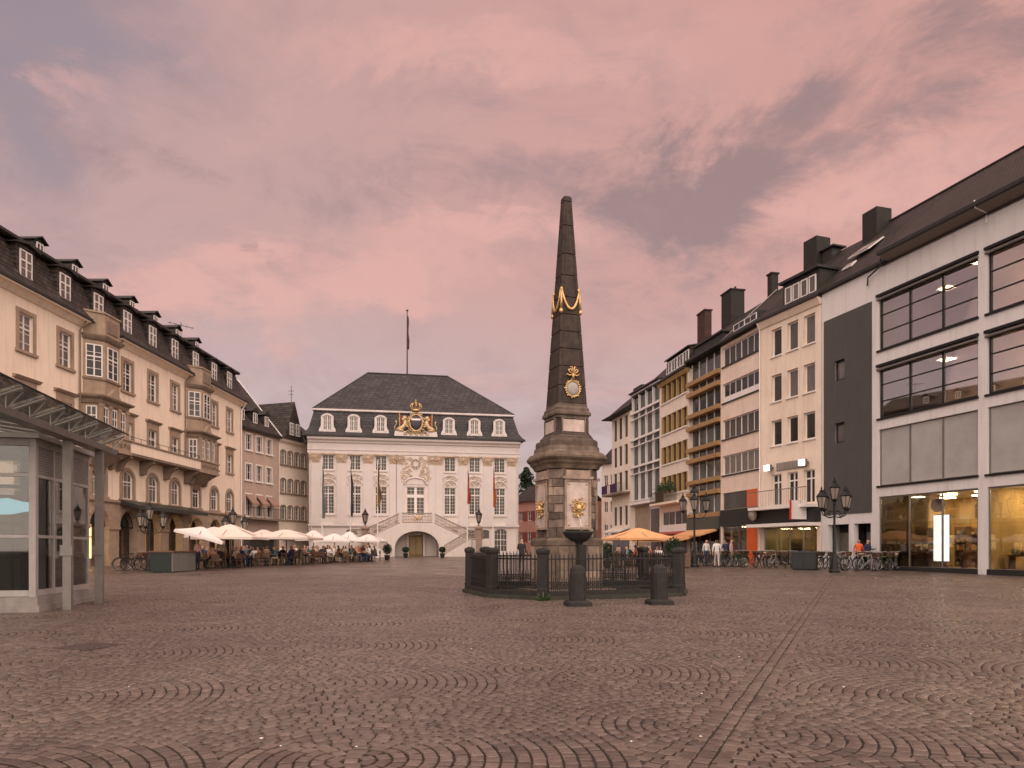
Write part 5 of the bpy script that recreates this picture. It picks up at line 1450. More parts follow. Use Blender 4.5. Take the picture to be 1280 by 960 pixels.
def lit_shop(rt, u0, u1, z0, z1, dep, wallm, nlights=3, shelves=2, seed=1, mull=3, glass='clear', estr=None, frame=None):
    """shop room behind a real pane: back wall, floor, ceiling lights, shelving with goods"""
    rng = random.Random(seed)
    m = MB(); m.quad((u0,dep,z0),(u1,dep,z0),(u1,dep,z1),(u0,dep,z1)); m.quad((u0,.15,z0),(u0,dep,z0),(u0,dep,z1),(u0,.15,z1)); m.quad((u1,.15,z0),(u1,dep,z0),(u1,dep,z1),(u1,.15,z1)); m.build('shop_wall', wallm, rt)
    m = MB(); m.quad((u0,.15,z0+.004),(u1,.15,z0+.004),(u1,dep,z0+.004),(u0,dep,z0+.004)); m.build('shop_floor', M['wood'], rt)
    m = MB(); m.quad((u0,.15,z1-.004),(u1,.15,z1-.004),(u1,dep,z1-.004),(u0,dep,z1-.004)); m.build('shop_ceiling', M['white'], rt)
    for k in range(nlights):
        uc = u0 + (u1-u0)*(k+.5)/nlights
        for yy in (dep*.3, dep*.7):
            m = MB(); m.box(uc-.28,uc+.28,yy-.28,yy+.28,z1-.06,z1-.02); m.build('ceiling_light', M['shopl'], rt)
    sh = []
    for k in range(shelves):
        uc = u0 + (u1-u0)*(k+.5)/shelves; w = (u1-u0)/shelves*.36; hh = min(2.2, (z1-z0)*.7)
        yy = dep-.45 if k % 2 else dep*.55
        s = MB()
        s.box(uc-w,uc-w+.05,yy,yy+.35,z0,z0+hh); s.box(uc+w-.05,uc+w,yy,yy+.35,z0,z0+hh); s.box(uc-w+.05,uc+w-.05,yy+.31,yy+.34,z0,z0+hh)
        for q in range(5): s.box(uc-w+.05,uc+w-.05,yy,yy+.30,z0+hh*q/5+.02,z0+hh*q/5+.05)
        so = s.build('shelf', M['wood'], rt)
        for q in range(5):
            x = uc-w+.1
            while x < uc+w-.25:
                ww = rng.uniform(.10,.28); h = rng.uniform(.12, hh/5-.12)
                if rng.random() < .85:
                    g = MB(); g.box(x,x+ww,yy+.03,yy+.26,z0+hh*q/5+.052,z0+hh*q/5+.052+h); g.build('goods', goods_mat(rng.randrange(7)), so)
                x += ww + .03
    if shelves > 3:
        for k in range(5):         # pictures and boards on the back wall, display table, pendant lamps
            x = u0+(u1-u0)*(k+.5)/5; w2 = (u1-u0)*.075; zz = z0+(z1-z0)*(.62+.08*(k % 2))
            m = MB(); m.box(x-w2,x+w2,dep-.05,dep-.01,zz,zz+.55); m.build('wall_board', goods_mat(k+2), rt)
        for k in range(3):
            x = u0+(u1-u0)*(k+.35)/3; yy = .9
            m = MB(); m.box(x-.5,x+.5,yy,yy+.5,z0+.62,z0+.68); m.box(x-.46,x-.40,yy+.05,yy+.45,z0,z0+.62); m.box(x+.40,x+.46,yy+.05,yy+.45,z0,z0+.62); tb = m.build('display_table', M['wood'], rt)
            for q in range(4):
                h = rng.uniform(.15,.4); m = MB(); m.rings([sqring(.16,z0+.682,.03), sqring(.18,z0+.7+h*.5,.05), sqring(.10,z0+.7+h,.03)]); o = m.build('goods', goods_mat(rng.randrange(7)), tb); o.location = (x-.36+q*.24, yy+.25, 0)
            m = MB(); m.tube([(x,1.6,z1),(x,1.6,z1-.6)], .01, 4); m.lathe([(.05,.2),(.2,0),(.19,0),(.04,.18)], 12, (x,1.6,z1-.8)); m.build('pendant_lamp', M['iron'], rt)
    m = MB(); m.box(u0,u1,.08,.092,z0,z1); m.build('shop_glass', M[glass], rt)
    f = MB(); fr = frame or M['steel']
    for k in range(mull+1):
        x = u0 + (u1-u0)*k/mull; x = min(max(x, u0+.03), u1-.03); f.box(x-.03,x+.03,.05,.13,z0,z1)
    f.box(u0,u1,.06,.12,z1-.06,z1-.001); f.build('shop_frame', fr, rt)

def gable_roof(rt, L, eave, ridge, back=9.5, rs=5.0, ov=.35, mt=None, u0=0, th=.0):
    m = MB(); m.prism([(-ov,eave),(-ov,eave+.14),(rs,ridge),(back+ov,eave+.1),(back+ov,eave)], u0, L, 'x'); m.build('roof', mt or M['tile'], rt)
    m = MB(); m.prism([(-ov-.02,eave-.02),(-ov-.16,eave+.01),(-ov-.16,eave+.15),(-ov-.02,eave+.17)], u0, L, 'x'); m.build('gutter', M['lead'], rt)

def chimney(rt, u, y, w, d, z0, z1, mt, cap=True, pots=0):
    m = MB(); m.box(u-w/2,u+w/2,y-d/2,y+d/2,z0,z1)
    if cap: m.box(u-w/2-.08,u+w/2+.08,y-d/2-.08,y+d/2+.08,z1,z1+.12)
    for k in range(pots):
        m.lathe([(.09,0),(.09,.3),(.11,.32)], 8, (u-w/4+k*w/2, y, z1+.12))
    m.build('chimney', mt, rt)

def end_house():
    F = Fac((11.50, 82.9), (12.66, 77.02)); L = F.L
    rt = F.root('hip_roofed_house', 'white corner house with sweeping hipped roof and purple banners', 'house')
    us = [L*.2, L*.48, L*.78]; holes = []; W = []
    for u in us:
        for (z, h) in ((13.75,2.4),(10.8,2.2),(8.0,2.1)):
            holes.append((u-.52,u+.52,z,z+h)); W.append((u,z,h))
        holes.append((u-.5,u+.5,4.2,6.3)); W.append((u,4.2,2.1))
    m = MB(); wall(m, 0, L, -.5, 16.4, holes); shell(m, L, 9, -.5, 16.4); m.build('wall', M['creamw'], rt)
    for u, z, h in W: window(rt, u, z, 1.04, h, 2, 1, 0, fm=M['lead'])
    # side windows towards the lane
    # hipped roof with upswept eaves
    m = MB()
    def rr(o, z): return [(-o,-o,z),(L+.0,-o,z),(L+.0,9+o,z),(-o,9+o,z)]
    m.rings([rr(.95,16.42), rr(.95,16.52), rr(.2,16.95), rr(-1.0,18.1), [(-3.2+6.4,4.2,20.8),(L,4.2,20.8),(L,4.8,20.8),(3.2,4.8,20.8)]]); m.build('roof', M['tile'], rt)
    m = MB(); m.box(-.6,L,-1.0,-.001,7.55,7.75); m.build('balcony_slab', M['sandd'], rt)
    m = MB(); m.tube([(-.6,-.97,8.75),(L,-.97,8.75)], .03, 5)
    for k in range(20): m.tube([(-.55+k*(L+.5)/19,-.97,7.75),(-.55+k*(L+.5)/19,-.97,8.75)], .016, 4)
    m.build('balcony_railing', M['iron'], rt)
    for k, (a, b) in enumerate(((-.6,1.3),(2.4,4.4))):
        m = MB(); m.box(a,b,-1.04,-1.0,7.8,8.72); m.build('banner', M['purple'], rt)
    m = MB(); m.box(.4,L-.3,-.02,.02,.8,3.6); m.build('shop_window', M['pane'], rt)
    m = MB(); m.prism([(-.02,4.0),(-1.2,3.5),(-1.2,3.35),(-.02,3.8)], .2, L-.2, 'x'); m.build('shop_awning', M['canvas2'], rt)
end_house()

def grid_house():
    F = Fac((12.68, 76.98), (14.2, 69.42)); L = F.L
    rt = F.root('glass_grid_house', 'dark glazed house front with projecting white grid of bars', 'house')
    m = MB(); m.box(0.01, L-.01, .5, 9, -.5, 17.6); m.build('wall', M['storew'], rt)
    m = MB(); m.box(.1, L-.1, .40, .44, 6.7, 17.9); m.build('glass_front', mat('dark_front_glass', (.03,.028,.027), .08, (.05,.045,.042), .7, spec=.8), rt)
    n = 4
    for k in range(n+1):
        u = .1 + (L-.2)*k/n
        m = MB(); m.box(u-.05,u+.05,.12,.39,6.5,18.0); m.build('mullion', M['white'], rt)
    for z in (16.0,15.25,13.2,12.4,10.3,9.5,6.7,17.9):
        t = .2 if z in (16.0,13.2,10.3) else .09
        m = MB(); m.box(-.0, L-.0, -.05, .115, z-t, z); m.build('transom', M['white'], rt)
    for z in (15.3,12.45,9.55):
        for k in range(n):
            u = .1 + (L-.2)*(k+.5)/n
            m = MB(); m.box(u-(L-.2)/n/2+.07,u+(L-.2)/n/2-.07,.28,.38,z,z+.6); m.build('spandrel_panel', mat('spandrel_grey', (.09,.08,.075), .4), rt)
    m = MB(); m.box(.0,L,-.2,.5,6.2,6.48); m.build('canopy', M['white'], rt)
    m = MB(); m.box(.2,L*.55,.45,.49,.7,6.1); m.build('stone_pier', M['sand'], rt)
    m = MB(); m.box(L*.58,L-.2,.45,.49,.7,5.6); m.build('shop_window', M['pane'], rt)
    m = MB(); m.box(-.03,L*.3,.3,6,17.62,18.7); m.build('roof_box', M['lead'], rt)
    gable_roof(rt, L, 17.65, 21.6, rs=4.6, ov=-.3)
    m = MB(); m.box(-.02,L+.0,-.25,.6,17.98,18.12); m.build('parapet', M['lead'], rt)
grid_house()

def ochre_window_house():
    F = Fac((14.22, 69.38), (15.35, 62.52)); L = F.L
    rt = F.root('white_house', 'cream white house with rows of ochre framed windows and a planted balcony', 'house')
    holes = []; rows = ((15.35,1.65),(12.4,1.7),(9.55,1.65),(6.75,1.65))
    a0, a1 = F.u(827.5), F.u(859)
    for z, h in rows: holes.append((a0, a1, z, z+h))
    holes.append((.5, L-.4, 3.75, 5.1)); holes.append((.4, L-.4, -.2, 2.9))
    m = MB(); wall(m, 0, L, -.5, 17.25, holes, 0, .3); shell(m, L, 9, -.5, 17.25); m.build('wall', M['creamw'], rt)
    w = (a1-a0)/5
    for z, h in rows:
        for k in range(5):
            window(rt, a0+w*(k+.5), z, w-.2, h, 1, 1, 0, fm=M['wood'], y=.2)
        for k in range(6):
            u = a0 + w*k
            m = MB(); m.box(u-.10,u+.10,-.02,.2,z+.002,z+h-.002); m.build('ochre_pier', M['yellow'], rt)
        m = MB(); m.box(a0-.16,a1+.16,-.12,.0,z-.12,z-.001); m.build('sill', M['white'], rt)
    m = MB(); m.box(.2,L-.2,-1.1,-.001,5.65,5.85); m.build('balcony_slab', M['beige'], rt)
    m = MB(); m.tube([(.2,-1.05,6.85),(L-.2,-1.05,6.85)], .03, 5)
    for k in range(34): m.tube([(.25+k*(L-.5)/33,-1.05,5.85),(.25+k*(L-.5)/33,-1.05,6.85)], .016, 4)
    m.build('balcony_railing', M['iron'], rt)
    m = MB(); m.box(1.6,3.6,-1.02,-.98,5.9,6.8); m.build('balcony_screen', M['wood'], rt)
    rng = random.Random(4); m = MB()
    for k in range(700):
        c = Vector((rng.choice((2.3,4.4))+rng.gauss(0,.42), -.75+rng.gauss(0,.15), 6.9+abs(rng.gauss(0,.35)))); s = .11
        v1 = Vector((rng.gauss(0,1),rng.gauss(0,1),rng.gauss(0,1))).normalized()*s; v2 = Vector((rng.gauss(0,1),rng.gauss(0,1),rng.gauss(0,1))).normalized()*s*.6
        m.add([tuple(c-v1),tuple(c+v2),tuple(c+v1),tuple(c-v2)], [(0,1,2,3)])
    m.build('balcony_plants', M['leaf'], rt)
    window(rt, L*.5+.05, 3.75, L-.9, 1.35, 4, 1, 0, y=.15, t=.09)
    m = MB(); m.box(.2,L-.2,-.10,-.001,2.95,3.65); m.build('signboard', M['white'], rt)
    m = MB(); m.prism([(-.03,3.0),(-2.2,2.45),(-2.2,2.25),(-2.15,2.25),(-.03,2.75)], -1.6, L+3.5, 'x'); m.build('awning', M['orange'], rt)
    m = MB(); m.prism([(-.03,3.2),(-1.1,2.95),(-1.1,2.88),(-.03,2.98)], .2, L-.2, 'x'); m.build('awning', mat('brick_red_awning', (.38,.08,.05), .8), rt)
    m = MB(); m.box(.4,L-.4,.1,.14,.7,2.85); m.build('shop_window', M['pane'], rt)
    m = MB(); m.prism([(.1,17.0),(-.1,17.0),(-.3,17.25),(-.3,17.35),(.1,17.35)], 0, L, 'x'); m.build('cornice', M['yellow'], rt)
    gable_roof(rt, L, 17.35, 21.9, rs=4.6)
    # long dormer
    a, b = 1.0, L-.6
    m = MB(); m.prism([(.35,17.7),(.35,19.35),(3.6,20.0),(3.6,17.7)], a, b, 'x'); m.build('dormer', M['tile'], rt)
    for k in range(4): window(rt, a+(b-a)*(k+.5)/4, 18.05, (b-a)/4-.15, 1.1, 2, 1, 0, y=.26)
    m = MB(); m.prism([(.12,19.36),(.12,19.46),(3.7,20.16),(3.7,20.05)], a-.12, b+.12, 'x'); m.build('dormer_cap', M['lead'], rt)
    chimney(rt, F.ub(880.5,4.2), 4.2, F.ub(886,4.2)-F.ub(875,4.2)-.3, .7, 20.5, F.zb(880,392,4.2), M['brickr'])
ochre_window_house()

def band_house():
    F = Fac((15.36, 62.48), (16.5, 57.02)); L = F.L
    rt = F.root('banded_house', 'dark glazed house front crossed by ochre metal bands', 'house')
    m = MB(); m.box(.01,L-.01,.4,9,-.5,17.6); m.build('wall', M['grey'], rt)
    m = MB(); m.box(.08,L-.08,.3,.34,3.6,17.6); m.build('glass_front', mat('band_front_glass', (.035,.036,.033), .08, (.06,.055,.05), .6, spec=.8), rt)
    for z in (15.55,14.6,12.75,11.7,9.85,8.9,7.05,6.05):
        m = MB(); m.box(-.06,L+.03,-.28,.25,z,z+.34); m.build('metal_band', M['bronze'], rt)
    for k in range(5):
        u = .12 + (L-.24)*k/4
        m = MB(); m.box(u-.035,u+.035,.22,.29,3.7,17.5); m.build('mullion', M['white'], rt)
    m = MB(); m.box(-.02,L,-.2,.3,4.2,4.55); m.build('metal_band', M['bronze'], rt)
    m = MB(); m.box(.0,L,-.25,.3,3.2,4.19); m.build('fascia', mat('dull_green_fascia', (.07,.072,.06), .6), rt)
    lit_shop(rt, .2, L-.2, gz(60), 3.15, 4.0, mat('amber_shop_wall', (.42,.20,.07), .7), 2, 2, 8)
    m = MB(); m.prism([(-.05,3.25),(-1.6,2.75),(-1.6,2.6),(-.05,3.05)], .4, L-.4, 'x'); m.build('awning', M['orange'], rt)
    gable_roof(rt, L, 17.62, 22.1, rs=4.8)
    m = MB(); m.box(.3,L-.3,.4,2.8,18.2,18.9); m.box(.1,L-.1,.2,3.2,18.9,19.05); m.build('dormer', M['lead'], rt)
    chimney(rt, F.ub(916,4.4), 4.4, 1.7, 1.3, 20.6, F.zb(920,364,4.4), M['chim'], True, 2)
band_house()

def strip_house():
    F = Fac((16.51, 56.98), (17.7, 51.42)); L = F.L
    rt = F.root('salmon_house', 'salmon house front with long strip windows above a black shop sign', 'house')
    a, b = .32, L-.12
    rows = ((15.85,1.45),(13.0,1.5),(10.15,1.5),(7.35,1.5))
    holes = [(a,b,z,z+h) for z,h in rows] + [(.35,L-.35,4.65,5.95)] + [(.35,L-.35,-.2,3.35)]
    m = MB(); wall(m, 0, L, -.5, 17.55, holes, 0, .25); shell(m, L, 9, -.5, 17.55); m.build('wall', M['beige2'], rt)
    for i, (z, h) in enumerate(rows):
        window(rt, (a+b)/2, z, b-a, h, 6, 1, 0, y=.14, ct=.09, mt=.07, t=.08, pm=M['panel'] if i in (2,3) else M['pane'])
        m = MB(); m.box(a-.05,b+.05,-.1,.0,z-.1,z-.001); m.build('sill', M['lead'], rt)
        if i == 1:
            m = MB(); m.box(a+.05,b-.05,.09,.125,z+.05,z+.48); m.build('white_panel', M['white'], rt)
    m = MB(); m.box(.36,L-.36,.1,.14,4.66,5.94); m.build('upper_shop_window', M['pane'], rt)
    uo = F.u(934), F.u(947)
    for (z0, z1) in ((4.66,5.94),(gz(54),3.3)):
        m = MB(); m.box(uo[0],uo[1],-.04,.09,z0,z1); m.build('orange_panel', M['orange2'], rt)
    m = MB(); m.box(.2,L-.2,-.16,-.001,3.37,4.62); m.build('signboard', M['cloth_b'], rt)
    lit_shop(rt, .36, uo[0]-.1, gz(54), 3.33, 3.5, mat('dim_shop_wall', (.20,.12,.06), .7), 1, 2, 12)
    m = MB(); m.ball((F.u(953),-.75,4.0), .32,.32,.42, 10, 7); m.tube([(F.u(953),0,4.0),(F.u(953),-.5,4.0)], .03, 5); m.build('hanging_sign', M['milk'], rt, smooth=True)
    gable_roof(rt, L, 17.6, 22.4, rs=5.0)
    m = MB(); m.prism([(.5,18.3),(.5,19.0),(3.2,19.4),(3.2,18.3)], 1.2, L-1.0, 'x'); m.build('dormer', M['lead'], rt)
    window(rt, L*.5, 18.42, L-2.4, .5, 4, 1, 0, y=.42, t=.05)
    chimney(rt, F.ub(966,4.8), 4.8, .6, .6, 21.4, F.zb(966,344,4.8), M['chim'])
    m = MB(); m.tube([(.05,-.2,17.8),(.05,4.9,22.45)], .06, 5); m.build('verge', M['steel'], rt)
strip_house()

def peach_house():
    F = Fac((17.71, 51.38), (19.7, 45.82)); L = F.L
    rt = F.root('peach_house', 'peach house front with three window columns, balcony and two floodlights', 'house')
    us = [F.u(970.5), F.u(990.5), F.u(1011.5)]
    rows = ((14.95,1.9),(11.8,1.85),(8.75,1.75)); holes = []; W = []
    for u in us:
        for z, h in rows: holes.append((u-.52,u+.52,z,z+h)); W.append((u,z,h))
        holes.append((u-.5,u+.5,4.6,6.75))
    holes.append((.4,L-.4,-.2,3.05))
    m = MB(); wall(m, 0, L, -.5, 17.5, holes, 0, .28); shell(m, L, 9, -.5, 17.5); m.build('wall', M['beige'], rt)
    for i, (u, z, h) in enumerate(W):
        window(rt, u, z, 1.04, h, 1, 1, 0, y=.2, t=.09, sill=M['white'], pm=M['panel'] if i in (3,4,6,7) else M['pane'])
    for u in us: window(rt, u, 4.6, 1.0, 2.15, 2, 1, .74, y=.18, ct=.1, name='balcony_door')
    m = MB(); m.box(.1,L-.1,-1.15,-.001,4.28,4.48); m.build('balcony_slab', M['white'], rt)
    m = MB(); m.tube([(.12,-1.1,5.55),(L-.12,-1.1,5.55)], .03, 5)
    for k in range(36): m.tube([(.15+k*(L-.3)/35,-1.1,4.48),(.15+k*(L-.3)/35,-1.1,5.55)], .014, 4)
    m.build('balcony_railing', M['steel'], rt)
    for u in (F.u(966.5), F.u(1010.5)):
        m = MB(); m.box(u-.22,u+.22,-.62,-.5,7.02,7.38); l = m.build('floodlight', M['lampg'], rt)
        m = MB(); m.box(u-.25,u+.25,-.5,-.3,6.98,7.42); m.box(u-.05,u+.05,-.3,0,7.15,7.3); m.build('floodlight_case', M['steel'], l)
    m = MB()
    for k in range(16):
        u = F.u(971)+.08+k*.18; m.box(u,u+.10,-.12,-.03,6.98,7.48)
    m.box(F.u(971),F.u(1005),-.04,-.001,6.95,7.5); m.build('sign_strip', mat('grey_sign_letters', (.33,.27,.23), .6), rt)
    m = MB(); m.box(.05,L-.05,-.5,-.001,3.35,4.27); m.build('signboard', M['cloth_b'], rt)
    m = MB(); m.box(.1,L-.1,-1.3,-.001,3.08,3.3); m.build('shop_canopy', M['white'], rt)
    lit_shop(rt, .42, L-.42, gz(48)+.05, 3.04, 4.0, mat('yellow_shop_wall', (.66,.50,.22), .7), 3, 4, 31, 4)
    m = MB(); u = F.u(1016); m.box(u-.05,u+.05,-1.75,-.55,3.5,4.7); m.build('projecting_sign', M['white'], rt)
    m = MB(); m.box(u-.07,u+.07,-1.80,-1.752,3.48,4.72); m.build('sign_edge', mat('sign_red', (.6,.03,.03), .5), rt)
    m = MB(); m.prism([(.1,17.2),(-.1,17.2),(-.3,17.5),(-.34,17.62),(.1,17.62)], 0, L, 'x'); m.build('cornice', M['beige'], rt)
    gable_roof(rt, L, 17.63, 22.7, rs=5.1)
    a, b = F.u(975)-.1, F.u(1012)+.5
    m = MB(); m.box(a,b,.35,4.0,18.0,19.75); m.build('dormer', M['lead'], rt)
    for k in range(4): window(rt, a+.2+(b-a-.4)*(k+.5)/4, 18.3, (b-a-.4)/4-.12, 1.15, 1, 1, 0, y=.27, t=.08, pm=M['panel'])
    m = MB(); m.box(a-.15,b+.15,.05,4.2,19.752,19.92); m.build('dormer_cap', M['lead'], rt)
    m = MB(); m.tube([(.1,-.4,17.7),(.1,-.12,17.1),(.1,-.12,.5)], .05, 7); m.build('downpipe', M['white'], rt)
    m = MB(); m.box(1.2,2.2,4.4,5.2,22.0,22.9); m.box(.9,2.5,4.2,5.4,22.9,23.0); m.build('vent_hood', M['lead'], rt)
    chimney(rt, F.ub(1021,4.6), 4.6, 1.3, 1.25, 21.4, F.zb(1025,298,4.6), M['chim'], False)
peach_house()

def department_store():
    F = Fac((19.71, 45.78), (25.83, 25.0)); L = F.L
    rt = F.root('department_store', 'white modern store with large window bays, dark grey side panel and tiled roof', 'building')
    b1 = (F.u(1098.5), F.u(1222.5)); bw = b1[1]-b1[0]; b2 = (F.u(1234.5), F.u(1234.5)+bw)
    b3 = (b2[1]+.62, L-.4)
    rows = ((12.95,16.02),(9.05,12.0),(5.2,8.42)); g = gz(40)
    shop = (g+.22, 4.58)
    holes = []
    for b in (b1,b2,b3):
        for r in rows: holes.append((b[0],b[1],r[0],r[1]))
        holes.append((b[0],b[1],shop[0],shop[1]))
    gp = (F.u(1030.5), F.u(1090))
    pw = [(F.u(1043.5),F.u(1056.5),11.95,13.2),(F.u(1043.5),F.u(1056.5),8.1,9.35)]
    holes += pw
    dr = [(F.u(1035),F.u(1061),-.2,3.1),(F.u(1067.5),F.u(1088.5),-.2,3.1)]
    holes += dr
    m = MB(); wall(m, 0, L, -.5, 17.75, holes, 0, .32); shell(m, L, 11, -.5, 17.75); m.build('wall', M['storew'], rt)
    # grey cladding panel with its two small windows
    m = MB(); wall(m, gp[0], gp[1], 3.72, 15.95, pw, -.05, .36)
    m.quad((gp[0],-.05,15.95),(gp[1],-.05,15.95),(gp[1],0,15.95),(gp[0],0,15.95)); m.quad((gp[0],-.05,3.72),(gp[0],0,3.72),(gp[1],0,3.72),(gp[1],-.05,3.72))
    m.quad((gp[0],-.05,3.72),(gp[0],-.05,15.95),(gp[0],0,15.95),(gp[0],0,3.72)); m.quad((gp[1],-.05,3.72),(gp[1],0,3.72),(gp[1],0,15.95),(gp[1],-.05,15.95))
    m.build('cladding_panel', M['grey'], rt)
    for h in pw: window(rt, (h[0]+h[1])/2, h[2], h[1]-h[0], h[3]-h[2], 1, 1, 0, fm=M['lead'], y=.12, t=.12, pm=M['panel'])
    for h in dr:
        m = MB(); m.box(h[0],h[1],.9,.95,-.1,3.1); m.build('doorway_back', M['dark'], rt)
        m = MB(); m.box(h[0]+.12,h[1]-.12,.82,.88,g,2.6); m.build('door', M['steel'], rt)
    # window bays
    for bi, b in enumerate((b1,b2,b3)):
        for ri, r in enumerate(rows):
            z0, z1 = r; w = b[1]-b[0]
            if ri < 2:
                f = MB()
                f.box(b[0],b[0]+.10,.10,.24,z0,z1); f.box(b[1]-.10,b[1],.10,.24,z0,z1); f.box(b[0]+.1,b[1]-.1,.10,.24,z0,z0+.10); f.box(b[0]+.1,b[1]-.1,.06,.24,z1-.22,z1)
                for k in (1,2): x = b[0]+w*k/3; f.box(x-.05,x+.05,.10,.23,z0+.1,z1-.22)
                for k in (1,2): zz = z0+(z1-z0-.12)*k/3+.05; f.box(b[0]+.1,b[1]-.1,.12,.22,zz-.03,zz+.03)
                fr = f.build('bay_window', M['iron'], rt)
                for k in range(3):
                    for q in range(3):
                        x0 = b[0]+w*k/3+.06; x1 = b[0]+w*(k+1)/3-.06; za = z0+(z1-z0-.12)*q/3+.09; zb = z0+(z1-z0-.12)*(q+1)/3+.01
                        p = MB(); p.box(x0,x1,.16,.172,za,min(zb,z1-.23)); p.build('pane', M['smoke'], fr)
                a = MB(); a.tube([(b[0]-.05,-.08,z1-.16),(b[1]+.05,-.08,z1-.16)], .07, 8); a.build('blind_roller', M['steel'], fr)
                h = MB(); h.box(b[0]-.12,b[1]+.06,-.12,-.001,z1+.0,z1+.14); h.build('window_head', M['iron'], rt)
                # room behind
                dp = 6.5
                rm = MB(); rm.quad((b[0]-.2,dp,z0-.4),(b[1]+.2,dp,z0-.4),(b[1]+.2,dp,z1+.35),(b[0]-.2,dp,z1+.35)); rm.quad((b[0]-.2,.3,z0-.4),(b[0]-.2,dp,z0-.4),(b[0]-.2,dp,z1+.35),(b[0]-.2,.3,z1+.35)); rm.quad((b[1]+.2,.3,z0-.4),(b[1]+.2,dp,z0-.4),(b[1]+.2,dp,z1+.35),(b[1]+.2,.3,z1+.35)); rm.build('room_wall', mat('room_tan', (.36,.26,.20), .8), rt)
                rm = MB(); rm.quad((b[0]-.2,.3,z0-.4),(b[1]+.2,.3,z0-.4),(b[1]+.2,dp,z0-.4),(b[0]-.2,dp,z0-.4)); rm.build('room_floor', M['wood'], rt)
                rm = MB(); rm.quad((b[0]-.2,.3,z1+.35),(b[1]+.2,.3,z1+.35),(b[1]+.2,dp,z1+.35),(b[0]-.2,dp,z1+.35)); rm.build('room_ceiling', mat('room_ceiling_tan', (.50,.38,.30), .8), rt)
                for (fx, fy) in ((.80,1.6),(.25,3.2),(.55,4.8),(.85,4.4)):
                    x = b[0]+w*fx; l = MB(); l.box(x-.33,x+.33,fy-.33,fy+.33,z1+.28,z1+.33); l.build('ceiling_light', M['lit'], rt)
            else:
                for k in range(3):
                    x0 = b[0]+w*k/3+.05; x1 = b[0]+w*(k+1)/3-.05
                    p = MB(); p.box(x0,x1,.14,.17,z0+.06,z1-.05); p.build('frosted_panel', M['blind'], rt)
                f = MB(); f.box(b[0],b[1],.16,.22,z0,z1)
                for k in range(4):
                    x = min(max(b[0]+w*k/3,b[0]+.03),b[1]-.03); f.box(x-.035,x+.035,.09,.159,z0,z1)
                f.build('panel_frame', M['steel'], rt)
            s = MB(); s.box(b[0]-.1,b[1]+.05,-.10,-.001,z0-.10,z0-.001); s.build('sill', M['iron'], rt)
        lit_shop(rt, b[0]+.02, b[1]-.02, shop[0], shop[1]-.02, 5.5, M['shopw'], 3, 6 if bi < 2 else 0, 40+bi, 3)
        m = MB(); m.box(b[0],b[1],-.06,-.001,-.2,shop[0]-.001); m.build('shop_plinth', M['basalt'], rt)
    # illuminated board and round sign in the shop window
    u0, u1 = F.u(1157), F.u(1175.5)
    t = thing('illuminated_board', 'glowing blank white advertising board standing in the yellow lit shop window', 'sign', (0,0,0), 0)
    base = F.P0 + F.e*((u0+u1)/2) + Vector((-F.e.y, F.e.x))*.55
    t.location = (base.x, base.y, shop[0]+.01); t.rotation_euler.z = F.ang
    w = (u1-u0)/2
    m = MB(); m.box(-w,w,-.03,.03,.32,2.75); m.build('lit_panel', M['litw'], t)
    m = MB(); m.box(-w-.04,w+.04,.031,.08,.25,2.8); m.box(-.3,.3,-.15,.2,0,.06); m.box(-.05,.05,.03,.08,.06,.3); m.build('board_frame', M['steel'], t)
    t = thing('round_hanging_sign', 'blank oval pale grey sign hanging above the glowing white board in the shop', 'sign', (0,0,0), F.ang)
    base = F.P0 + F.e*F.u(1163) + Vector((-F.e.y, F.e.x))*.5
    t.location = (base.x, base.y, shop[1]-.05)
    m = MB(); m.lathe([(.02,-.04),(.46,-.03),(.46,.03),(.02,.04)], 24); o = m.build('disc', M['blind'], t, loc=(0,0,-.62)); o.rotation_euler.x = R(90); o.scale = (1,.8,1)
    m = MB(); m.tube([(-.2,0,-.3),(-.2,0,0.02)], .01, 4); m.tube([(.2,0,-.3),(.2,0,.02)], .01, 4); m.build('wire', M['iron'], t)
    # soffit, gutter and roof
    ub = F.u(1112)
    m = MB(); m.prism([(.05,17.76),(-.05,17.76),(-.75,18.0),(-.75,18.1),(.05,18.1)], ub, L, 'x'); m.build('soffit', mat('soffit_boards', (.26,.215,.18), .7, (.20,.165,.14), 3., stretch=(8,8,1)), rt)
    m = MB(); m.tube([(ub-.5,-.1,17.72),(L,-.1,17.72)], .05, 6); m.build('lightning_cable', M['lead'], rt)
    m = MB(); m.prism([(-.1,17.77),(-.28,17.80),(-.28,17.95),(-.1,17.97)], 0, ub, 'x'); m.build('gutter', M['lead'], rt)
    m = MB(); m.prism([(-.74,18.0),(-.92,18.02),(-.92,18.20),(-.74,18.22)], ub, L, 'x'); m.build('gutter', M['lead'], rt)
    m = MB(); m.prism([(-.75,18.11),(-.75,18.2),(5.2,23.0),(11.5,18.2),(11.5,18.11)], ub, L, 'x'); m.prism([(-.2,17.78),(-.2,17.95),(5.2,23.0),(11.3,18.0),(11.3,17.78)], 0, ub, 'x'); m.build('roof', M['tile'], rt)
    m = MB(); m.tube([(0,5.2,23.02),(L,5.2,23.02)], .10, 6); m.build('ridge_tiles', M['tile'], rt)
    m = MB(); m.tube([(ub-.2,-.45,18.0),(ub-.25,-.35,17.6),(ub-1.4,-.2,17.35),(ub-1.5,-.14,16.9)], .05, 6); m.build('downpipe', M['lead'], rt)
    m = MB(); m.tube([(F.u(1235),-.85,18.3),(F.u(1235),-.80,17.95),(F.u(1235),-.1,17.8),(F.u(1235),-.1,17.3)], .035, 6); m.build('cable_bracket', M['white'], rt)
    # roof window standing open and a smaller one
    def on_slope(y): return 17.95 + (23.0-17.95)*(y+.2)/5.4
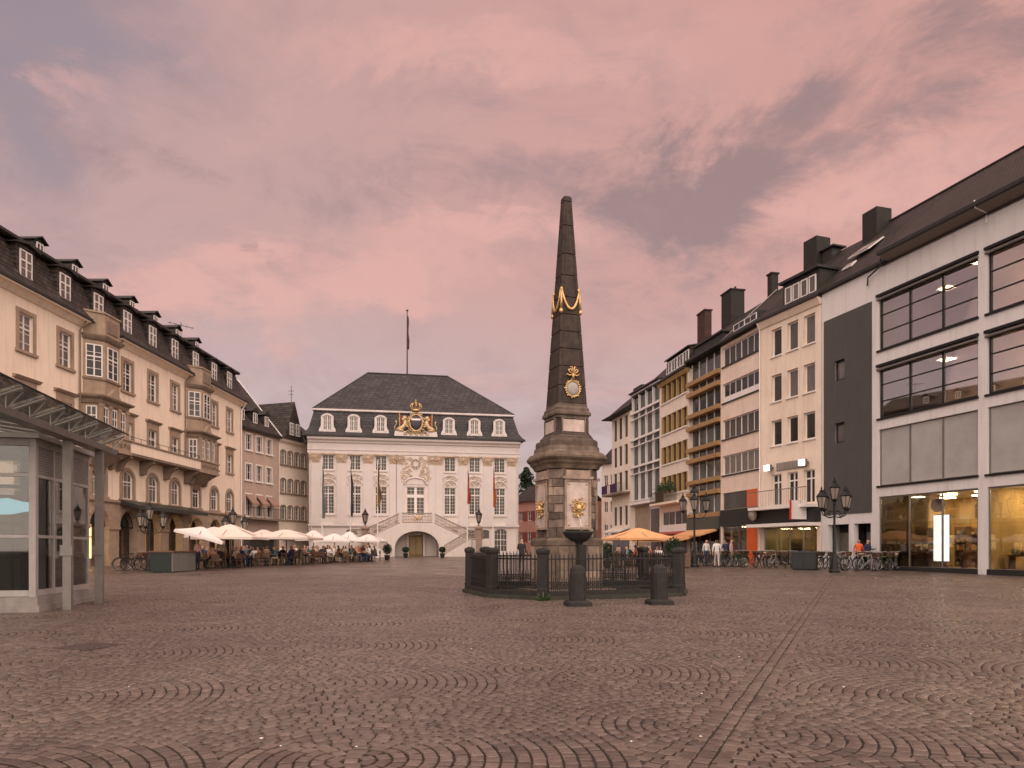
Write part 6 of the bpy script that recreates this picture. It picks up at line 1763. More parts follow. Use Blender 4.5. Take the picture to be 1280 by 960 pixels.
    def skylight(u0,u1,y0,y1,tilt):
        z0, z1 = on_slope(y0), on_slope(y1)
        m = MB(); m.add([(u0,y0,z0+.06+tilt),(u1,y0,z0+.06+tilt),(u1,y1,z1+.06),(u0,y1,z1+.06),(u0,y0-.05,z0+.12+tilt),(u1,y0-.05,z0+.12+tilt),(u1,y1-.05,z1+.12),(u0,y1-.05,z1+.12)], [(3,2,1,0),(4,5,6,7),(0,1,5,4),(1,2,6,5),(2,3,7,6),(3,0,4,7)])
        sk = m.build('roof_window', M['white'], rt)
        m = MB(); e = .1
        m.add([(u0+e,y0+e-.07,z0+.14+tilt+e*.9),(u1-e,y0+e-.07,z0+.14+tilt+e*.9),(u1-e,y1-e-.07,z1+.14-e*.9),(u0+e,y1-e-.07,z1+.14-e*.9)], [(0,1,2,3)]); m.build('pane', M['milk'], sk)
    skylight(F.ub(1068,2.2), F.ub(1094,2.2), 1.7, 2.9, .25)
    skylight(F.ub(1056,1.2), F.ub(1068,1.2), 1.0, 1.4, .0)
    uch = F.ub(1096,4.7); zch = F.zb(1100,262,4.7)
    chimney(rt, uch, 4.7, 1.25, 1.2, 21.3, zch, M['chim'], False, 0)
    m = MB()
    m.tube([(uch-.45,4.6,zch-.02),(uch-.45,4.6,zch+.25)], .06, 6)
    m.build('chimney_pot', M['lead'], rt)
    return F
DS = department_store()

# ------------------------------------------------------------------ glass lift kiosk at the left
def kiosk():
    x0, y0 = -10.85, 16.4; g = gz(y0)
    rt = thing('glass_kiosk', 'glazed lift kiosk with pale metal frame and louvred panel', 'kiosk', (x0, y0, g), R(11.5))
    H = 3.95
    m = MB(); m.box(-2.9,.12,-.12,3.55,-.15,.14); m.box(-2.85,.06,-.06,3.45,.141,.34); m.build('plinth', mat('kiosk_plinth', (.30,.265,.245), .7, (.22,.195,.18), 3., streak=.3), rt)
    posts = [(-.07,.07),(-.07,1.1),(-.07,2.2),(-.07,3.3),(-1.42,.07),(-2.75,.07),(-2.75,3.3),(-1.42,3.3)]
    for (x, y) in posts:
        w = .07 if (x, y) == (-.07,.07) else .038
        m = MB(); m.box(x-w,x+w,y-w,y+w,.342,H); m.build('post', M['alu'], rt)
    def rails(z, t):
        m = MB(); m.box(-2.70,-.155,.03,.11,z-t,z+t); m.build('rail', M['alu'], rt)
        m = MB(); m.box(-.11,-.03,.155,3.25,z-t,z+t); m.build('rail', M['alu'], rt)
        m = MB(); m.box(-2.70,-.12,3.26,3.34,z-t,z+t); m.build('rail', M['alu'], rt)
    for z, t in ((.42,.07),(1.72,.035),(3.12,.04),(H-.08,.08)): rails(z, t)
    for (a, b) in ((-1.37,-.16),(-2.69,-1.47)):
        for (z0, z1) in ((.5,1.68),(1.76,3.08),(3.17,H-.17)):
            m = MB(); m.box(a,b,.065,.075,z0,z1); m.build('pane', M['clear'], rt)
            m = MB(); m.box(a,b,3.295,3.305,z0,z1); m.build('pane', M['clear'], rt)
    for (a, b) in ((.16,1.05),(1.15,2.15),(2.25,3.25)):
        for (z0, z1) in ((.5,1.68),(1.76,3.08)):
            m = MB(); m.box(-.075,-.065,a,b,z0,z1); m.build('pane', M['clear'], rt)
    for k in range(11):
        z = 3.20 + k*.06
        m = MB(); m.prism([(.16,z),(3.24,z),(3.24,z+.012),(.16,z+.012)], -.10, -.03, 'x'); o = m.build('louvre', M['alu'], rt)
    m = MB(); m.box(-.06,-.05,.16,3.24,3.17,H-.17); m.build('louvre_backing', M['steel'], rt)
    m = MB(); m.box(-2.95,.10,-.10,3.5,H+.002,H+.12); m.build('kiosk_roof', M['csteel'], rt)
    # lift gear inside
    m = MB(); m.box(-1.92,-.83,1.27,1.29,.4,1.9); m.build('shaft_panel', mat('kiosk_dark_panel', (.035,.034,.032), .5), rt)
    m = MB(); m.box(-2.7,-2.1,1.27,1.31,.36,3.7); m.build('shaft_panel', mat('kiosk_dark_panel', (.035,.034,.032), .5), rt)
    m = MB(); m.box(-.62,-.12,2.5,2.54,.36,3.1); m.build('shaft_panel', mat('kiosk_dark_panel', (.035,.034,.032), .5), rt)
    for (x, y) in ((-.75,1.3),(-.75,2.5),(-2.0,1.3),(-2.0,2.5)):
        m = MB(); m.box(x-.08,x+.08,y-.08,y+.08,.34,H-.02); m.build('lift_guide', M['iron'], rt)
    m = MB(); m.box(-2.0,-.75,1.35,2.45,.35,.42); m.build('lift_floor', M['iron'], rt)
    m = MB(); m.box(-2.0,-.75,1.35,2.45,2.55,2.75); m.build('lift_car', M['iron'], rt)
    m = MB(); m.prism([(-1.25,2.22),(-.72,2.24),(-.45,2.30),(-.18,2.33),(-.12,2.42),(-.22,2.50),(-.5,2.54),(-.8,2.62),(-1.1,2.58),(-1.3,2.5),(-1.4,2.36)], .50, .55, 'y'); d_ = m.build('cyan_glow_sheet', M['cyan'], rt)  # glowing sheet added to stand in for a cyan glow of unknown source
    m = MB(); m.box(-.75,-.71,.551,.60,.35,2.5); m.build('glow_stand', M['iron'], d_)  # added prop that carries the glowing sheet
    m = MB(); m.box(-1.95,-.8,2.38,2.42,.45,2.5); m.build('lift_back', mat('lift_panel', (.06,.055,.05), .4), rt)
    for (a, b, y) in ((-.7,-.2,3.15),):
        m = MB(); m.box(a,b,y,y+.05,.36,3.6); m.build('inner_panel', mat('kiosk_dark_panel', (.035,.034,.032), .5), rt)
    for z in (1.2, 2.0, 2.9):
        m = MB(); m.box(-2.05,-.70,1.22,1.26,z,z+.08); m.build('cross_beam', M['iron'], rt)
    m = MB(); m.box(-2.2,-1.6,.5,.56,2.35,2.95); m.build('notice_board', mat('notice_yellow', (.55,.45,.16), .6, (.12,.10,.05), 6.), rt)
    m = MB(); m.box(-1.9,-1.3,1.5,2.3,2.50,2.54); m.build('lift_light', M['lift'], rt)
    # canopy: posts, gutter beam, brackets and overlapping panes
    for (x, y) in ((.52,.40),(.59,2.23)):
        m = MB(); m.box(x-.09,x+.09,y-.075,y+.075,-.1,4.0); p = m.build('canopy_post', M['steel'], rt)
        m = MB(); m.box(x-.13,x+.13,y-.115,y-.076,1.28,1.52); m.build('post_box', M['steel'], p)
    m = MB(); m.prism([(.40,3.98),(.72,3.98),(.80,4.10),(.32,4.10)], -5.5, 3.1, 'y'); m.build('gutter_beam', M['csteel'], rt)
    ys = [-5.2+.97*k for k in range(9)]
    zin, zout = 4.14, 4.46
    for k, y in enumerate(ys):
        m = MB(); m.tube([(.35,y,zin-.02),(1.10,y,zout-.03)], .03, 6); m.build('purlin', M['csteel'], rt)
        m = MB(); m.tube([(.30,y,zin-.02),(-2.3,y,zin+.34)], .03, 6); m.build('purlin', M['csteel'], rt)
        m = MB(); m.tube([(.80,y+.03,4.05),(.80,y+.03,zin+.16)], .012, 4); m.build('strut', M['csteel'], rt)
        m = MB(); m.tube([(.60,y+.30,3.98),(.98,y+.30,zout-.05)], .016, 5); m.build('bracket', M['csteel'], rt)
        if k < len(ys)-1:
            y2 = ys[k+1]
            m = MB(); m.add([(.38,y+.01,zin+.05),(1.12,y+.01,zout+.03),(1.12,y2-.01,zout+.03),(.38,y2-.01,zin+.05),(.38,y+.01,zin+.065),(1.12,y+.01,zout+.045),(1.12,y2-.01,zout+.045),(.38,y2-.01,zin+.065)], [(3,2,1,0),(4,5,6,7),(0,1,5,4),(1,2,6,5),(2,3,7,6),(3,0,4,7)]); m.build('canopy_pane', M['canopy'], rt)
            m = MB(); m.add([(.27,y+.01,zin+.05),(-2.3,y+.01,zin+.40),(-2.3,y2-.01,zin+.40),(.27,y2-.01,zin+.05),(.27,y+.01,zin+.065),(-2.3,y+.01,zin+.415),(-2.3,y2-.01,zin+.415),(.27,y2-.01,zin+.065)], [(3,2,1,0),(4,5,6,7),(0,1,5,4),(1,2,6,5),(2,3,7,6),(3,0,4,7)]); m.build('canopy_pane', M['canopy'], rt)
    m = MB(); m.tube([(1.13,-5.3,zout+.03),(1.13,2.7,zout+.03)], .022, 5); m.build('canopy_edge', M['iron'], rt)
kiosk()

# ------------------------------------------------------------------ parasols
def parasol(px, d, wid, zedge, zpeak, canvas, label, sides=4, rz=0.0, tilt=0.0, group=None, val=.16):
    x = (px-640)/FOC*d; g = gz(d)
    t = thing('parasol', label, 'parasol', (x, d, g), rz, group)
    ze, zp = zedge-g, zpeak-g
    h = wid/2
    m = MB(); n = 8; pts = []
    if sides == 4: per = [(-h,-h),(0,-h*.97),(h,-h),(h*.97,0),(h,h),(0,h*.97),(-h,h),(-h*.97,0)]
    else: per = [(h*1.1*math.cos(2*math.pi*k/8), h*1.1*math.sin(2*math.pi*k/8)) for k in range(8)]
    rings = []
    for f, zf in ((1.0,0.0),(.72,.25),(.42,.56),(.14,.92),(.015,1.0)):
        rings.append([(p[0]*f, p[1]*f, ze+(zp-ze)*zf - (.05 if (k % 2 and sides == 4 and .2 < f < .9) else 0)) for k, p in enumerate(per)])
    N = len(per)
    vs = [q for r in rings for q in r]
    fs = [(i*N+k, i*N+(k+1)%N, (i+1)*N+(k+1)%N, (i+1)*N+k) for i in range(4) for k in range(N)]
    lo = [(p[0]*1.0, p[1]*1.0, ze-val+(.03 if k % 2 else 0)) for k, p in enumerate(per)]
    o = len(vs); vs += lo; fs += [(k, o+k, o+(k+1)%N, (k+1)%N) for k in range(N)]
    m.add(vs, fs)
    c = m.build('canopy', canvas, t)
    if tilt: c.rotation_euler.y = tilt
    m = MB(); m.tube([(0,0,.05),(0,0,zp+.08)], .035, 8); m.build('pole', M['wood'], t)
    m = MB(); m.lathe([(.38,0),(.38,.07),(.10,.12),(.06,.3)], 12); m.build('base', M['basalt'], t)
    for p in per:
        m = MB(); m.tube([(0,0,zp-.06),(p[0]*.98,p[1]*.98,ze-.02)], .015, 4); r = m.build('rib', M['wood'], t)
        if tilt: r.rotation_euler.y = tilt
    return t
parasol(237, 40, 2.5, 2.40, 2.92, M['canvas'], 'white parasol tipped to one side beside the green counter', 4, R(20), R(16))
parasol(288, 43.5, 3.6, 2.30, 3.08, M['canvas2'], 'large square cream parasol beside the tipped white one', 4, R(4), 0)
parasol(358, 49, 4.0, 2.36, 2.92, M['canvas2'], 'wide cream parasol before the rose house', 4, R(0))
parasol(418, 55, 2.7, 2.22, 2.78, M['canvas'], 'white parasol before the grey blue flag of the town hall', 4, R(6), 0, 'small white parasols before the town hall')
parasol(437, 62, 2.3, 2.35, 3.1, M['canvas'], 'small white parasol standing behind two others before the town hall', 4, R(3), 0, 'small white parasols before the town hall')
parasol(461, 58, 2.5, 2.25, 2.78, M['canvas'], 'white parasol before the left arm of the town hall stairs', 4, R(-5), 0, 'small white parasols before the town hall')
parasol(392, 60, 2.6, 2.4, 3.15, M['canvas'], 'white parasol before the pale cream house', 4, R(8), 0, 'small white parasols before the town hall')
parasol(330, 56, 3.2, 2.45, 3.1, M['canvas2'], 'cream parasol set back between the large square one and the wide one', 4, R(5))
parasol(268, 49, 2.8, 2.5, 3.1, M['canvas'], 'white parasol close to the sandstone arcade behind the large square one', 4, R(-4))
parasol(797, 47.5, 3.9, 2.30, 2.98, M['orange'], 'bright orange parasol beyond the fountain railing', 4, R(12))

# ------------------------------------------------------------------ people
SK = {}
def person_mesh(pose):
    if pose in SK: return SK[pose]
    V, E, Rr = [], [], []
    def add(p, r, par=None):
        V.append(p); Rr.append(r)
        if par is not None: E.append((par, len(V)-1))
        return len(V)-1
    sit = pose.startswith('sit')
    zp = .55 if sit else .95
    lean = {'sit_lean': -.16, 'sit_back': .07, 'sit_turn': -.04, 'stand': 0, 'walk': -.03, 'stand_arm': .0}[pose]
    pel = add((0,0,zp), .145)
    sp = add((0,lean*.4,zp+.2), .135, pel); ch = add((0,lean*.8,zp+.40), .155, sp)
    nk = add((0,lean,zp+.54), .058, ch); hb = add((0,lean-.02,zp+.62), .080, nk); hd = add((0,lean-.03,zp+.70), .102, hb); cr = add((0,lean-.015,zp+.78), .07, hd)
    add((0,lean-.135,zp+.66), .018, hd)
    for s in (-1, 1):
        sh = add((s*.175,lean*.85,zp+.46), .068, ch)
        if sit or (pose == 'stand_arm' and s > 0):
            el = add((s*.25,lean-.05,zp+.20), .047, sh); wr = add((s*.16,lean-.30,zp+.22), .033, el); dv = Vector((-s*.3,-1,.05)).normalized()
        else:
            sw = s*.12 if pose == 'walk' else 0
            el = add((s*.245,.03+sw*.5,zp+.19), .047, sh); wr = add((s*.255,-.05+sw,zp-.05), .033, el); dv = Vector((0,-.15,-1)).normalized()
        pw = Vector(V[wr]) + dv*.07
        pa = add(tuple(pw), .034, wr)
        side = Vector((1,0,0)) if abs(dv.z) < .5 else Vector((0,1,0))
        for k, (o, l) in enumerate(((-.03,.055),(-.01,.07),(.011,.075),(.031,.062))):
            b = pw + dv*.035 + side*o; mid = add(tuple(b + dv*l*.5), .0095, pa); add(tuple(b + dv*l + Vector((-s*.012,0,-.012))), .0075, mid)
        tb = pw - dv*.01 - side*.05*(1 if abs(dv.z) >= .5 else s); tm = add(tuple(tb), .011, pa); add(tuple(tb + dv*.04), .009, tm)
        hp = add((s*.085,0,zp-.04), .105, pel)
        if sit:
            kn = add((s*.12,-.42,zp-.01), .066, hp); an = add((s*.12,-.40,.10), .044, kn); add((s*.13,-.55,.045), .038, an)
        else:
            st = s*.20 if pose == 'walk' else 0
            kn = add((s*.095,-.02-st*.6,.50), .065, hp); an = add((s*.10,.03-st*1.0,.09), .044, kn); add((s*.115,-.12-st,.042), .038, an)
    me = bpy.data.meshes.new('person'); me.from_pydata(V, E, []); o = bpy.data.objects.new('tmp', me); col.objects.link(o)
    sm = o.modifiers.new('s', 'SKIN'); sm.use_smooth_shade = True
    for i, v in enumerate(me.skin_vertices[0].data):
        v.radius = (Rr[i], Rr[i]*(.82 if i in (0,1,2) else 1)); v.use_root = (i == 0)
    ss = o.modifiers.new('u', 'SUBSURF'); ss.levels = 1; ss.render_levels = 1
    dg = bpy.context.evaluated_depsgraph_get(); dg.update()
    out = bpy.data.meshes.new_from_object(o.evaluated_get(dg)); out.name = 'person'
    bpy.data.objects.remove(o); bpy.data.meshes.remove(me)
    out.materials.clear()
    for nme in ('shirt_wool','trouser_cloth','skin','hair_brown','shoe_leather'): out.materials.append(PM[nme])
    idx = []
    for p in out.polygons:
        c = p.center; a = 0
        if c.z > zp+.565: a = 3 if (c.z > zp+.725 or c.y > lean+.015) else 2
        elif c.z > zp+.52 and abs(c.x) < .09: a = 2
        elif sit and c.y < lean-.24 and c.z > zp+.10: a = 2
        elif (not sit) and abs(c.x) > .19 and c.z < zp+.0 and c.z > .6: a = 2
        elif c.z < .085: a = 4
        elif c.z < zp+.06 and not (abs(c.x) > .20 and c.z > zp+.02): a = 1
        idx.append(a)
    out.polygons.foreach_set('material_index', idx); out.polygons.foreach_set('use_smooth', [True]*len(idx)); out.update()
    SK[pose] = out
    return out
PM = {
    'shirt_wool': mat('shirt_wool', (.25,.2,.18), .85), 'trouser_cloth': mat('trouser_cloth', (.04,.042,.055), .85), 'skin': mat('skin', (.50,.29,.20), .55, (.44,.25,.17), 8.),
    'hair_brown': mat('hair_brown', (.045,.028,.018), .6), 'shoe_leather': mat('shoe_leather', (.03,.024,.02), .5)}
SHIRTS = {'white': (.70,.66,.62), 'teal': (.07,.14,.155), 'salmon': (.42,.20,.145), 'black': (.025,.024,.024), 'brown': (.17,.10,.065), 'navy': (.03,.04,.08), 'beige': (.48,.37,.27), 'rust': (.36,.11,.05), 'grey': (.20,.19,.18), 'orange': (.72,.13,.04), 'pink': (.58,.33,.31)}
HAIRS = {'dark': (.02,.015,.012), 'brown': (.07,.04,.022), 'blond': (.34,.22,.10), 'grey': (.26,.24,.22)}
TROUS = {'dark': (.03,.03,.04), 'blue': (.05,.075,.13), 'tan': (.28,.21,.14), 'pale': (.5,.44,.4)}
def person(x, d, rz, pose, shirt, hair, where, trou='dark', z=None, s=1.0, group=None):
    o = place('person', person_mesh(pose), None, (x, d, gz(d) if z is None else z), rz)
    o.scale = (s, s, s)
    setmat(o, mat('shirt_'+shirt, SHIRTS[shirt], .85), 0); setmat(o, mat('trousers_'+trou, TROUS[trou], .85), 1); setmat(o, mat('hair_'+hair, HAIRS[hair], .6), 3)
    return tag(o, '%s' % where, 'person', group)

# ------------------------------------------------------------------ café furniture
def make_chair():
    t = thing('cafe_chair', 'brown wicker café chair', 'chair')
    m = MB(); m.rings([[(-.22,-.22,.43),(.22,-.22,.43),(.22,.22,.43),(-.22,.22,.43)],[(-.23,-.23,.45),(.23,-.23,.45),(.23,.23,.45),(-.23,.23,.45)],[(-.22,-.22,.47),(.22,-.22,.47),(.22,.22,.47),(-.22,.22,.47)]]); m.build('seat', M['wicker'], t)
    m = MB(); m.prism([(-.21,.56),(.21,.56),(.22,.74),(.16,.86),(0,.89),(-.16,.86),(-.22,.74)], .20, .235, 'y'); m.build('backrest', M['wicker'], t)
    for (x, y) in ((-.2,-.2),(.2,-.2)):
        m = MB(); m.tube([(x*1.05,y*1.08,0),(x,y,.43)], .016, 5); m.build('leg', M['wood'], t)
    for x in (-.2, .2):
        m = MB(); m.tube([(x*1.05,.25,0),(x,.21,.45),(x,.22,.80)], .016, 5); m.build('leg', M['wood'], t)
    return t
def make_table():
    t = thing('cafe_table', 'small round dark café table', 'table')
    m = MB(); m.lathe([(.37,.71),(.385,.72),(.385,.735),(.37,.745)], 16); m.build('tabletop', M['wood'], t)
    m = MB(); m.tube([(0,0,.03),(0,0,.712)], .03, 7); m.build('column', M['iron'], t)
    m = MB(); m.lathe([(.22,0),(.22,.025),(.05,.05)], 10); m.build('foot', M['iron'], t)
    return t
chair0, table0 = make_chair(), make_table()
first = {'c': True, 't': True}
def put(proto, key, x, d, rz, label, group):
    o = proto if first[key] else copy_tree(proto)
    first[key] = False
    o.location = (x, d, gz(d)); o.rotation_euler.z = rz
    tag(o, label, None, group); return o

combos = [(s_, h_, t_) for s_ in ('white','teal','salmon','black','brown','navy','beige','rust','grey') for h_ in HAIRS for t_ in ('dark','blue','tan')]
random.Random(77).shuffle(combos)
def cafe(spots, place_name, seed, fill=.75):
    rng = random.Random(seed)
    shirts = ['white','teal','salmon','black','brown','navy','beige','rust','grey','black','brown','navy','grey']
    for n, (x, d) in enumerate(spots):
        a0 = rng.uniform(0, 6.28); occ = []
        for k in range(4 if rng.random() < .55 else 3):
            a = a0 + k*math.pi/2 + rng.uniform(-.2,.2); r = rng.uniform(.62,.72)
            cx, cy = x + r*math.cos(a), d + r*math.sin(a)
            rz = a - math.pi/2          # the chair faces the table
            if rng.random() < fill:
                sh, hr, tr = combos.pop(); pose = rng.choice(['sit_lean','sit_back','sit_turn'])
                who = '%s top, %s trousers, %s hair' % (sh, tr, hr); occ.append(who)
                person(cx - .06*math.cos(a), cy - .06*math.sin(a), rz, pose, sh, hr, 'person in %s seated %s' % (who, place_name), tr, s=rng.uniform(.95,1.04), group='guests ' + place_name)
                lab = 'brown wicker café chair under the guest in %s' % who
            else: lab = 'empty brown wicker café chair ' + place_name
            put(chair0, 'c', cx, cy, rz, lab, 'café chairs ' + place_name)
        lab = ('small round dark café table before the guest in ' + occ[0]) if occ else 'small round dark café table without guests ' + place_name
        put(table0, 't', x, d, rng.uniform(0,1), lab, 'café tables ' + place_name)
sp = []
for i in range(9):
    d = 42.5 + i*1.75
    px = 262 + i*24
    sp.append(((px-640)/FOC*d, d))
    d2 = d + 2.3; sp.append(((px+8-640)/FOC*d2, d2))
    if i % 2 == 0: d3 = d + 4.6; sp.append(((px+3-640)/FOC*d3, d3))
cafe(sp[:8], 'under the cream parasols', 5, .85)
cafe(sp[8:], 'near the small white parasols', 6, .85)
cafe([((772-640)/FOC*44.5,44.5), ((800-640)/FOC*45.5,45.5), ((828-640)/FOC*46,46), ((785-640)/FOC*48.5,48.5), ((816-640)/FOC*49,49)], 'under the orange parasol', 9, .95)

# standing and walking figures
X = lambda px, d: (px-640)/FOC*d
person(X(652,41), 41, R(160), 'stand_arm', 'black', 'grey', 'person in a black jacket standing alone behind the fountain railing', s=1.02)
person(X(896,44.6), 44.6, R(170), 'walk', 'white', 'brown', 'person in a white top and pale trousers walking past the parked bicycles', 'pale')
person(X(883,47), 47, R(20), 'stand', 'white', 'dark', 'person in a white shirt and blue trousers standing by the orange awning', 'blue')
person(X(907,47.5), 47.5, R(200), 'stand_arm', 'navy', 'dark', 'person in a navy top beside the black shop sign, next to the one in pink')
person(X(914,47.0), 47.0, R(60), 'stand', 'pink', 'blond', 'person with blond hair in a pink top beside the black shop sign', 'tan')
person(X(1073.5,41.6), 41.6, R(-20), 'stand', 'orange', 'brown', 'person in a bright orange top standing before the dark store doorway', 'dark', z=gz(41.6)+.0)
person(X(1084.5,41.4), 41.4, R(30), 'stand_arm', 'navy', 'dark', 'person in a navy top standing next to the orange top at the doorway', 'dark')
person(X(276,44), 44.0, R(200), 'walk', 'beige', 'dark', 'person in a beige top walking between the café tables', 'dark')
person(X(247,41), 41.0, R(150), 'stand', 'pink', 'brown', 'person in a pink top standing under the tipped white parasol', 'dark')

# ------------------------------------------------------------------ bicycles
def make_bike():
    t = thing('bicycle', 'bicycle', 'bicycle')
    r = .335
    tor = MB(); tor.tube([(r*math.cos(2*math.pi*k/20),0,r*math.sin(2*math.pi*k/20)) for k in range(20)], .020, 5, closed=True); tm = tor.mesh('tyre', M['rubber'])
    w = MB(); w.tube([((r-.03)*math.cos(2*math.pi*k/20),0,(r-.03)*math.sin(2*math.pi*k/20)) for k in range(20)], .010, 4, closed=True)
    for k in range(12):
        a = 2*math.pi*k/12; w.tube([(0,.015*(-1)**k,0),((r-.03)*math.cos(a),0,(r-.03)*math.sin(a))], .004, 3)
    w.tube([(0,-.05,0),(0,.05,0)], .025, 7); wm = w.mesh('wheel', M['chrome'])
    for x in (-.52, .52):
        o = place('wheel', wm, t, (x,0,r+.02)); place('tyre', tm, o)
    f = MB(); z = r+.02
    A, B, C, D, S = (-.52,0,z), (-.09,0,.29), (-.24,0,.80), (.34,0,.86), (.38,0,.70)
    f.tube([B,C],.018,6); f.tube([C,(.345,0,.84)],.017,6); f.tube([B,S],.020,6); f.tube([(.33,0,.90),(.39,0,.66)],.022,6)
    for s in (-1,1):
        f.tube([A,(B[0],s*.03,B[2])],.010,5); f.tube([A,(C[0],s*.02,C[2]-.04)],.009,5); f.tube([(.39,s*.04,.66),(.52,s*.05,z)],.012,5)
    f.build('frame', mat('bike_black', (.02,.02,.02), .35), t)
    h = MB(); h.tube([(.33,0,.90),(.31,0,1.02)],.014,6); h.tube([(.20,-.27,1.05),(.30,-.22,1.04),(.34,0,1.03),(.30,.22,1.04),(.20,.27,1.05)],.012,6); h.build('handlebar', M['chrome'], t)
    s = MB(); s.rings([[(-.40,-.07,.90),(-.12,-.02,.90),(-.12,.02,.90),(-.40,.07,.90)],[(-.41,-.09,.94),(-.11,-.025,.93),(-.11,.025,.93),(-.41,.09,.94)],[(-.38,-.06,.965),(-.14,-.015,.95),(-.14,.015,.95),(-.38,.06,.965)]]); s.tube([(-.24,0,.79),(-.27,0,.91)],.013,6); s.build('saddle', M['rubber'], t)
    c = MB(); c.tube([(-.09,-.05,.29),(-.09,.05,.29)],.03,8); c.tube([(-.09,-.06,.29),(.03,-.07,.17)],.011,5); c.tube([(-.09,.06,.29),(-.21,.07,.41)],.011,5); c.box(-.02,.08,-.15,-.07,.155,.18); c.box(-.26,-.16,.07,.15,.40,.425); c.build('crank', M['chrome'], t)
    m = MB(); m.tube([(-.52+(r+.045)*math.cos(R(a)),0,z+(r+.045)*math.sin(R(a))) for a in range(30,200,17)], .016, 4); m.build('mudguard', M['iron'], t)
    m = MB(); m.tube([(.52+(r+.045)*math.cos(R(a)),0,z+(r+.045)*math.sin(R(a))) for a in range(20,150,18)], .016, 4); m.build('mudguard', M['iron'], t)
    return t
bike0 = make_bike(); bfirst = [True]; BSEEN = {}
BC = {'black': (.02,.02,.02), 'dark green': (.02,.06,.035), 'silver': (.42,.40,.38), 'maroon': (.13,.02,.02), 'navy': (.02,.03,.08), 'white': (.6,.57,.54)}
def bike(x, d, rz, colr, where, basket=False):
    o = bike0 if bfirst[0] else copy_tree(bike0)
    bfirst[0] = False
    o.location = (x, d, gz(d)); o.rotation_euler = (R(random.uniform(-7,7)), 0, rz)
    key = (where, colr, basket); n_ = BSEEN.get(key, 0); BSEEN[key] = n_+1
    sad = ['black','brown','cream'][n_ % 3]
    for ch in o.children:
        if ch.name.startswith('saddle'): setmat(ch, mat('saddle_'+sad, {'black':(.014,.013,.012),'brown':(.12,.055,.025),'cream':(.5,.42,.32)}[sad], .6))
        if ch.name.startswith('frame'): setmat(ch, mat('bike_'+colr.replace(' ','_'), BC[colr], .35))
    if basket:
        m = MB(); 
        m.rings([[(.40,-.12,.76),(.62,-.12,.76),(.62,.12,.76),(.40,.12,.76)],[(.37,-.17,1.0),(.68,-.17,1.0),(.68,.17,1.0),(.37,.17,1.0)]]); m.build('basket', M['wicker'], o)
    tag(o, '%s bicycle with %s saddle%s %s' % (colr, sad, ' and front basket' if basket else '', where), None, 'bicycles parked along the houses')
rng = random.Random(17)
cl = list(BC)
A = Vector((X(866,47.5), 47.5)); B = Vector((X(1108,38.6), 38.6)); AB = B - A
for k in range(22):
    t = (k+rng.uniform(-.25,.25))/21
    px = 866 + 242*t
    if 1000 < px < 1018: continue
    p = A + AB*t
    c = rng.choice(cl[:5]) if px < 1020 else rng.choice(cl)
    wh = 'parked before the salmon and peach houses' if px < 1020 else 'parked before the dark grey store panel'
    bike(p.x, p.y, math.atan2(AB.y, AB.x) + math.pi/2 + rng.uniform(-.5,.5), c, wh, rng.random() < .3)
for k in range(17):
    t = (k+rng.uniform(-.25,.25))/16
    n = Vector((-AB.y, AB.x)).normalized()*1.5
    p = A + AB*t + n
    if 1003 < 866+242*t < 1020: continue
    wh = 'in the second row before the shops'
    bike(p.x, p.y, math.atan2(AB.y, AB.x) + math.pi/2 + rng.uniform(-.4,.4), rng.choice(cl[:5]), wh, rng.random() < .3)
for k, px in enumerate((163, 171, 180)):
    d = 39.5+.5*k; bike(X(px,d), d, R(20+25*k), ['black','maroon','dark green'][k], 'leaning before the sandstone arcade')

# ------------------------------------------------------------------ street lamps
def candelabra(px, d, ztop, arms, label, s=1.0, drop=False):
    t = thing('street_lamp', label, 'street lamp', (X(px,d), d, gz(d)), R(15))
    H = ztop-gz(d)
    m = MB(); m.lathe([(.26,0),(.26,.12),(.20,.2),(.16,.7),(.12,.8),(.09,.95),(.065,1.4),(.055,H-1.45*s),(.09,H-1.4*s),(.05,H-1.3*s)], 12); m.build('post', M['iron'], t)
    za = H-1.55*s
    f, g = MB(), MB(); m = MB(); m.tube([(0,0,H-1.4*s),(0,0,H-1.15*s)], .04, 6); m.build('finial', M['iron'], t)
    lantern(f, g, (0,0,H-1.2*s), s); q = f.build('lantern', M['iron'], t); g.build('lantern_glass', M['milk'], q)
    for k in range(arms):
        a = 2*math.pi*k/arms; r = .78*s; c, sn = math.cos(a), math.sin(a)
        m = MB(); m.tube([(0,0,za-.5*s),(.35*s*c,.35*s*sn,za-.55*s),(.68*s*c,.68*s*sn,za-.42*s),(r*c,r*sn,za-.18*s)], .028*s, 6)
        m.tube([(.1*s*c,.1*s*sn,za-.25*s),(.32*s*c,.32*s*sn,za-.2*s),(.42*s*c,.42*s*sn,za-.38*s),(.30*s*c,.30*s*sn,za-.45*s)], .018*s, 5); m.build('arm', M['iron'], t)
        f, g = MB(), MB(); lantern(f, g, (r*c,r*sn,za-.1*s), s*.95); q = f.build('lantern', M['iron'], t); g.build('lantern_glass', M['milk'], q)
candelabra(1043, 37, 5.3, 4, 'five lantern candelabra lamp beside the parked bicycles', 1.0)
candelabra(868, 45, 5.7, 3, 'four lantern candelabra lamp before the ochre banded house front', 1.05)
candelabra(187, 39, 4.2, 3, 'four lantern candelabra lamp before the sandstone arcade and green counter', .85)
candelabra(291, 47, 4.35, 3, 'four lantern candelabra lamp rising behind the large cream parasol', .95)

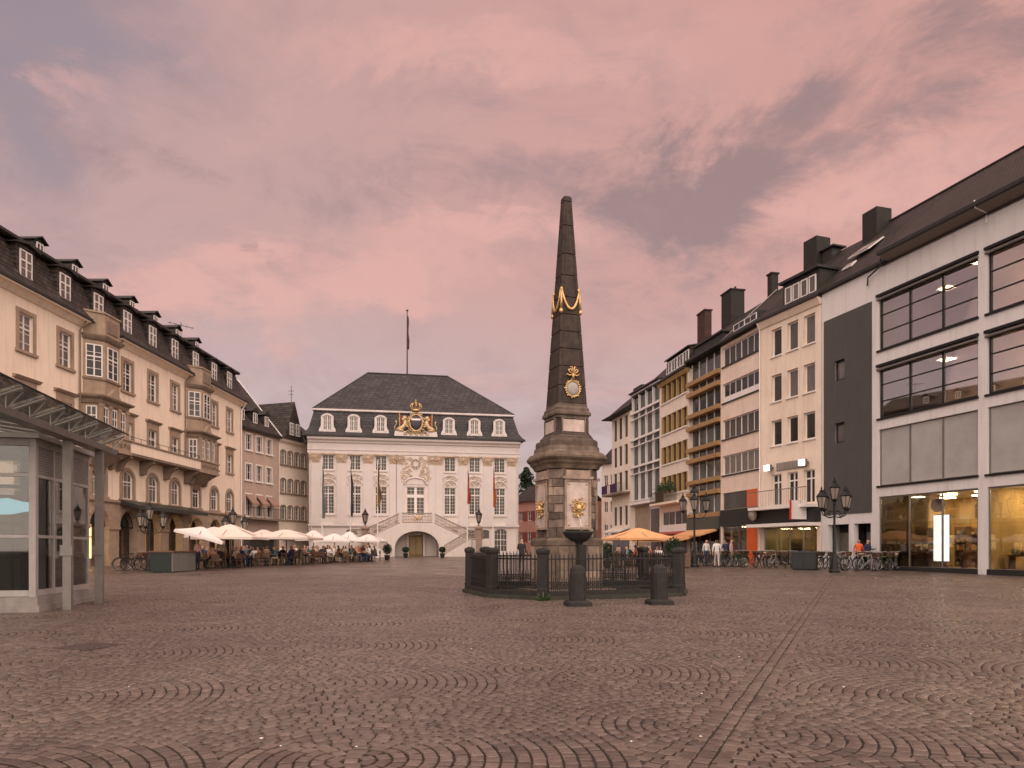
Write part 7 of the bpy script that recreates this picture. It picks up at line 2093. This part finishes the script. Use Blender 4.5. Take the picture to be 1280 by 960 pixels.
# ------------------------------------------------------------------ counter, cabinet, bins, planters
t = thing('sales_counter', 'bottle green sales counter with grey side panel and brown top', 'counter', (X(202,37), 37, gz(37)))
m = MB(); m.box(-.58,.50,0,2.7,.05,1.05); m.build('body', M['green'], t)
m = MB(); m.box(.502,.56,.02,2.7,.05,1.05); m.build('side_panel', mat('grey_counter_side', (.17,.16,.145), .6, (.13,.12,.11), 3.), t)
m = MB(); m.box(-.64,.62,-.06,2.75,1.052,1.12); m.build('counter_top', M['wood'], t)
m = MB(); m.box(-.5,.45,.1,2.6,-.05,.05); m.build('base', M['iron'], t)
t = thing('power_cabinet', 'dark grey street cabinet among the parked bicycles', 'cabinet', (X(1006,40.5), 40.5, gz(40.5)), R(-35))
m = MB(); m.box(-.65,.65,-.25,.25,.06,.98); m.build('body', mat('cabinet_grey', (.022,.024,.022), .5, (.016,.017,.016), 3.), t)
m = MB(); m.box(-.70,.70,-.30,.30,.982,1.06); m.build('lid', mat('cabinet_lid', (.06,.06,.055), .5), t)
for s in (-1,1):
    m = MB(); m.box(*sorted((s*.03,s*.60)),-.275,-.252,.14,.92); m.build('door', mat('cabinet_door', (.024,.026,.024), .5), t)
m = MB(); m.box(-.6,.6,-.2,.2,-.1,.06); m.build('base', M['basalt'], t)
t = thing('wooden_planter', 'pale wooden box planter beside the orange awning', 'planter', (X(853,43.5), 43.5, gz(43.5)), R(10))
for k in range(4):
    for s in (-1,1):
        m = MB(); m.box(-.32,.32,*sorted((s*.30,s*.33)),.08+k*.21,.27+k*.21); m.build('board', mat('pale_wood', (.20,.12,.065), .7, (.14,.085,.045), 5.), t)
        m = MB(); m.box(*sorted((s*.32,s*.345)),-.33,.33,.08+k*.21,.27+k*.21); m.build('board', mat('pale_wood', (.34,.20,.10), .7), t)
m = MB(); m.box(-.3,.3,-.29,.29,-.02,.80); m.build('soil_box', M['bark'], t)
def shrub(px, d, r, h, n, label, seed, pot=True):
    t = thing('potted_shrub', label, 'shrub', (X(px,d), d, gz(d)))
    m = MB(); m.lathe([(.18,0),(.26,.42),(.28,.45),(.24,.45),(.22,.40)], 12); m.build('pot', M['basalt'], t)
    m = MB(); m.tube([(0,0,.38),(0,0,.45+h*.6)], .03, 5); m.build('stem', M['bark'], t)
    rng = random.Random(seed); m = MB()
    for k in range(n):
        v = Vector((rng.gauss(0,1),rng.gauss(0,1),rng.gauss(0,1))).normalized()*rng.random()**.4
        c = Vector((v.x*r, v.y*r, .5+h/2+v.z*h/2)); s = rng.uniform(.04,.09)
        v1 = Vector((rng.gauss(0,1),rng.gauss(0,1),rng.gauss(0,1))).normalized()*s; v2 = Vector((rng.gauss(0,1),rng.gauss(0,1),rng.gauss(0,1))).normalized()*s*.55
        m.add([tuple(c-v1),tuple(c+v2),tuple(c+v1),tuple(c-v2)], [(0,1,2,3)])
    m.build('foliage', M['leafd'], t)
shrub(484, 62, .4, .9, 900, 'round potted shrub at the end of the café tables by the town hall stairs', 1)
shrub(507, 71, .36, .6, 900, 'round potted shrub left of the portal under the town hall stairs', 2)
shrub(553, 71, .36, .6, 900, 'round potted shrub right of the portal under the town hall stairs', 3)
shrub(842, 42.5, .5, 1.4, 1300, 'tall potted shrub beside the wooden planter', 4)
shrub(759, 43.0, .4, 1.1, 900, 'potted shrub under the edge of the orange parasol', 5)
# iron drain cover
t = thing('drain_cover', 'square iron drain cover set in the cobbles', 'drain cover', (X(112,11.0), 11.0, gz(11)+.006), R(-20))
m = MB(); m.box(-.34,.34,-.34,.34,-.05,0.004); m.build('plate', mat('drain_iron', (.09,.065,.055), .6, (.06,.045,.04), 8.), t)
for k in range(6):
    m = MB(); m.box(-.28,.28,-.27+k*.1,-.23+k*.1,.0045,.012); m.build('ridge', mat('drain_iron', (.09,.065,.055), .6), t)
# scraps of paper on the cobbles
rng = random.Random(8)
pm = mat('paper_scrap', (.75,.68,.62), .8)
for k in range(18):
    d = 5.6 + 10*rng.random()**1.5; px = rng.uniform(20, 1260)
    s = rng.uniform(.007,.013)
    m = MB(); m.rings([[(-s,-s*.7,0),(s*.9,-s,.001),(s,s*.8,0),(-s*.8,s,.001)],[(-s*.7,-s*.5,s*.5),(s*.5,-s*.7,s*.6),(s*.7,s*.5,s*.4),(-s*.6,s*.7,s*.55)]])
    o = m.build('litter_scrap', pm, None, loc=(X(px,d), d, gz(d)+.002), rz=rng.uniform(0,6))
    tag(o, 'tiny crumpled white paper scrap lying on the cobbles', 'litter', 'paper scraps on the cobbles')
